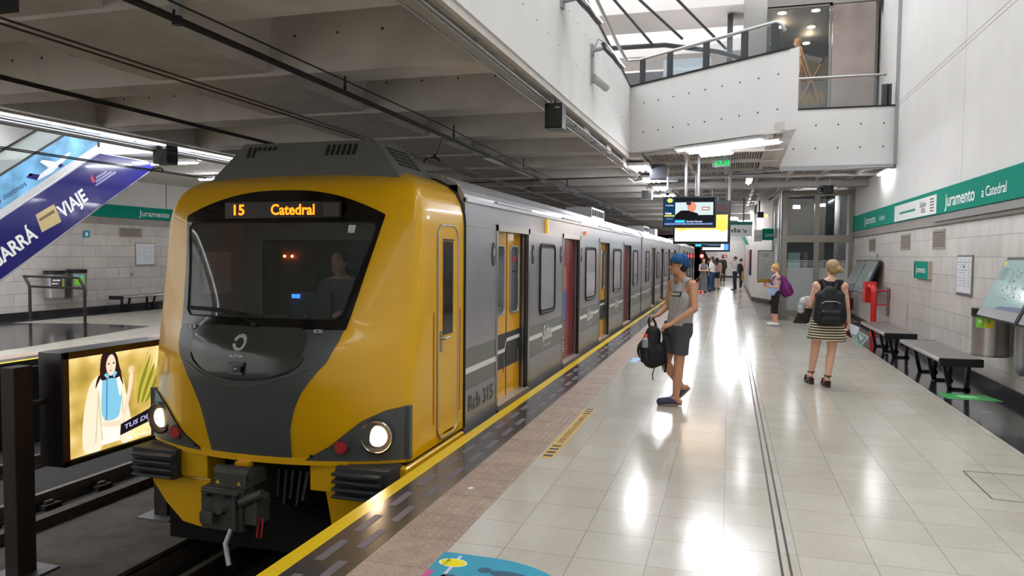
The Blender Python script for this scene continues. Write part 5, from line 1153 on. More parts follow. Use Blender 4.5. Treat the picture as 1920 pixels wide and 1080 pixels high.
for y in (6.6, 9.6, 13.2, 17):
    m = MB(); m.tube([(-3.7, y, 3.3), (-3.7, y, 3.5)], .012, cable_m, 6); m.ball((-3.7, y, 3.36), .02, cable_m, 8, 6); m.build('clamp', t)
t = wires('contact_wire', 'pair of rusty contact wires above the near track', [(sag(-3.86, 0, 30, 2.99), .008, rust_cable, 'wire'), (sag(-3.94, 0, 30, 2.985), .008, rust_cable, 'wire')])
for y in (9.3, 14.2, 20):
    m = MB(); m.tube([(-3.86, y, 3.0), (-3.74, y, 3.3)], .005, cable_m, 6); m.tube([(-4.02, y, 2.96), (-4.0, y, 3.0), (-3.9, y, 3.03), (-3.8, y, 3.0), (-3.78, y, 2.96)], .012, cable_m, 6); m.ball((-3.86, y, 3.05), .02, cable_m, 8, 6); m.build('dropper', t)
t = wires('contact_wire', 'pair of contact wires above the empty far track', [(sag(-8.66, 0, 30, 2.99), .009, cable_m, 'wire'), (sag(-8.76, 0, 30, 2.985), .009, cable_m, 'wire'), (sag(-8.35, 0, 30, 3.32, .05), .008, cable_m, 'messenger_wire')])
for y in (9.6,): m = MB(); m.tube([(-8.7, y, 3.0), (-8.55, y, 3.3)], .006, cable_m, 6); m.tube([(-8.84, y, 2.98), (-8.78, y, 3.03), (-8.62, y, 3.03), (-8.58, y, 2.98)], .014, cable_m, 6); m.build('dropper', t)
wires('overhead_wire', 'thick dark feeder bar near the middle of the track ceiling', [([(-6.35, 0, 3.28), (-6.35, 5, 3.28), (-6.4, 9, 3.29), (-6.45, 14, 3.3), (-6.45, 25, 3.3)], .026, cable_m, 'feeder_bar')])
t = wires('tension_wire', 'thin black cross wire spanning the track ceiling toward the lights', [([(-6.2, 15.6, 3.3), (-2.0, 15.6, 3.38)], .012, cable_m, 'wire')])
m = MB(); m.box(-3.98, -3.7, 2.7, 3.1, 3.0, 3.12, cable_m); m.ball((-3.95, 3.05, 3.04), .05, rust_cable); tag(m.build('insulator', origin=(-3.9, 3, 3.05)), 'dark insulator clamp where the contact wires enter at the upper left', 'insulator')
m = MB(); m.tube([(-2.3, 16.5, 3.5), (-2.2, 17.6, 3.45), (-2.0, 17.7, 3.5), (-.9, 17.7, 3.53)], .02, galv); m.box(-2.1, -1.2, 17.66, 17.72, 3.45, 3.49, galv); tag(m.build('conduit', origin=(-2, 17.6, 3.5)), 'bent grey conduit crossing above the train at the first lights', 'conduit')

# ---------------------------------------------------------------- median: light box and posts
postm = mat('rust brown post', srgb(44, 34, 30), .6, .2, noise=.2, nscale=10)
for lbl, (x0_, x1_, y0_, y1_, z1_) in (('dark brown steel post at the left edge before the poster', (-5.93, -5.78, 4.72, 4.9, .72)), ('dark steel post standing on a plate behind the train apron', (-5.83, -5.66, 6.32, 6.5, .6))):
    t = thing('steel_post', lbl, 'post', ((x0_+x1_)/2, (y0_+y1_)/2, -1.1))
    m = MB(); m.box(x0_, x1_, y0_, y1_, -1.1, z1_, postm); m.build('shaft', t, bevel=.008)
    m = MB(); m.box(x0_-.12, x1_+.12, y0_-.12, y1_+.12, -1.1, -1.085, mat('base plate', srgb(96, 92, 94), .5, .5)); m.build('base_plate', t)
    m = MB(); m.cyl((x1_-.02, y1_-.03, .38), (x1_-.02, 5.1 if y0_ < 5 else y1_+.1, .38), .025, postm, 8); m.build('bracket', t)
t = thing('light_box', 'black framed light box with a woman in a pale coat standing between the tracks', 'light box', (-5.6, 5.5, -.2))
bx0, bx1, by0, by1, bz0, bz1 = -5.86, -5.6, 5.02, 6.28, -.2, .82
m = MB(); m.box(bx0, bx1, by0, by1, bz0, bz1, mat('light box black', srgb(28, 24, 24), .3, coat=.3)); m.box(bx1, bx1+.02, by0, by1, bz1-.06, bz1, mat('light box brown edge', srgb(62, 40, 30), .3)); m.box(bx1, bx1+.02, by0, by1, bz0, bz0+.05, black_m); m.box(bx1, bx1+.02, by0, by0+.06, bz0, bz1, mat('light box brown edge', (0, 0, 0))); m.build('frame', t, bevel=.004)
px = bx1+.004
FG = [1, 0]
def Q(pts, mb, mm, o=0):
    if FG[0] != 1 and len(pts) > 4:      # soften drawn outlines
        for _ in range(2): pts = [q for (x0, z0), (x1, z1) in zip(pts, pts[1:]+pts[:1]) for q in ((x0*.75+x1*.25, z0*.75+z1*.25), (x0*.25+x1*.75, z0*.25+z1*.75))]
    mb.poly([V((px+o, by0+.07+(a*FG[0]+FG[1])*1.4, bz0+.055+b*.9)) for a, b in pts], mm)
m = MB(); pm = bpy.data.materials.new('backlit golden poster'); pm.use_nodes = True; nt = NT(pm)
nt.p.inputs['Base Color'].default_value = (0, 0, 0, 1); tc = nt.n('ShaderNodeTexCoord'); mp = nt.n('ShaderNodeMapping'); mp.inputs['Scale'].default_value = (1, 1.6, 2.2); nt.l(tc.outputs['Object'], mp.inputs[0])
nz = nt.n('ShaderNodeTexNoise'); nz.inputs['Scale'].default_value = 1.6; nz.inputs['Detail'].default_value = 1.5; nt.l(mp.outputs[0], nz.inputs[0]); cr = nt.n('ShaderNodeValToRGB')
cr.color_ramp.elements[0].position = .3; cr.color_ramp.elements[0].color = srgb(150, 128, 40); cr.color_ramp.elements[1].position = .7; cr.color_ramp.elements[1].color = srgb(250, 232, 170)
e_ = cr.color_ramp.elements.new(.5); e_.color = srgb(212, 178, 96); nt.l(nz.outputs[0], cr.inputs[0]); nt.l(cr.outputs[0], nt.p.inputs['Emission Color']); nt.p.inputs['Emission Strength'].default_value = 1.0
Q([(0, 0), (.84, 0), (.84, 1), (0, 1)], m, pm); poster = m.build('poster', t); FG[:] = [.68, -.04]
m = MB()
def em(n_, c_, s_=1.0): return emi('poster '+n_, srgb(*c_), s_)
Q([(.19, 0.03), (.2, .35), (.27, .68), (.36, .78), (.45, .8), (.46, .3), (.43, .0), (.3, 0)], m, em('coat', (232, 224, 196)), .001)
Q([(.6, .8), (.68, .76), (.72, .6), (.76, .4), (.8, .2), (.78, .0), (.64, .0), (.6, .35)], m, em('coat', (0, 0, 0)), .001)
Q([(.42, .05), (.64, .05), (.64, .3), (.42, .3)], m, em('trousers', (236, 232, 214), 1.1), .0015)
Q([(.42, .3), (.42, .6), (.44, .78), (.52, .74), (.6, .78), (.68, .62), (.66, .4), (.62, .28)], m, em('shirt', (128, 192, 220), 1.0), .002)
Q([(.475, .3), (.485, .3), (.5, .76), (.49, .76)], m, em('shirt seam', (40, 90, 150)), .0025)
sk_ = em('skin', (244, 208, 182), 1.05); hr_ = em('hair', (44, 28, 24), 1)
Q([(.5, .74), (.58, .74), (.6, .82), (.5, .82)], m, sk_, .0025)
Q([(.4, .74), (.42, .98), (.48, 1.03), (.56, 1.04), (.62, .98), (.65, .84), (.68, .76), (.62, .72), (.52, .74), (.46, .72)], m, hr_, .003)
Q([(.48, .89), (.485, .83), (.51, .775), (.54, .755), (.57, .775), (.598, .83), (.605, .89), (.59, .95), (.56, .99), (.51, .97)], m, sk_, .004)
Q([(.62, .8), (.66, .7), (.7, .62), (.68, .72), (.66, .8), (.64, .86)], m, hr_, .0032); Q([(.4, .8), (.36, .72), (.35, .64), (.38, .7), (.42, .76)], m, hr_, .0032)
for (pa, pb) in (((.4, .78), (.34, .1)), ((.38, .6), (.42, .1)), ((.64, .76), (.7, .2))):
    Q([(pa[0], pa[1]), (pa[0]+.012, pa[1]), (pb[0]+.012, pb[1]), (pb[0], pb[1])], m, em('coat fold', (200, 190, 156)), .0022)
Q([(.4, .8), (.44, .76), (.42, .5), (.4, .6), (.37, .68)], m, em('lapel', (246, 240, 220)), .0023); Q([(.6, .78), (.64, .78), (.68, .62), (.65, .5), (.63, .6)], m, em('lapel', (0, 0, 0)), .0023)
Q([(.455, .78), (.5, .73), (.52, .76), (.49, .8)], m, em('collar', (120, 190, 226)), .0035); Q([(.56, .76), (.58, .73), (.62, .78), (.59, .81)], m, em('collar', (0, 0, 0)), .0035)
Q([(.5, .89), (.52, .9), (.53, .885), (.51, .88)], m, hr_, .0045); Q([(.56, .89), (.58, .9), (.59, .885), (.57, .88)], m, hr_, .0045); Q([(.52, .82), (.55, .825), (.545, .81), (.53, .808)], m, em('lips', (190, 90, 90)), .0045); Q([(.54, .86), (.545, .88), (.55, .845), (.535, .845)], m, em('nose', (226, 180, 160)), .0045)
Q([(.42, .24), (.42, .3), (.6, .28), (.7, .24), (.68, .2), (.58, .21)], m, sk_, .003)
Q([(.66, .22), (.7, .24), (.8, .56), (.83, .74), (.8, .78), (.77, .72), (.76, .6)], m, sk_, .003)
for k in range(5): Q([(.765+k*.014, .75), (.775+k*.014, .76), (.775+k*.016, .84-.012*abs(k-2)), (.765+k*.016, .83-.012*abs(k-2))], m, sk_, .0034)
tag(m.build('figure', poster), 'woman with long dark hair, pale coat and blue shirt')
m = MB()
for k in range(7):
    a_ = 1.15+k*.02; Q([(a_-.3, .35+.0*k), (a_-.27+.03*k, .5), (a_-.1+.01*k, .98-.05*k), (a_-.12, .96-.06*k), (a_-.3+.02*k, .6-.02*k)], m, em('leaf', (150, 140, 40), .8) if k % 2 else em('leaf light', (196, 186, 80), .9), .0008+.0001*k)
m.build('foliage', poster)
FG[:] = [.75, -.07]; m = MB(); Q([(.62, .1), (.63, .22), (1.05, .33), (1.05, .18)], m, em('label black', (26, 22, 26)), .006)
yq = V((0, 1, .17)).normalized(); text(m, 'TUS DESEO', V((px+.007, by0+.07+.43*1.4, bz0+.055+.15*.9)), yq, V((0, .2, 1)), .045, em('label lilac', (190, 180, 230)), .02, .5)
text(m, 'EL CABILDO', V((px+.007, by0+.07+.46*1.4, bz0+.055+.03*.9)), V((0, 1, .0)), V((0, 0, 1)), .03, em('label white', (250, 246, 230)), .01, .4); m.build('caption', poster)

# ---------------------------------------------------------------- escalator on the left platform
EX = -12.5; sd_ = V((0, .824, .566)); up_ = V((0, -.566, .824)); navy = mat('navy advert', srgb(34, 32, 104), .22, coat=.5); silv = mat('escalator silver', srgb(206, 206, 208), .35, .3)
t = thing('escalator', 'escalator with a navy advert on its side rising over the left platform', 'escalator', (EX, 9, 0))
base = [(7.2, -.02), (8.4, 0.0), (12.09, 2.54), (13.16, 3.24), (13.7, 3.58), (13.7, 3.73), (12.18, 3.74), (8.6, 1.30), (7.2, 1.0)]
base = [(y, max(z, 0)) for y, z in base]
m = MB(); m.prism([(EX-.01, y, z) for y, z in base], (-.05, 0, 0), silv); m.prism([(EX-1.45, y, z) for y, z in base], (-.05, 0, 0), silv)
m.prism([(EX-.05, 8.4, .0), (EX-.05, 12.09, 2.5), (EX-.05, 13.6, 3.5), (EX-.05, 13.6, 3.7), (EX-.05, 12.1, 3.2), (EX-.05, 8.4, .7)], (-1.35, 0, 0), darkgrey); m.build('truss', t)
m = MB(); m.prism([(EX, y, z) for y, z in [(8.2, .03), (12.09, 2.57), (13.68, 3.6), (13.68, 3.71), (12.2, 3.72), (8.2, 1.04)]], (.012, 0, 0), navy); side = m.build('advert_panel', t); tag(side, 'navy advert panel')
m = MB(); X_ = EX+.014
text(m, 'GARRÁ', (X_, 9.88, 1.37), sd_, up_, .25, lettering, .03, 1.06); text(m, '¡A', (X_, 9.45, 1.06), sd_, up_, .25, lettering, .03, .36); text(m, 'VIAJE', (X_, 11.28, 2.34), sd_, up_, .25, lettering, .03, .74)
c_ = V((X_, 10.98, 2.33)); card = [c_+sd_*a+up_*b for a, b in ((-.28, -.14), (.2, -.2), (.26, .16), (-.2, .2))]; m.poly(card, mat('gold card', srgb(200, 180, 130), .4)); m.poly([c_+sd_*a+up_*b+V((.001, 0, 0)) for a, b in ((-.2, .05), (.18, .02), (.19, .08), (-.19, .1))], mat('card brown', srgb(120, 100, 80), .4))
for k in range(3): m.poly([V((X_, 12.1, 3.02))+sd_*a+up_*b for a, b in ((0+.05*k, .02+.06*k), (.62-.1*k, .0+.06*k), (.62-.1*k, .04+.06*k), (.05*k, .06+.06*k))], mat('blurred logo', srgb(130, 130, 170), .4))
m.poly([V((X_, 12.0, 3.1))+sd_*a+up_*b for a, b in ((0, 0), (.08, -.02), (.1, .14), (.02, .12))], mat('logo red', srgb(170, 40, 70), .4)); m.build('lettering', side)
def strip(z_lo, z_hi, mm, nm, par, o=.012, y0_=8.2, y1_=12.15):
    m = MB(); s_ = .687; f0 = lambda z0_, y: z0_+s_*(y-10.0)
    m.prism([(EX+o-.01, y0_, f0(z_lo, y0_)), (EX+o-.01, y1_, f0(z_lo, y1_)), (EX+o-.01, y1_, f0(z_hi, y1_)), (EX+o-.01, y0_, f0(z_hi, y0_))], (-.03, 0, 0), mm); return m.build(nm, par)
strip(2.27, 2.42, silv, 'skirt_strip', t); skyp = strip(2.42, 3.0, mat('sky advert', srgb(120, 180, 222), .2, coat=.6, noise=.5, nscale=2.2), 'sky_panel', t); strip(3.0, 3.05, darkgrey, 'rail_strip', t)
strip(3.05, 3.42, mat('balustrade glass', srgb(176, 186, 184), .08, alpha=.6, coat=.4), 'balustrade', t, .0, 8.2, 11.3); strip(3.42, 3.47, rubber, 'handrail', t, .03, 8.2, 11.3)
m = MB(); X_ = EX+.004; text(m, '200 destinos', (X_, 9.85, 2.44), sd_, up_, .1, mat('dark blue ink', srgb(30, 36, 90), .4), .004, .85)
wm = mat('airliner white', srgb(226, 228, 236), .3); pc = V((X_, 11.1, 3.33))
m.poly([pc+sd_*a+up_*b for a, b in ((-.45, -.06), (-.1, -.09), (.4, -.02), (.52, .03), (.45, .06), (0, .03), (-.4, .0))], wm); m.poly([pc+sd_*a+up_*b+V((.001, 0, 0)) for a, b in ((-.45, -.05), (-.62, .1), (-.5, .12), (-.34, .0))], navy); m.poly([pc+sd_*a+up_*b+V((.001, 0, 0)) for a, b in ((-.52, .07), (-.56, .12), (-.5, .12), (-.46, .07))], mat('logo red', (0, 0, 0)))
m.poly([pc+sd_*a+up_*b+V((.001, 0, 0)) for a, b in ((-.1, .02), (-.2, .2), (-.12, .2), (.12, .03))], wm); m.poly([pc+sd_*a+up_*b+V((.001, 0, 0)) for a, b in ((.1, -.04), (.2, -.04), (.22, -.1), (.12, -.1))], navy); tag(m.build('airliner_print', skyp), 'printed airliner and the words 200 destinos')

# ---------------------------------------------------------------- floor stickers and litter
t = thing('floor_sticker', 'yellow and black striped waiting line sticker on the floor beside the tactile strip', 'sticker', (-1.45, 7, 0))
m = MB(); m.box(-1.51, -1.4, 5.98, 8.08, .0005, .0022, mat('sticker ochre', srgb(206, 168, 84), .45)); m.build('base', t)
m = MB()
for y0_ in (6.03, 7.78):
    for k in range(4 if y0_ < 7 else 3): m.box(-1.495, -1.415, y0_+.11*k, y0_+.11*k+.055, .0022, .003, mat('sticker dark', srgb(56, 60, 74), .5))
text(m, 'ESPERÁ DETRÁS DE LA LÍNEA AMARILLA', (-1.425, 6.5, .003), (0, 1, 0), (-1, 0, 0), .055, mat('sticker dark', (0, 0, 0)), .01, 1.22); m.build('print', t)
t = thing('floor_sticker', 'blue floor sticker with a yellow oval, its rounded end near the tactile strip', 'sticker', (-1.2, 3.3, 0))
m = MB(); blu = mat('sticker blue', srgb(46, 150, 176), .4, noise=.08); pts = [(-1.54, 3.0), (-1.54, 3.89)]+[(-1.25+.62*math.sin(a), 3.27+.62*math.cos(a)) for a in [PI*k/2/14 for k in range(15)]]+[(-.63, 3.0)]
m.prism([(x, y, .0008) for x, y in pts], (0, 0, .0015), blu); bs = m.build('base', t)
m = MB(); ell = lambda cx_, cy_, a_, b_, z_, mm, n_=20, r_=0: m.poly([(cx_+a_*math.cos(k*2*PI/n_)*math.cos(r_)-b_*math.sin(k*2*PI/n_)*math.sin(r_), cy_+a_*math.cos(k*2*PI/n_)*math.sin(r_)+b_*math.sin(k*2*PI/n_)*math.cos(r_), z_) for k in range(n_)], mm)
dk_ = mat('sticker slate', srgb(50, 84, 108), .45); pk = mat('sticker pink', srgb(196, 84, 140), .45)
m.poly([(-1.44, 3.0, .0026), (-1.42, 3.0, .0026), (-1.42, 3.86, .0026), (-1.44, 3.86, .0026)], mat('sticker lilac', srgb(200, 196, 216), .45))
ell(-1.44, 3.76, .082, .055, .0028, lettering); ell(-1.44, 3.76, .075, .05, .003, yel); text(m, 'Tu lugar', (-1.47, 3.71, .0034), (0, 1, 0), (-1, 0, 0), .02, black_ink, .01, .1)
ell(-1.24, 3.72, .04, .035, .0026, dk_); ell(-1.4, 3.58, .05, .04, .0026, dk_); ell(-1.08, 3.69, .13, .05, .0028, dk_, 20, -.15); ell(-1.22, 3.55, .15, .06, .0028, dk_, 20, -.1)
for k in range(3): m.poly([(-1.05, 3.7-k*.06, .0027), (-.8, 3.66-k*.05, .0027), (-.8, 3.64-k*.05, .0027), (-1.05, 3.66-k*.06, .0027)], dk_)
m.poly([(-1.54, 3.4, .0027), (-1.5, 3.4, .0027), (-1.5, 3.64, .0027), (-1.54, 3.64, .0027)], pk); ell(-1.36, 3.46, .09, .08, .0027, pk); m.poly([(-.8, 3.5, .0027), (-.7, 3.6, .0027), (-.76, 3.66, .0027), (-.86, 3.6, .0027)], yel); m.build('print', bs)
t = thing('floor_sticker', 'small pale blue sticker on the floor left of the man with the backpack', 'sticker', (-1.42, 12.1, 0)); m = MB(); m.box(-1.52, -1.33, 11.8, 12.4, .0005, .002, mat('sticker pale blue', srgb(140, 190, 214), .4)); m.build('base', t); m = MB(); m.box(-1.4, -1.35, 11.85, 12.1, .002, .0026, pk); m.build('print', t)
t = thing('floor_sticker', 'green parallelogram sticker on the dark floor before the nearest bench', 'sticker', (2.9, 10.3, 0)); m = MB(); m.prism([(2.6, 10.08, .0005), (3.2, 10.08, .0005), (3.12, 10.5, .0005), (2.58, 10.5, .0005)], (0, 0, .0015), mat('sticker green', srgb(60, 160, 80), .4)); m.build('base', t); m = MB(); m.prism([(2.78, 10.22, .002), (2.98, 10.22, .002), (2.96, 10.38, .002), (2.76, 10.38, .002)], (0, 0, .0005), mat('sticker pale green', srgb(150, 220, 160), .4)); m.build('print', t)
for k, (x, y) in enumerate(((2.75, 9.3), (2.85, 8.2), (2.7, 11.5), (2.75, 12.9), (2.7, 14.5))):
    m = MB(); m.box(x, x+.1, y, y+.06, .0005, .002, galv); tag(m.build('floor_stud', origin=(x, y, 0)), ['thin pale mark on the dark floor nearest the camera but one', 'thin pale mark on the dark floor nearest the camera', 'thin pale mark on the dark floor under the nearest bench', 'thin pale mark on the dark floor between the benches', 'thin pale mark on the dark floor under the farther bench'][k], 'floor mark')
m = MB(); m.obox((1.98, 19.9, .03), (.07, .02, 0), (-.01, .04, 0), (0, 0, .025), white_p); tag(m.build('crumpled_paper', origin=(1.98, 19.9, 0), bevel=.01), 'crumpled white paper on the floor before the lift', 'litter', kind='thing')
m = MB(); m.obox((-1.78, 5.0, .008), (.012, .015, 0), (-.01, .01, 0), (0, 0, .004), lettering); tag(m.build('litter', origin=(-1.78, 5, 0)), 'tiny scrap of litter on the tactile strip', 'litter', kind='thing')
# ================================================================ PEOPLE
def capsule(p, q, r1, r2, n=14):
    p, q = V(p), V(q); d = q-p; L_ = d.length
    if L_ < 1e-5: d = V((0, 0, 1)); L_ = 1e-5
    d = d/L_; u = d.orthogonal().normalized(); w_ = d.cross(u); rings = []
    for k in range(6): a = PI/2*(1-k/5.0); rings.append((p-d*r1*math.sin(a), max(r1*math.cos(a), 1e-4)))
    for k in range(6): a = PI/2*k/5.0; rings.append((q+d*r2*math.sin(a), max(r2*math.cos(a), 1e-4)))
    return [[c+(u*math.cos(2*PI*i/n)+w_*math.sin(2*PI*i/n))*r for i in range(n)] for c, r in rings]
def frame(z, x):
    z = V(z).normalized(); x = V(x); x = (x-z*x.dot(z)).normalized(); y = z.cross(x)
    return Matrix((x, y, z)).transposed()
def blob(name, shapes, mt, parent, voxel=.012, smooth=3, cuts=(), label=None, thick=0, scoops=()):
    """one continuous surface grown round capsules ('c', p, q, r1, r2) and ellipsoids ('e', centre, radii, rotation)"""
    m = MB()
    for s in shapes:
        if s[0] == 'c': m.loft(capsule(*s[1:]), mt, True, True)
        else: m.ball(s[1], s[2], mt, 18, 12, s[3] if len(s) > 3 else None)
    o = m.build('blob'); md = o.modifiers.new('r', 'REMESH'); md.mode = 'VOXEL'; md.voxel_size = voxel; md.use_smooth_shade = True
    if smooth: sm = o.modifiers.new('s', 'SMOOTH'); sm.iterations = smooth; sm.factor = .5
    dg = bpy.context.evaluated_depsgraph_get(); me = bpy.data.meshes.new_from_object(o.evaluated_get(dg))
    bpy.data.objects.remove(o)
    bm = bmesh.new(); bm.from_mesh(me)
    for co, no in cuts:
        r = bmesh.ops.bisect_plane(bm, geom=bm.verts[:]+bm.edges[:]+bm.faces[:], plane_co=V(co), plane_no=V(no), clear_outer=True)
    for c_, r_ in scoops:
        c_ = V(c_); bmesh.ops.delete(bm, geom=[v for v in bm.verts if (v.co-c_).length < r_], context='VERTS')
        for v in bm.verts:
            if v.is_boundary and (v.co-c_).length < r_+voxel*1.6: v.co = c_+(v.co-c_).normalized()*(r_+voxel*.4)
    inv = wmat(parent).inverted()
    for v in bm.verts: v.co = inv @ v.co
    for f_ in bm.faces: f_.smooth = True
    me2 = bpy.data.meshes.new(name); bm.to_mesh(me2); bm.free(); bpy.data.meshes.remove(me)
    me2.materials.clear(); me2.materials.append(mt)
    o = bpy.data.objects.new(name, me2); COL.objects.link(o); o.parent = parent; WM[o.name] = wmat(parent).copy()
    if cuts and thick: s_ = o.modifiers.new('t', 'SOLIDIFY'); s_.thickness = thick; s_.offset = 1
    if label: o['label'] = label
    return o
def bodyshapes(J, s=1.0, fem=False, fingers=True, grip=None):
    """J: world joints. s: size. returns capsules of a whole body"""
    S_ = []; c = lambda p, q, a, b: S_.append(('c', J[p] if isinstance(p, str) else p, J[q] if isinstance(q, str) else q, a*s, b*s))
    side = (J['shL']-J['shR']).normalized(); hs = (J['hipL']-J['hipR']).normalized()
    # trunk: paired columns plus chest
    ch, pe, nk = J['chest'], J['pelvis'], J['neck']
    for sg in (-1, 1):
        c(ch+side*sg*.085*s, (ch+pe)/2+side*sg*.06*s, .098, .088 if not fem else .078)
        if sg > 0: c(ch+V((0, 0, .04*s)), (ch+pe)/2, .1, .09 if not fem else .08); c((ch+pe)/2, pe, .09 if not fem else .08, .1)
        c((ch+pe)/2+side*sg*.06*s, pe+hs*sg*.075*s, .088 if not fem else .08, .1 if not fem else .108)
        sh = J['shL'] if sg > 0 else J['shR']; c(ch+side*sg*.07*s+V((0, 0, .06*s)), sh, .075, .055)
        c(nk, sh, .05, .05)
    c(ch+V((0, 0, .06*s)), nk, .09, .056); c(nk, J['head']-J['hup']*.06*s, .056 if not fem else .047, .05)
    for k in 'LR':
        c('sh'+k, 'el'+k, .054 if not fem else .045, .041 if not fem else .036); c('el'+k, 'wr'+k, .042 if not fem else .036, .026)
        c('hip'+k, 'kn'+k, .088 if not fem else .086, .058); c('kn'+k, J['kn'+k].lerp(J['an'+k], .33), .056, .058); c(J['kn'+k].lerp(J['an'+k], .33), 'an'+k, .058, .036)
        an, to = J['an'+k], J['to'+k]; fd = (to-an); heel = J.get('he'+k, an-V((fd.x, fd.y, 0)).normalized()*.04*s-V((0, 0, .05*s)))
        c(an, heel, .036, .032); c(heel, to, .033, .026); c(an, to, .034, .024)
        # hand
        hd = J['wr'+k]; hdir = J['hd'+k].normalized(); pn = J['pn'+k]; pn = (pn-hdir*pn.dot(hdir)).normalized(); ac = hdir.cross(pn)   # pn: palm normal, ac: across
        for a_ in (-.024, 0, .024): c(hd+ac*a_*.6*s, hd+hdir*.075*s+ac*a_*s, .018, .017)
        curl = J.get('curl'+k, .5)
        if fingers:
            for f_i, (off, ln) in enumerate(((-.033, .068), (-.011, .078), (.011, .073), (.031, .058))):
                b_ = hd+hdir*.085*s+ac*off*s; dirn = (hdir*math.cos(curl*.6)+pn*math.sin(curl*.6)).normalized(); p1 = b_+dirn*ln*.48*s
                d2 = (hdir*math.cos(curl*1.5)+pn*math.sin(curl*1.5)).normalized(); p2 = p1+d2*ln*.34*s; d3 = (hdir*math.cos(curl*2.3)+pn*math.sin(curl*2.3)).normalized(); p3 = p2+d3*ln*.26*s
                c(b_, p1, .0098, .009); c(p1, p2, .009, .0085); c(p2, p3, .0085, .0075)
            b_ = hd+hdir*.03*s-ac*.03*s; p1 = b_+(hdir*.6-ac*.6+pn*.4).normalized()*.04*s; p2 = p1+(hdir*.8+pn*.6).normalized()*.03*s; c(b_, p1, .013, .0105); c(p1, p2, .0105, .009)
        else:
            c(hd+hdir*.07*s, hd+(hdir*.14+pn*.03)*s, .02, .014); c(hd+hdir*.03*s-ac*.02*s, hd+hdir*.08*s-ac*.05*s, .012, .01)
    # head
    h, f_, up, rt = J['head'], J['hfw'], J['hup'], J['hrt']; M_ = Matrix((rt, f_, up)).transposed()
    S_.append(('e', h+up*.03*s, (.073*s, .092*s, .092*s), M_)); S_.append(('e', h+f_*.028*s-up*.045*s, (.056*s, .066*s, .066*s), M_))
    c(h+f_*.082*s+up*.012*s, h+f_*.108*s-up*.022*s, .009, .014); c(h+f_*.07*s-up*.085*s, h+f_*.078*s-up*.085*s, .024, .02)
    c(h+f_*.084*s-up*.052*s-rt*.014*s, h+f_*.084*s-up*.052*s+rt*.014*s, .011, .011); c(h+f_*.078*s+up*.036*s-rt*.03*s, h+f_*.078*s+up*.036*s+rt*.03*s, .012, .012)
    for sg in (-1, 1): c(h+rt*sg*.074*s+up*.015*s-f_*.008*s, h+rt*sg*.076*s-up*.02*s, .013, .009)
    return S_
def headframe(J, f_, tilt=0):
    f_ = V(f_).normalized(); up = V((0, 0, 1)); up = (up-f_*up.dot(f_)).normalized(); J['hfw'] = f_; J['hup'] = up; J['hrt'] = f_.cross(up)
def face(t, J, s=1.0, glasses=False, lips=srgb(150, 84, 74)):
    h, f_, up, rt = J['head'], J['hfw'], J['hup'], J['hrt']; M_ = Matrix((rt, f_, up)).transposed()
    m = MB()
    for sg in (-1, 1): m.ball(h+f_*.083*s+up*.018*s+rt*sg*.03*s, (.013*s, .008*s, .007*s), mat('eye white', srgb(230, 226, 220), .2), 10, 8, M_); m.ball(h+f_*.0895*s+up*.018*s+rt*sg*.03*s, (.006*s, .003*s, .006*s), black_ink, 8, 6, M_)
    m.build('eyes', t)
    m = MB(); m.ball(h+f_*.094*s-up*.052*s, (.022*s, .006*s, .007*s), mat('lips', lips, .4), 10, 8, M_); m.build('mouth', t)
    m = MB()
    for sg in (-1, 1): m.ball(h+f_*.09*s+up*.038*s+rt*sg*.03*s, (.018*s, .005*s, .004*s), mat('brow', srgb(48, 34, 28), .7), 8, 6, M_)
    m.build('eyebrows', t)
    if glasses:
        m = MB()
        for sg in (-1, 1): m.ball(h+f_*.099*s+up*.016*s+rt*sg*.032*s, (.028*s, .006*s, .021*s), black_gloss, 12, 8, M_); m.tube([h+f_*.098*s+up*.022*s+rt*sg*.058*s, h+f_*.03*s+up*.022*s+rt*sg*.083*s, h-f_*.01*s+up*.018*s+rt*sg*.082*s], .004*s, black_gloss, 6)
        m.build('sunglasses', t)
def trunk(J, s, add, fem=False, low=0.0, z_up=.06):
    side = (J['shL']-J['shR']).normalized(); hs = (J['hipL']-J['hipR']).normalized(); ch, pe = J['chest'], J['pelvis']; o = [('c', ch+V((0, 0, .05*s)), (ch+pe)/2, (.106+add)*s, (.09+add)*s), ('c', (ch+pe)/2, pe-V((0, 0, low)), (.09+add)*s, (.1+add)*s), ('c', ch+V((0, 0, .06*s)), J['neck']-V((0, 0, .02*s)), (.098+add)*s, (.07+add)*s)]
    for sg in (-1, 1):
        o.append(('c', ch+side*sg*.085*s, (ch+pe)/2+side*sg*.062*s, (.1+add)*s, ((.09 if not fem else .08)+add)*s))
        o.append(('c', (ch+pe)/2+side*sg*.062*s, pe+hs*sg*.075*s-V((0, 0, low)), ((.09 if not fem else .08)+add)*s, (.102+add)*s))
        sh = J['shL'] if sg > 0 else J['shR']
        o.append(('c', ch+side*sg*.07*s+V((0, 0, z_up*s)), sh.lerp(J['neck'], .25), (.078+add)*s, (.05+add)*s)); o.append(('c', J['neck']-V((0, 0, .03*s)), sh.lerp(J['neck'], .3), (.046+add)*s, (.05+add)*s))
    return o
skin_t = mat('tanned skin', srgb(196, 144, 112), .5, noise=.04, nscale=20); skin_f = mat('fair skin', srgb(228, 176, 152), .5, noise=.04, nscale=20)

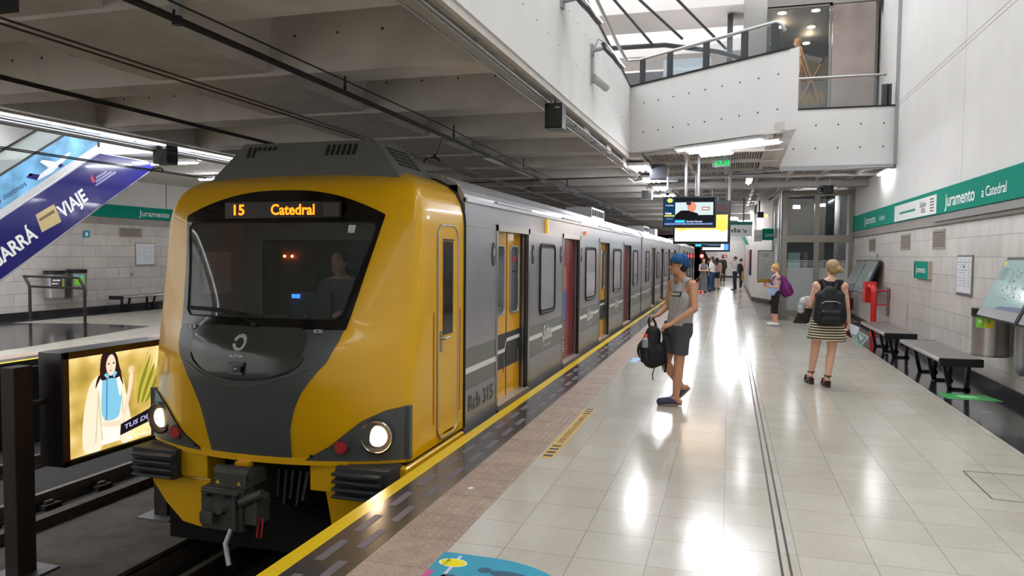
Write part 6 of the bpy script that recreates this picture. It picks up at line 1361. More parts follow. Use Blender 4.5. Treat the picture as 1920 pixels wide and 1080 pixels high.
# ---- man in the grey tank top
mx, my = -.60, 8.62
man = thing('person', 'person in a blue backwards cap, grey tank top and dark shorts stepping toward the train', 'person', (mx, my, 0))
P3 = lambda x, y, z: V((mx+x, my+y, z))
J = dict(head=P3(.045, -.02, 1.615), neck=P3(.085, .0, 1.455), chest=P3(.10, .0, 1.24), pelvis=P3(.05, .02, .90),
    shL=P3(.205, -.13, 1.395), shR=P3(-.03, .13, 1.40), elL=P3(.235, -.2, 1.13), wrL=P3(.0, -.27, .965), hdL=V((-.92, .0, -.38)), pnL=V((-.1, .35, -.9)), curlL=.75,
    elR=P3(-.09, .16, 1.13), wrR=P3(-.19, .05, 1.03), hdR=V((-.85, -.35, -.3)), pnR=V((.1, -.25, -.95)), curlR=1.25,
    hipL=P3(.085, -.06, .87), hipR=P3(.0, .09, .87), knL=P3(.07, -.07, .47), knR=P3(-.09, .04, .48), anL=P3(.04, -.07, .09), anR=P3(.10, .06, .2),
    toL=P3(-.13, -.1, .045), toR=P3(-.0, .03, .055), heL=P3(.085, -.06, .05), heR=P3(.15, .07, .20))
headframe(J, (-.95, -.28, -.06))
bd = blob('body', bodyshapes(J), skin_t, man, .0085, 2); face(man, J, 1, True)
tank = mat('grey tank fabric', srgb(176, 174, 174), .9, noise=.06, nscale=30, bump=.3, bscale=300)
h_, f_, up, rt = J['head'], J['hfw'], J['hup'], J['hrt']
ts = trunk(J, 1, .008, low=.03)
tk = blob('tank_top', ts, tank, man, .01, 3, cuts=[(P3(0, 0, .83), (0, 0, -1))], scoops=[(J['neck']+V((-.05, -.02, .035)), .1), (J['neck']+V((0, 0, .05)), .085), (J['shL']+V((.02, -.02, -.03)), .098), (J['shR']+V((-.02, .02, -.03)), .098)], thick=.004, label='grey sleeveless tank top')
m = MB(); cN = (J['shL']-J['shR']).normalized(); fw = V((-cN.y, cN.x, 0)); fw = fw if fw.x < 0 else -fw
cc = P3(.02, -.07, 1.285)+fw*.06
from mathutils.bvhtree import BVHTree
inv_ = wmat(man); bvh = BVHTree.FromPolygons([inv_ @ v.co for v in tk.data.vertices], [tuple(p.vertices) for p in tk.data.polygons])
def chestpt(a, b):
    o_ = cc+V((cN.x, cN.y, 0)).normalized()*a+V((0, 0, b))+fw*.4; r_ = bvh.ray_cast(o_, -fw, 1.0)
    return (r_[0] if r_[0] is not None else o_-fw*.36)+fw*.007
# chest print
m.loft([[chestpt(-.09+.18*i/12, -.028+.056*j/4) for i in range(13)] for j in range(5)], black_ink, True, False, False)
text(m, 'BENNY', (0, 0, 0), 0, 0, .032, lettering, .03, .15, 'C', lambda a, b: chestpt(a, b-.016)+fw*.003); tag(m.build('chest_print', tk), 'black chest print with white letters')
shorts = mat('charcoal shorts', srgb(74, 74, 78), .9, noise=.1, nscale=30)
sh_ = [('c', J['pelvis']+V((.0, 0, .03)), J['pelvis']-V((0, 0, .03)), .135, .14)]
for k, sg in (('L', 1), ('R', -1)): sh_.append(('c', J['hip'+k], J['hip'+k].lerp(J['kn'+k], .72), .105, .095))
for sg in (-1, 1): sh_.append(('c', J['pelvis']+cN*.075*sg+V((0, 0, .05)), J['pelvis']+cN*.075*sg-V((0, 0, .04)), .112, .118))
blob('shorts', sh_, shorts, man, .011, 3, cuts=[(P3(0, 0, .6), (-.05, 0, -1)), (P3(0, 0, .96), (0, 0, 1))], thick=.004, label='dark grey shorts')
cap = mat('blue patterned cap', srgb(30, 84, 136), .85, noise=.6, nscale=26)
M_ = Matrix((rt, f_, up)).transposed()
cp_ = blob('cap', [('e', h_+up*.05-f_*.012, (.088, .108, .085), M_), ('e', h_+up*.02-f_*.045, (.08, .08, .075), M_)], cap, man, .008, 2, cuts=[(h_+up*.028+f_*.05, (f_*.35-up*.94))], thick=.003, label='blue patterned cap worn backwards')
m = MB(); br = h_-f_*.1-up*.035; m.prism([br-rt*.07, br-rt*.05-f_*.07-up*.012, br+rt*.05-f_*.07-up*.012, br+rt*.07], up*.006, cap); m.build('brim', cp_)
blob('hair', [('e', h_-f_*.04-up*.02, (.076, .062, .07), M_)], mat('dark hair', srgb(34, 26, 24), .7), man, .009, 1, cuts=[(h_+up*.03, up)])
clog = mat('navy clog', srgb(52, 60, 86), .6); sole = mat('tan clog sole', srgb(150, 120, 96), .7)
for k in 'LR':
    an, to, he = J['an'+k], J['to'+k], J['he'+k]; d_ = (to-he).normalized(); zz_ = frame(d_, (0, 0, 1)) ; upd = (V((0, 0, 1))-d_*d_.z).normalized()
    shp = [('c', he-d_*.01, he.lerp(to, .5), .043, .05), ('c', he.lerp(to, .5), to-d_*.0, .052, .042)]
    if k == 'L': shp = [(s_[0], s_[1]+V((0, 0, .004)), *s_[2:]) for s_ in shp]
    cl = blob('clog', shp, clog, man, .009, 2, cuts=[(he.lerp(to, .28)+upd*.02, (upd-d_*.9).normalized())], thick=.003, label='navy clog with a tan sole')
    m = MB(); ctr = he.lerp(to, .5); side_ = d_.cross(upd).normalized()
    ring = [ctr+d_*(.135 if abs(math.cos(a)) else 0)*math.cos(a)+side_*.048*math.sin(a)-upd*.042 for a in [2*PI*i/20 for i in range(20)]]
    m.loft([[p+upd*.022 for p in ring], [p for p in ring]], sole, True, True); m.build('sole', cl)
# backpack in his hand
bp = thing('backpack', 'black backpack hanging from the hand of the man in the blue cap', 'backpack', (mx-.26, my-.02, .43))
bpm = mat('black nylon', srgb(26, 25, 28), .7, noise=.2, nscale=20, bump=.4, bscale=60)
B3 = lambda x, y, z: V((mx+x, my+y, z))
blob('bag', [('c', B3(-.23, -.02, .82), B3(-.28, -.02, .6), .09, .13), ('c', B3(-.28, -.02, .62), B3(-.24, -.02, .53), .14, .12), ('c', B3(-.17, -.02, .62), B3(-.16, -.02, .53), .1, .09), ('c', B3(-.3, -.06, .62), B3(-.28, -.06, .55), .11, .09)], bpm, bp, .014, 2)
m = MB(); m.tube([B3(-.27, -.02, .88), B3(-.29, -.0, .96), B3(-.275, 0, 1.0), B3(-.24, .0, .99), B3(-.21, 0, .94), B3(-.2, -.02, .88)], .014, bpm); m.build('handle', bp)
m = MB(); m.tube([B3(-.12, -.06, .86), B3(-.09, -.08, .7), B3(-.07, -.06, .5), B3(-.09, -.06, .38)], .014, bpm); m.tube([B3(-.2, -.06, .45), B3(-.23, -.06, .34), B3(-.22, -.06, .28)], .006, bpm); m.tube([B3(-.12, -.06, .5), B3(-.11, -.06, .4)], .006, bpm); m.build('strap', bp)
m = MB(); m.cyl(B3(-.31, -.16, .6), B3(-.305, -.16, .76), .036, mat('clear bottle', srgb(190, 196, 200), .1, alpha=.5), 14); m.cyl(B3(-.305, -.16, .76), B3(-.303, -.16, .79), .03, mat('bottle neck', srgb(190, 196, 200), .1), 12, .016); m.cyl(B3(-.303, -.16, .785), B3(-.3, -.16, .82), .022, mat('orange cap', srgb(236, 96, 30), .4), 12); tag(m.build('water_bottle', origin=B3(-.305, -.16, .6)), 'clear water bottle with an orange cap in the side pocket of the held backpack', 'bottle')
m = MB(); m.loft([[B3(-.305, -.15, z)+V((.05*math.cos(a), .05*math.sin(a), 0)) for a in [2*PI*k/14 for k in range(14)]] for z in (.5, .67)], bpm, True, True); m.build('side_pocket', bp)
m = MB(); m.tube([B3(-.36, -.12, .52), B3(-.37, -.14, .62), B3(-.33, -.13, .7)], .005, galv, 6); m.build('zip', bp)

# ---- woman with the black backpack, seen from behind
wx, wy = 1.26, 10.5
wom = thing('person', 'person with blond bun, black backpack and striped skirt walking away', 'person', (wx, wy, 0))
P3 = lambda x, y, z: V((wx+x, wy+y, z))
J = dict(head=P3(.045, .03, 1.565), neck=P3(.03, .0, 1.42), chest=P3(.02, .0, 1.22), pelvis=P3(.0, .0, .93),
    shL=P3(-.145, .0, 1.345), shR=P3(.19, .0, 1.345), elL=P3(-.21, .02, 1.08), wrL=P3(-.20, .2, 1.02), hdL=V((-.1, 1, -.1)), pnL=V((.2, 0, 1)), curlL=1.3,
    elR=P3(.235, .0, 1.09), wrR=P3(.265, .04, .87), hdR=V((.06, .1, -1)), pnR=V((-1, .1, 0)), curlR=.9,
    hipL=P3(-.09, .0, .88), hipR=P3(.09, .0, .88), knL=P3(-.135, .06, .50), knR=P3(.06, .0, .49), anL=P3(-.165, .17, .145), anR=P3(.02, -.03, .13),
    toL=P3(-.19, .32, .065), toR=P3(.0, .1, .065), heL=P3(-.165, .14, .12), heR=P3(.02, -.06, .105))
headframe(J, (-.35, .93, -.05))
blob('body', bodyshapes(J, .97, True), skin_f, wom, .0095, 2); face(wom, J, .97)
h_, f_, up, rt = J['head'], J['hfw'], J['hup'], J['hrt']; M_ = Matrix((rt, f_, up)).transposed()
blond = mat('blond hair', srgb(172, 142, 104), .55, noise=.35, nscale=30, stretch=(1, 1, 4)); 
blob('hair', [('e', h_+up*.035-f_*.015, (.086, .1, .095), M_), ('e', h_-f_*.05-up*.02, (.07, .055, .06), M_), ('e', h_-f_*.1-up*.01+rt*.05, (.042, .04, .045), M_), ('e', h_-f_*.11+rt*.075-up*.03, (.03, .03, .03), M_)], blond, wom, .009, 2, cuts=[(h_+f_*.045, (f_-up*.45).normalized())], label='blond hair in a loose bun')
blk = mat('black top fabric', srgb(28, 28, 32), .85)
blob('top', trunk(J, .97, .008, True, 0), blk, wom, .011, 3, cuts=[(P3(0, 0, 1.0), (0, 0, -1))], scoops=[(J['neck']+V((0, 0, .04)), .09), (J['shL']+V((-.02, 0, -.03)), .085), (J['shR']+V((.02, 0, -.03)), .085)], thick=.004, label='black sleeveless top')
# striped skirt
skm = bpy.data.materials.new('striped skirt'); skm.use_nodes = True; N = NT(skm); tc = N.n('ShaderNodeTexCoord'); sp = N.n('ShaderNodeSeparateXYZ'); N.l(tc.outputs['Object'], sp.inputs[0])
mu = N.n('ShaderNodeMath', operation='MULTIPLY'); mu.inputs[1].default_value = 1/.034; N.l(sp.outputs['Z'], mu.inputs[0]); fr = N.n('ShaderNodeMath', operation='FRACT'); N.l(mu.outputs[0], fr.inputs[0]); gt = N.n('ShaderNodeMath', operation='GREATER_THAN'); gt.inputs[1].default_value = .5; N.l(fr.outputs[0], gt.inputs[0])
mxx = N.n('ShaderNodeMix', data_type='RGBA'); mxx.inputs[6].default_value = srgb(44, 38, 40); mxx.inputs[7].default_value = srgb(226, 214, 180); N.l(gt.outputs[0], mxx.inputs[0]); N.l(mxx.outputs[2], N.p.inputs['Base Color']); N.p.inputs['Roughness'].default_value = .85
m = MB(); rings = []
for k in range(13):
    z = 1.06-k*.036; kk = k/12; rx = .135+.105*kk**.8; ry = .115+.075*kk**.8
    rings.append([P3(.0+(rx+.012*kk*math.sin(i*2*PI/40*9))*math.cos(i*2*PI/40), .0+(ry+.012*kk*math.cos(i*2*PI/40*7))*math.sin(i*2*PI/40), z+.012*kk*math.sin(i*2*PI/40*2)) for i in range(40)])
m.loft(rings, skm, True, False); o = m.build('skirt', wom); o['label'] = 'black and cream striped skirt'; s_ = o.modifiers.new('t', 'SOLIDIFY'); s_.thickness = .004
shoe = mat('dark brown leather', srgb(62, 32, 30), .35)
for k in 'LR':
    an, to, he = J['an'+k], J['to'+k], J['he'+k]; d_ = V((to.x-he.x, to.y-he.y, 0)).normalized(); sd__ = V((d_.y, -d_.x, 0)); g = 0
    m = MB(); hb = V((he.x, he.y, 0)); tb = V((to.x, to.y, 0))
    m.loft([[V((p.x, p.y, z)) for p in [hb-d_*.03+sd__*.03, hb+d_*.03+sd__*.03, hb+d_*.03-sd__*.03, hb-d_*.03-sd__*.03]] for z in (.0, .08)], shoe, False, True)
    m.loft([[hb-d_*.03+sd__*.032+V((0, 0, z1)), hb-d_*.03-sd__*.032+V((0, 0, z1)), hb-d_*.03-sd__*.032+V((0, 0, z1-.02)), hb-d_*.03+sd__*.032+V((0, 0, z1-.02))] if q == 0 else [tb+d_*(.03 if q == 2 else -.06)+sd__*.04+V((0, 0, .04)), tb+d_*(.03 if q == 2 else -.06)-sd__*.04+V((0, 0, .04)), tb+d_*(.03 if q == 2 else -.06)-sd__*.04+V((0, 0, 0)), tb+d_*(.03 if q == 2 else -.06)+sd__*.04+V((0, 0, 0))] for q, z1 in ((0, .085), (1, 0), (2, 0))], shoe, False, True)
    m.tube([tb-d_*.02+sd__*.045+V((0, 0, .03)), tb-d_*.02+sd__*.03+V((0, 0, .095)), tb-d_*.02-sd__*.03+V((0, 0, .095)), tb-d_*.02-sd__*.045+V((0, 0, .03))], .016, shoe)
    c_ = V((an.x, an.y, an.z+.02)); m.tube([c_+(d_*math.cos(a)+sd__*math.sin(a))*.043 for a in [2*PI*i/14 for i in range(15)]], .009, shoe, 6); m.tube([c_-d_*.042, hb-d_*.02+V((0, 0, .09))], .012, shoe, 6)
    tag(m.build('platform_sandal', wom), 'dark brown block heeled sandal')
bp = thing('backpack', 'black backpack worn on the back of the woman in the striped skirt', 'backpack', (wx+.01, wy-.2, .83))
blob('bag', [('c', P3(-.08, -.19, 1.2), P3(-.1, -.2, .98), .09, .1), ('c', P3(.09, -.19, 1.2), P3(.11, -.2, .98), .09, .1), ('c', P3(0, -.2, 1.26), P3(0, -.22, 1.0), .09, .12), ('c', P3(-.1, -.2, .93), P3(.11, -.2, .93), .1, .1), ('c', P3(-.09, -.2, 1.05), P3(.1, -.2, 1.05), .1, .1)], bpm, bp, .014, 2)
blob('front_pocket', [('c', P3(-.07, -.29, 1.0), P3(.09, -.29, 1.0), .055, .055), ('c', P3(-.07, -.29, .92), P3(.09, -.29, .92), .055, .055)], mat('black nylon pocket', srgb(20, 20, 24), .6, bump=.3, bscale=50), bp, .012, 2)
m = MB()
for sg in (-1, 1): m.tube([P3(.01+sg*.06, -.14, 1.3), P3(.01+sg*.085, -.05, 1.41), P3(.02+sg*.1, .06, 1.38), P3(.02+sg*.11, .11, 1.2), P3(.02+sg*.14, .02, 1.02), P3(.02+sg*.13, -.1, .98)], .022, bpm, 8)
m.build('strap', bp)
m = MB(); m.tube([P3(-.03, -.16, 1.32), P3(-.02, -.16, 1.37), P3(.04, -.16, 1.37), P3(.05, -.16, 1.32)], .01, bpm); m.build('handle', bp)
m = MB(); m.tube([P3(-.11, -.285, 1.12), P3(-.06, -.31, 1.15), P3(.07, -.31, 1.15), P3(.12, -.285, 1.12)], .006, galv, 6); m.ball(P3(-.09, -.335, 1.03), .008, galv, 8, 6); m.build('zip', bp)
# bag and cloth on her arm, papers in her hand
m = MB(); m.prism([P3(-.42, .1, .82), P3(-.22, .1, .82), P3(-.17, .1, 1.03), P3(-.33, .1, 1.03)], (0, .12, 0), mat('black tote', srgb(30, 26, 24), .6)); tag(m.build('tote_bag', origin=P3(-.3, .1, .82), bevel=.02), 'black tote bag hanging on the left arm of the woman in the striped skirt', 'bag')
blob_t = thing('folded_cloth', 'grey and white folded cloth draped over the woman\'s left forearm', 'cloth', tuple(P3(-.27, .15, 1.0)))
blob('cloth', [('c', P3(-.3, .12, 1.13), P3(-.32, .12, 1.0), .045, .05), ('c', P3(-.25, .12, 1.15), P3(-.24, .12, 1.1), .045, .05), ('c', P3(-.3, .14, 1.14), P3(-.24, .14, 1.16), .035, .035)], mat('grey white cloth', srgb(196, 194, 194), .9, noise=.6, nscale=14), blob_t, .011, 1)
pt = thing('printed_papers', 'printed papers held low in the woman\'s right hand', 'papers', tuple(P3(.3, .04, .7)))
m = MB(); m.prism([P3(.26, .02, .86), P3(.4, .02, .8), P3(.36, .0, .7), P3(.29, .0, .72)], (0, .006, 0), mat('paper a', srgb(206, 214, 218), .6)); m.build('sheet', pt)
m = MB(); m.prism([P3(.26, .03, .8), P3(.35, .02, .78), P3(.52, .03, .68), P3(.41, .04, .53), P3(.33, .04, .6)], (0, .006, 0), mat('paper b', srgb(170, 190, 192), .6)); sh = m.build('sheet', pt)
m = MB(); m.prism([P3(.36, .018, .74), P3(.48, .022, .67), P3(.41, .03, .57), P3(.38, .03, .62)], (0, .002, 0), mat('paper print', srgb(120, 150, 150), .6)); m.prism([P3(.38, .016, .72), P3(.45, .02, .67), P3(.41, .028, .62)], (0, .002, 0), mat('paper c', srgb(200, 212, 212), .6)); m.build('print', sh)

# ---- woman with the purple backpack
px_, py_ = 1.08, 19.3
w2 = thing('person', 'person with blond bun, pale blue top, black leggings and purple backpack facing left', 'person', (px_, py_, 0))
P3 = lambda x, y, z: V((px_+x, py_+y, z))
J = dict(head=P3(.0, .0, 1.43), neck=P3(.045, .0, 1.30), chest=P3(.03, .0, 1.10), pelvis=P3(.02, .0, .82), shL=P3(.08, -.16, 1.22), shR=P3(.04, .16, 1.22),
    elL=P3(.06, -.2, .98), wrL=P3(-.13, -.16, .99), hdL=V((-1, .1, .1)), pnL=V((0, .6, .8)), curlL=.9, elR=P3(.03, .2, .98), wrR=P3(-.15, .06, .99), hdR=V((-1, -.2, .1)), pnR=V((0, -.6, .8)), curlR=.9,
    hipL=P3(.03, -.09, .78), hipR=P3(.03, .09, .78), knL=P3(.03, -.09, .43), knR=P3(-.0, .09, .43), anL=P3(.06, -.08, .09), anR=P3(.0, .08, .09), toL=P3(-.09, -.1, .045), toR=P3(-.14, .08, .045))
headframe(J, (-1, .02, -.1))
blob('body', bodyshapes(J, .92, True, True), skin_f, w2, .0105, 2); face(w2, J, .92)
h_, f_, up, rt = J['head'], J['hfw'], J['hup'], J['hrt']; M_ = Matrix((rt, f_, up)).transposed()
blob('hair', [('e', h_+up*.035-f_*.02, (.08, .092, .09), M_), ('e', h_-f_*.06-up*.02, (.05, .045, .06), M_), ('e', h_+up*.1-f_*.05, (.05, .05, .045), M_)], mat('bright blond hair', srgb(222, 184, 118), .55, noise=.25, nscale=30), w2, .01, 2, cuts=[(h_+f_*.035, (f_-up*.5).normalized())], label='bright blond hair in a bun')
ptop = mat('pale blue top', srgb(176, 194, 226), .85)
sh_ = trunk(J, .92, .014, True, -.02)+[('c', J['pelvis']+V((-.03, sg*.06, .08)), J['pelvis']+V((-.04, sg*.07, .02)), .12, .135) for sg in (-1, 1)]
blob('top', sh_, ptop, w2, .012, 3, cuts=[(P3(0, 0, .77), (0, 0, -1)), (P3(0, 0, 1.27), (0, 0, 1)), (P3(.05, -.135, 1.2), (0, -1, .3)), (P3(.05, .135, 1.2), (0, 1, .3))], thick=.004, label='pale blue sleeveless top')
sh_ = []
for k in 'LR': sh_ += [('c', J['hip'+k], J['kn'+k], .09, .062), ('c', J['kn'+k], J['kn'+k].lerp(J['an'+k], .5), .062, .056)]
sh_ += [('c', J['hipL']+V((0, 0, .03)), J['hipR']+V((0, 0, .03)), .11, .11)]
blob('leggings', sh_, blk, w2, .011, 2, cuts=[(P3(0, 0, .31), (0, 0, -1))], thick=.003, label='black cropped leggings')
for k in 'LR': an, to = J['an'+k], J['to'+k]; blob('shoe', [('c', an+V((.03, 0, -.04)), to+V((0, 0, .002)), .045, .038), ('c', an+V((.02, 0, -.03)), an.lerp(to, .5)+V((0, 0, -.01)), .048, .04)], mat('white canvas', srgb(232, 230, 230), .6), w2, .011, 2, cuts=[(P3(0, 0, .002), (0, 0, -1))])
m = MB(); m.ball(J['shL']+V((-.0, -.045, -.05)), (.03, .012, .035), mat('tattoo ink', srgb(120, 92, 88), .6), 12, 8); m.build('tattoo', w2)
bp = thing('backpack', 'purple backpack worn by the woman beside the metro map', 'backpack', (px_+.28, py_, .75))
pu = mat('purple nylon', srgb(118, 24, 110), .6, noise=.25, nscale=10)
blob('bag', [('c', P3(.19, 0, 1.16), P3(.27, 0, .98), .09, .12), ('c', P3(.27, 0, .98), P3(.33, 0, .86), .13, .12), ('c', P3(.2, 0, .95), P3(.26, 0, .8), .1, .09)], pu, bp, .014, 2)
m = MB()
for sg in (-1, 1): m.tube([P3(.16, sg*.06, 1.2), P3(.09, sg*.11, 1.28), P3(-.03, sg*.12, 1.22), P3(-.08, sg*.12, 1.08), P3(.0, sg*.16, .92), P3(.16, sg*.1, .86)], .018, pu, 8)
m.build('strap', bp)
m = MB(); m.box(px_-.25, px_-.2, py_-.08, py_-.0, .98, 1.07, mat('red wallet', srgb(200, 30, 40), .5)); tag(m.build('wallet', origin=(px_-.22, py_-.04, 1.0), bevel=.005), 'small red wallet in the hands of the woman with the purple backpack', 'wallet')

# ---- people far down the platform
def simple(label, x, y, ht, face_dir, top, bottom, hair, skirt=False, longhair=False, sleeves=True, arms='down', skin=None, shoes=None, long_sk=False, shorts_=False, part_labels=None):
    t = thing('person', label, 'person', (x, y, 0)); s = ht/1.72; f_ = V((math.cos(face_dir), math.sin(face_dir), 0)); r_ = V((f_.y, -f_.x, 0))
    Q_ = lambda a, b, z: V((x, y, 0))+f_*a*s+r_*b*s+V((0, 0, z*s))
    J = dict(head=Q_(.02, 0, 1.6), neck=Q_(0, 0, 1.46), chest=Q_(0, 0, 1.25), pelvis=Q_(0, 0, .93), shL=Q_(0, -.17, 1.38), shR=Q_(0, .17, 1.38), hipL=Q_(0, -.09, .88), hipR=Q_(0, .09, .88),
        knL=Q_(.02, -.09, .48), knR=Q_(.02, .1, .48), anL=Q_(0, -.09, .085), anR=Q_(-.02, .1, .085), toL=Q_(.15, -.1, .04), toR=Q_(.13, .12, .04))
    if arms == 'down': J.update(elL=Q_(-.03, -.22, 1.12), elR=Q_(-.03, .22, 1.12), wrL=Q_(.03, -.23, .88), wrR=Q_(.03, .23, .88), hdL=V((0, 0, -1)), hdR=V((0, 0, -1)), pnL=r_, pnR=-r_)
    elif arms == 'fold': J.update(elL=Q_(.02, -.22, 1.12), elR=Q_(.02, .22, 1.12), wrL=Q_(.2, -.06, 1.12), wrR=Q_(.2, .06, 1.12), hdL=f_*.3+r_, hdR=f_*.3-r_, pnL=-f_, pnR=-f_)
    else: J.update(elL=Q_(.04, -.22, 1.14), elR=Q_(-.03, .22, 1.12), wrL=Q_(.2, -.08, 1.34), wrR=Q_(.03, .23, .88), hdL=V((0, 0, 1))+f_*.3, hdR=V((0, 0, -1)), pnL=r_, pnR=-r_)
    headframe(J, f_+V((0, 0, -.1))); fem = longhair
    blob('body', bodyshapes(J, s, fem, False), skin or skin_f, t, .016, 2)
    h_, ff, up, rt = J['head'], J['hfw'], J['hup'], J['hrt']; M_ = Matrix((rt, ff, up)).transposed()
    hs = [('e', h_+up*.035-ff*.018, (.082, .095, .092), M_)]
    if longhair: hs += [('c', h_-ff*.06, h_-ff*.085-up*.27, .065, .05), ('c', h_-ff*.05+rt*.05, h_-ff*.05+rt*.05-up*.2, .035, .03), ('c', h_-ff*.05-rt*.05, h_-ff*.05-rt*.05-up*.2, .035, .03)]
    blob('hair', hs, hair, t, .016, 1, cuts=[(h_+ff*.04, (ff-up*.5).normalized())])
    sh_ = trunk(J, s, .012, fem, .0)
    if sleeves:
        for k in 'LR': sh_.append(('c', J['sh'+k], J['sh'+k].lerp(J['el'+k], .75), .06*s, .056*s))
        if sleeves == 'long':
            for k in 'LR': sh_ += [('c', J['sh'+k], J['el'+k], .06*s, .05*s), ('c', J['el'+k], J['wr'+k], .05*s, .038*s)]
    blob('shirt', sh_, top, t, .016, 2, cuts=[(Q_(0, 0, .9), (0, 0, -1)), (Q_(0, 0, 1.46), (0, 0, 1))])
    if long_sk:
        m = MB(); m.loft([[Q_(0, 0, z)+V((rr*math.cos(a*PI/10), rr*math.sin(a*PI/10)*.8, 0))*s for a in range(20)] for z, rr in ((1.02, .13), (.9, .175), (.5, .2), (.12, .24))], bottom, True, True); m.build('skirt', t)
    else:
        sh_ = [('c', J['hipL']+V((0, 0, .03)), J['hipR']+V((0, 0, .03)), .115*s, .115*s)]
        for k in 'LR':
            sh_.append(('c', J['hip'+k], J['kn'+k], .095*s, .07*s))
            if not shorts_: sh_.append(('c', J['kn'+k], J['an'+k], .07*s, .052*s))
        blob('trousers', sh_, bottom, t, .016, 2, cuts=[(Q_(0, 0, .07 if not shorts_ else .62), (0, 0, -1))])
    for k in 'LR': blob('shoe', [('c', J['an'+k]-f_*.02-V((0, 0, .035)), J['to'+k], .045, .036)], shoes or blk, t, .014, 1, cuts=[(Q_(0, 0, .002), (0, 0, -1))])
    return t
brown_h = mat('brown hair', srgb(74, 50, 38), .7); black_h = mat('black hair', srgb(30, 26, 26), .7); white_f = mat('white cloth', srgb(232, 230, 232), .85); jean = mat('blue denim', srgb(40, 66, 106), .9); greyd = mat('grey marl cloth', srgb(98, 98, 104), .9); navyt = mat('dark trousers', srgb(40, 42, 56), .85); olive = mat('dark olive cloth', srgb(62, 56, 46), .9)
simple('person in a long grey dress with arms folded, beside the far train cars', -1.17, 35.5, 1.60, -1.2, greyd, greyd, brown_h, longhair=True, sleeves=False, arms='fold', long_sk=True)
simple('person in white t-shirt and blue jeans next to the long grey dress', -.80, 37.3, 1.70, 2.6, white_f, jean, brown_h, longhair=True, arms='fold')
simple('person in a dark top and jeans half hidden in the far group, raising a hand', -1.02, 38.8, 1.62, 0, blk, jean, black_h, longhair=False, arms='up')
simple('person with long black hair in white clothes seen from behind in the far group', -.62, 40.6, 1.62, 1.8, white_f, white_f, black_h, longhair=True)
simple('person with bare legs in dark shorts behind the one in jeans', -.64, 39.4, 1.62, 1.4, mat('pinkish cloth', srgb(190, 150, 150), .9), blk, black_h, longhair=True, shorts_=True)
simple('person in dark olive clothes walking away in the distance', -.43, 50.5, 1.76, 1.57, olive, olive, brown_h, sleeves='long')
simple('person in a white shirt and dark trousers reading a phone near the far end', .28, 38.9, 1.72, 2.9, white_f, navyt, brown_h, arms='up')
tf = thing('backpack', 'small black backpack on the person in the white shirt far away', 'backpack', (.52, 38.85, 1.0)); blob('bag', [('c', V((.5, 38.8, 1.25)), V((.55, 38.8, 1.05)), .12, .14)], bpm, tf, .02, 1)
t5 = simple('person in a pink top with a blue bag at the dark panel', .58, 40.5, 1.6, .2, mat('pink cloth', srgb(214, 160, 150), .9), mat('dark red trousers', srgb(60, 40, 44), .9), brown_h, arms='up', shoes=white_f)
m = MB(); m.box(.4, .56, 40.15, 40.3, .85, 1.1, mat('royal blue bag', srgb(40, 50, 140), .7)); tag(m.build('shoulder_bag', origin=(.6, 40.3, .9), bevel=.03), 'blue shoulder bag carried beyond the metro map', 'bag')
m = MB(); m.box(.6, .72, 40.2, 40.32, .45, .84, mat('yellow bag', srgb(220, 180, 60), .6)); tag(m.build('shopping_bag', origin=(.8, 39.95, .7), bevel=.02), 'yellow bag near the dark panel beyond the metro map', 'bag')
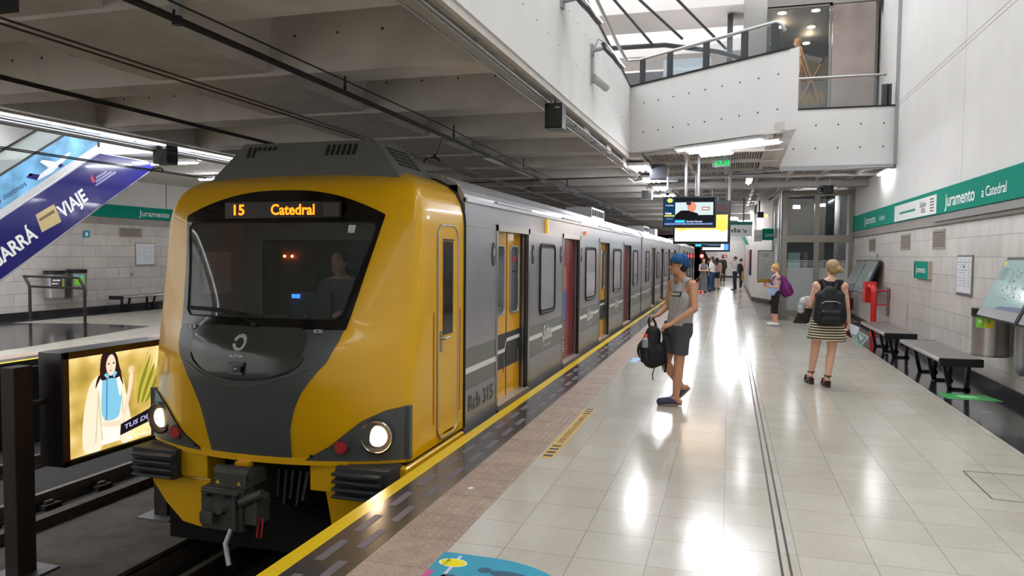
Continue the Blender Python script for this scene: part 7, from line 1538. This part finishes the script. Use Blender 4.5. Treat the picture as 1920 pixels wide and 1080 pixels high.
# driver
dvx, dvy = XC+.2, 6.32
drv = thing('person', 'person driving, seated in the dark cab behind the windscreen', 'person', (dvx, dvy, .9))
Q_ = lambda a, b, z: V((dvx+a, dvy-b, z))
J = dict(head=Q_(0, .05, 1.62), neck=Q_(0, 0, 1.48), chest=Q_(0, 0, 1.28), pelvis=Q_(0, -.0, 1.06), shL=Q_(.17, 0, 1.42), shR=Q_(-.17, 0, 1.42), elL=Q_(.22, .08, 1.2), elR=Q_(-.22, .08, 1.2), wrL=Q_(.15, .25, 1.17), wrR=Q_(-.15, .25, 1.17), hdL=V((0, -1, 0)), hdR=V((0, -1, 0)), pnL=V((0, 0, -1)), pnR=V((0, 0, -1)),
    hipL=Q_(.09, 0, 1.02), hipR=Q_(-.09, 0, 1.02), knL=Q_(.09, .15, .99), knR=Q_(-.09, .15, .99), anL=Q_(.09, .12, .97), anR=Q_(-.09, .12, .97), toL=Q_(.09, .2, .97), toR=Q_(-.09, .2, .97))
headframe(J, (0, -1, -.05)); blob('body', bodyshapes(J, .95), skin_f, drv, .012, 2); face(drv, J, .95); h_ = J['head']; blob('hair', [('e', h_+V((0, .015, .04)), (.08, .09, .085))], brown_h, drv, .012, 1, cuts=[(h_+V((0, -.04, .03)), V((0, -1, -.5)).normalized())])
blob('shirt', trunk(J, .95, .014)+[('c', J['sh'+k], J['el'+k], .06, .055) for k in 'LR'], mat('driver shirt', srgb(110, 116, 128), .9), drv, .014, 2, cuts=[(Q_(0, 0, 1.47), (0, 0, 1)), (Q_(0, 0, 1.0), (0, 0, -1))])
# shop mannequin
mnx, mny = 1.62, 20.6
mn = thing('mannequin', 'bald tan shop mannequin standing behind the upper shop window', 'mannequin', (mnx, mny, 5.55))
Q_ = lambda a, b, z: V((mnx-a, mny+b, 5.55+z))
J = dict(head=Q_(.04, 0, 1.72), neck=Q_(0, 0, 1.57), chest=Q_(-.02, 0, 1.34), pelvis=Q_(0, 0, 1.0), shL=Q_(-.02, -.17, 1.48), shR=Q_(-.02, .17, 1.48), elL=Q_(-.04, -.22, 1.2), elR=Q_(-.04, .22, 1.2), wrL=Q_(.0, -.22, .95), wrR=Q_(.0, .22, .95), hdL=V((0, 0, -1)), hdR=V((0, 0, -1)), pnL=V((-1, 0, 0)), pnR=V((-1, 0, 0)),
    hipL=Q_(0, -.09, .95), hipR=Q_(0, .09, .95), knL=Q_(.0, -.09, .5), knR=Q_(.0, .1, .5), anL=Q_(0, -.09, .085), anR=Q_(0, .1, .085), toL=Q_(.14, -.1, .04), toR=Q_(.14, .12, .04))
headframe(J, (-1, 0, -.1)); blob('body', bodyshapes(J), mat('mannequin tan', srgb(206, 150, 96), .35), mn, .012, 2)
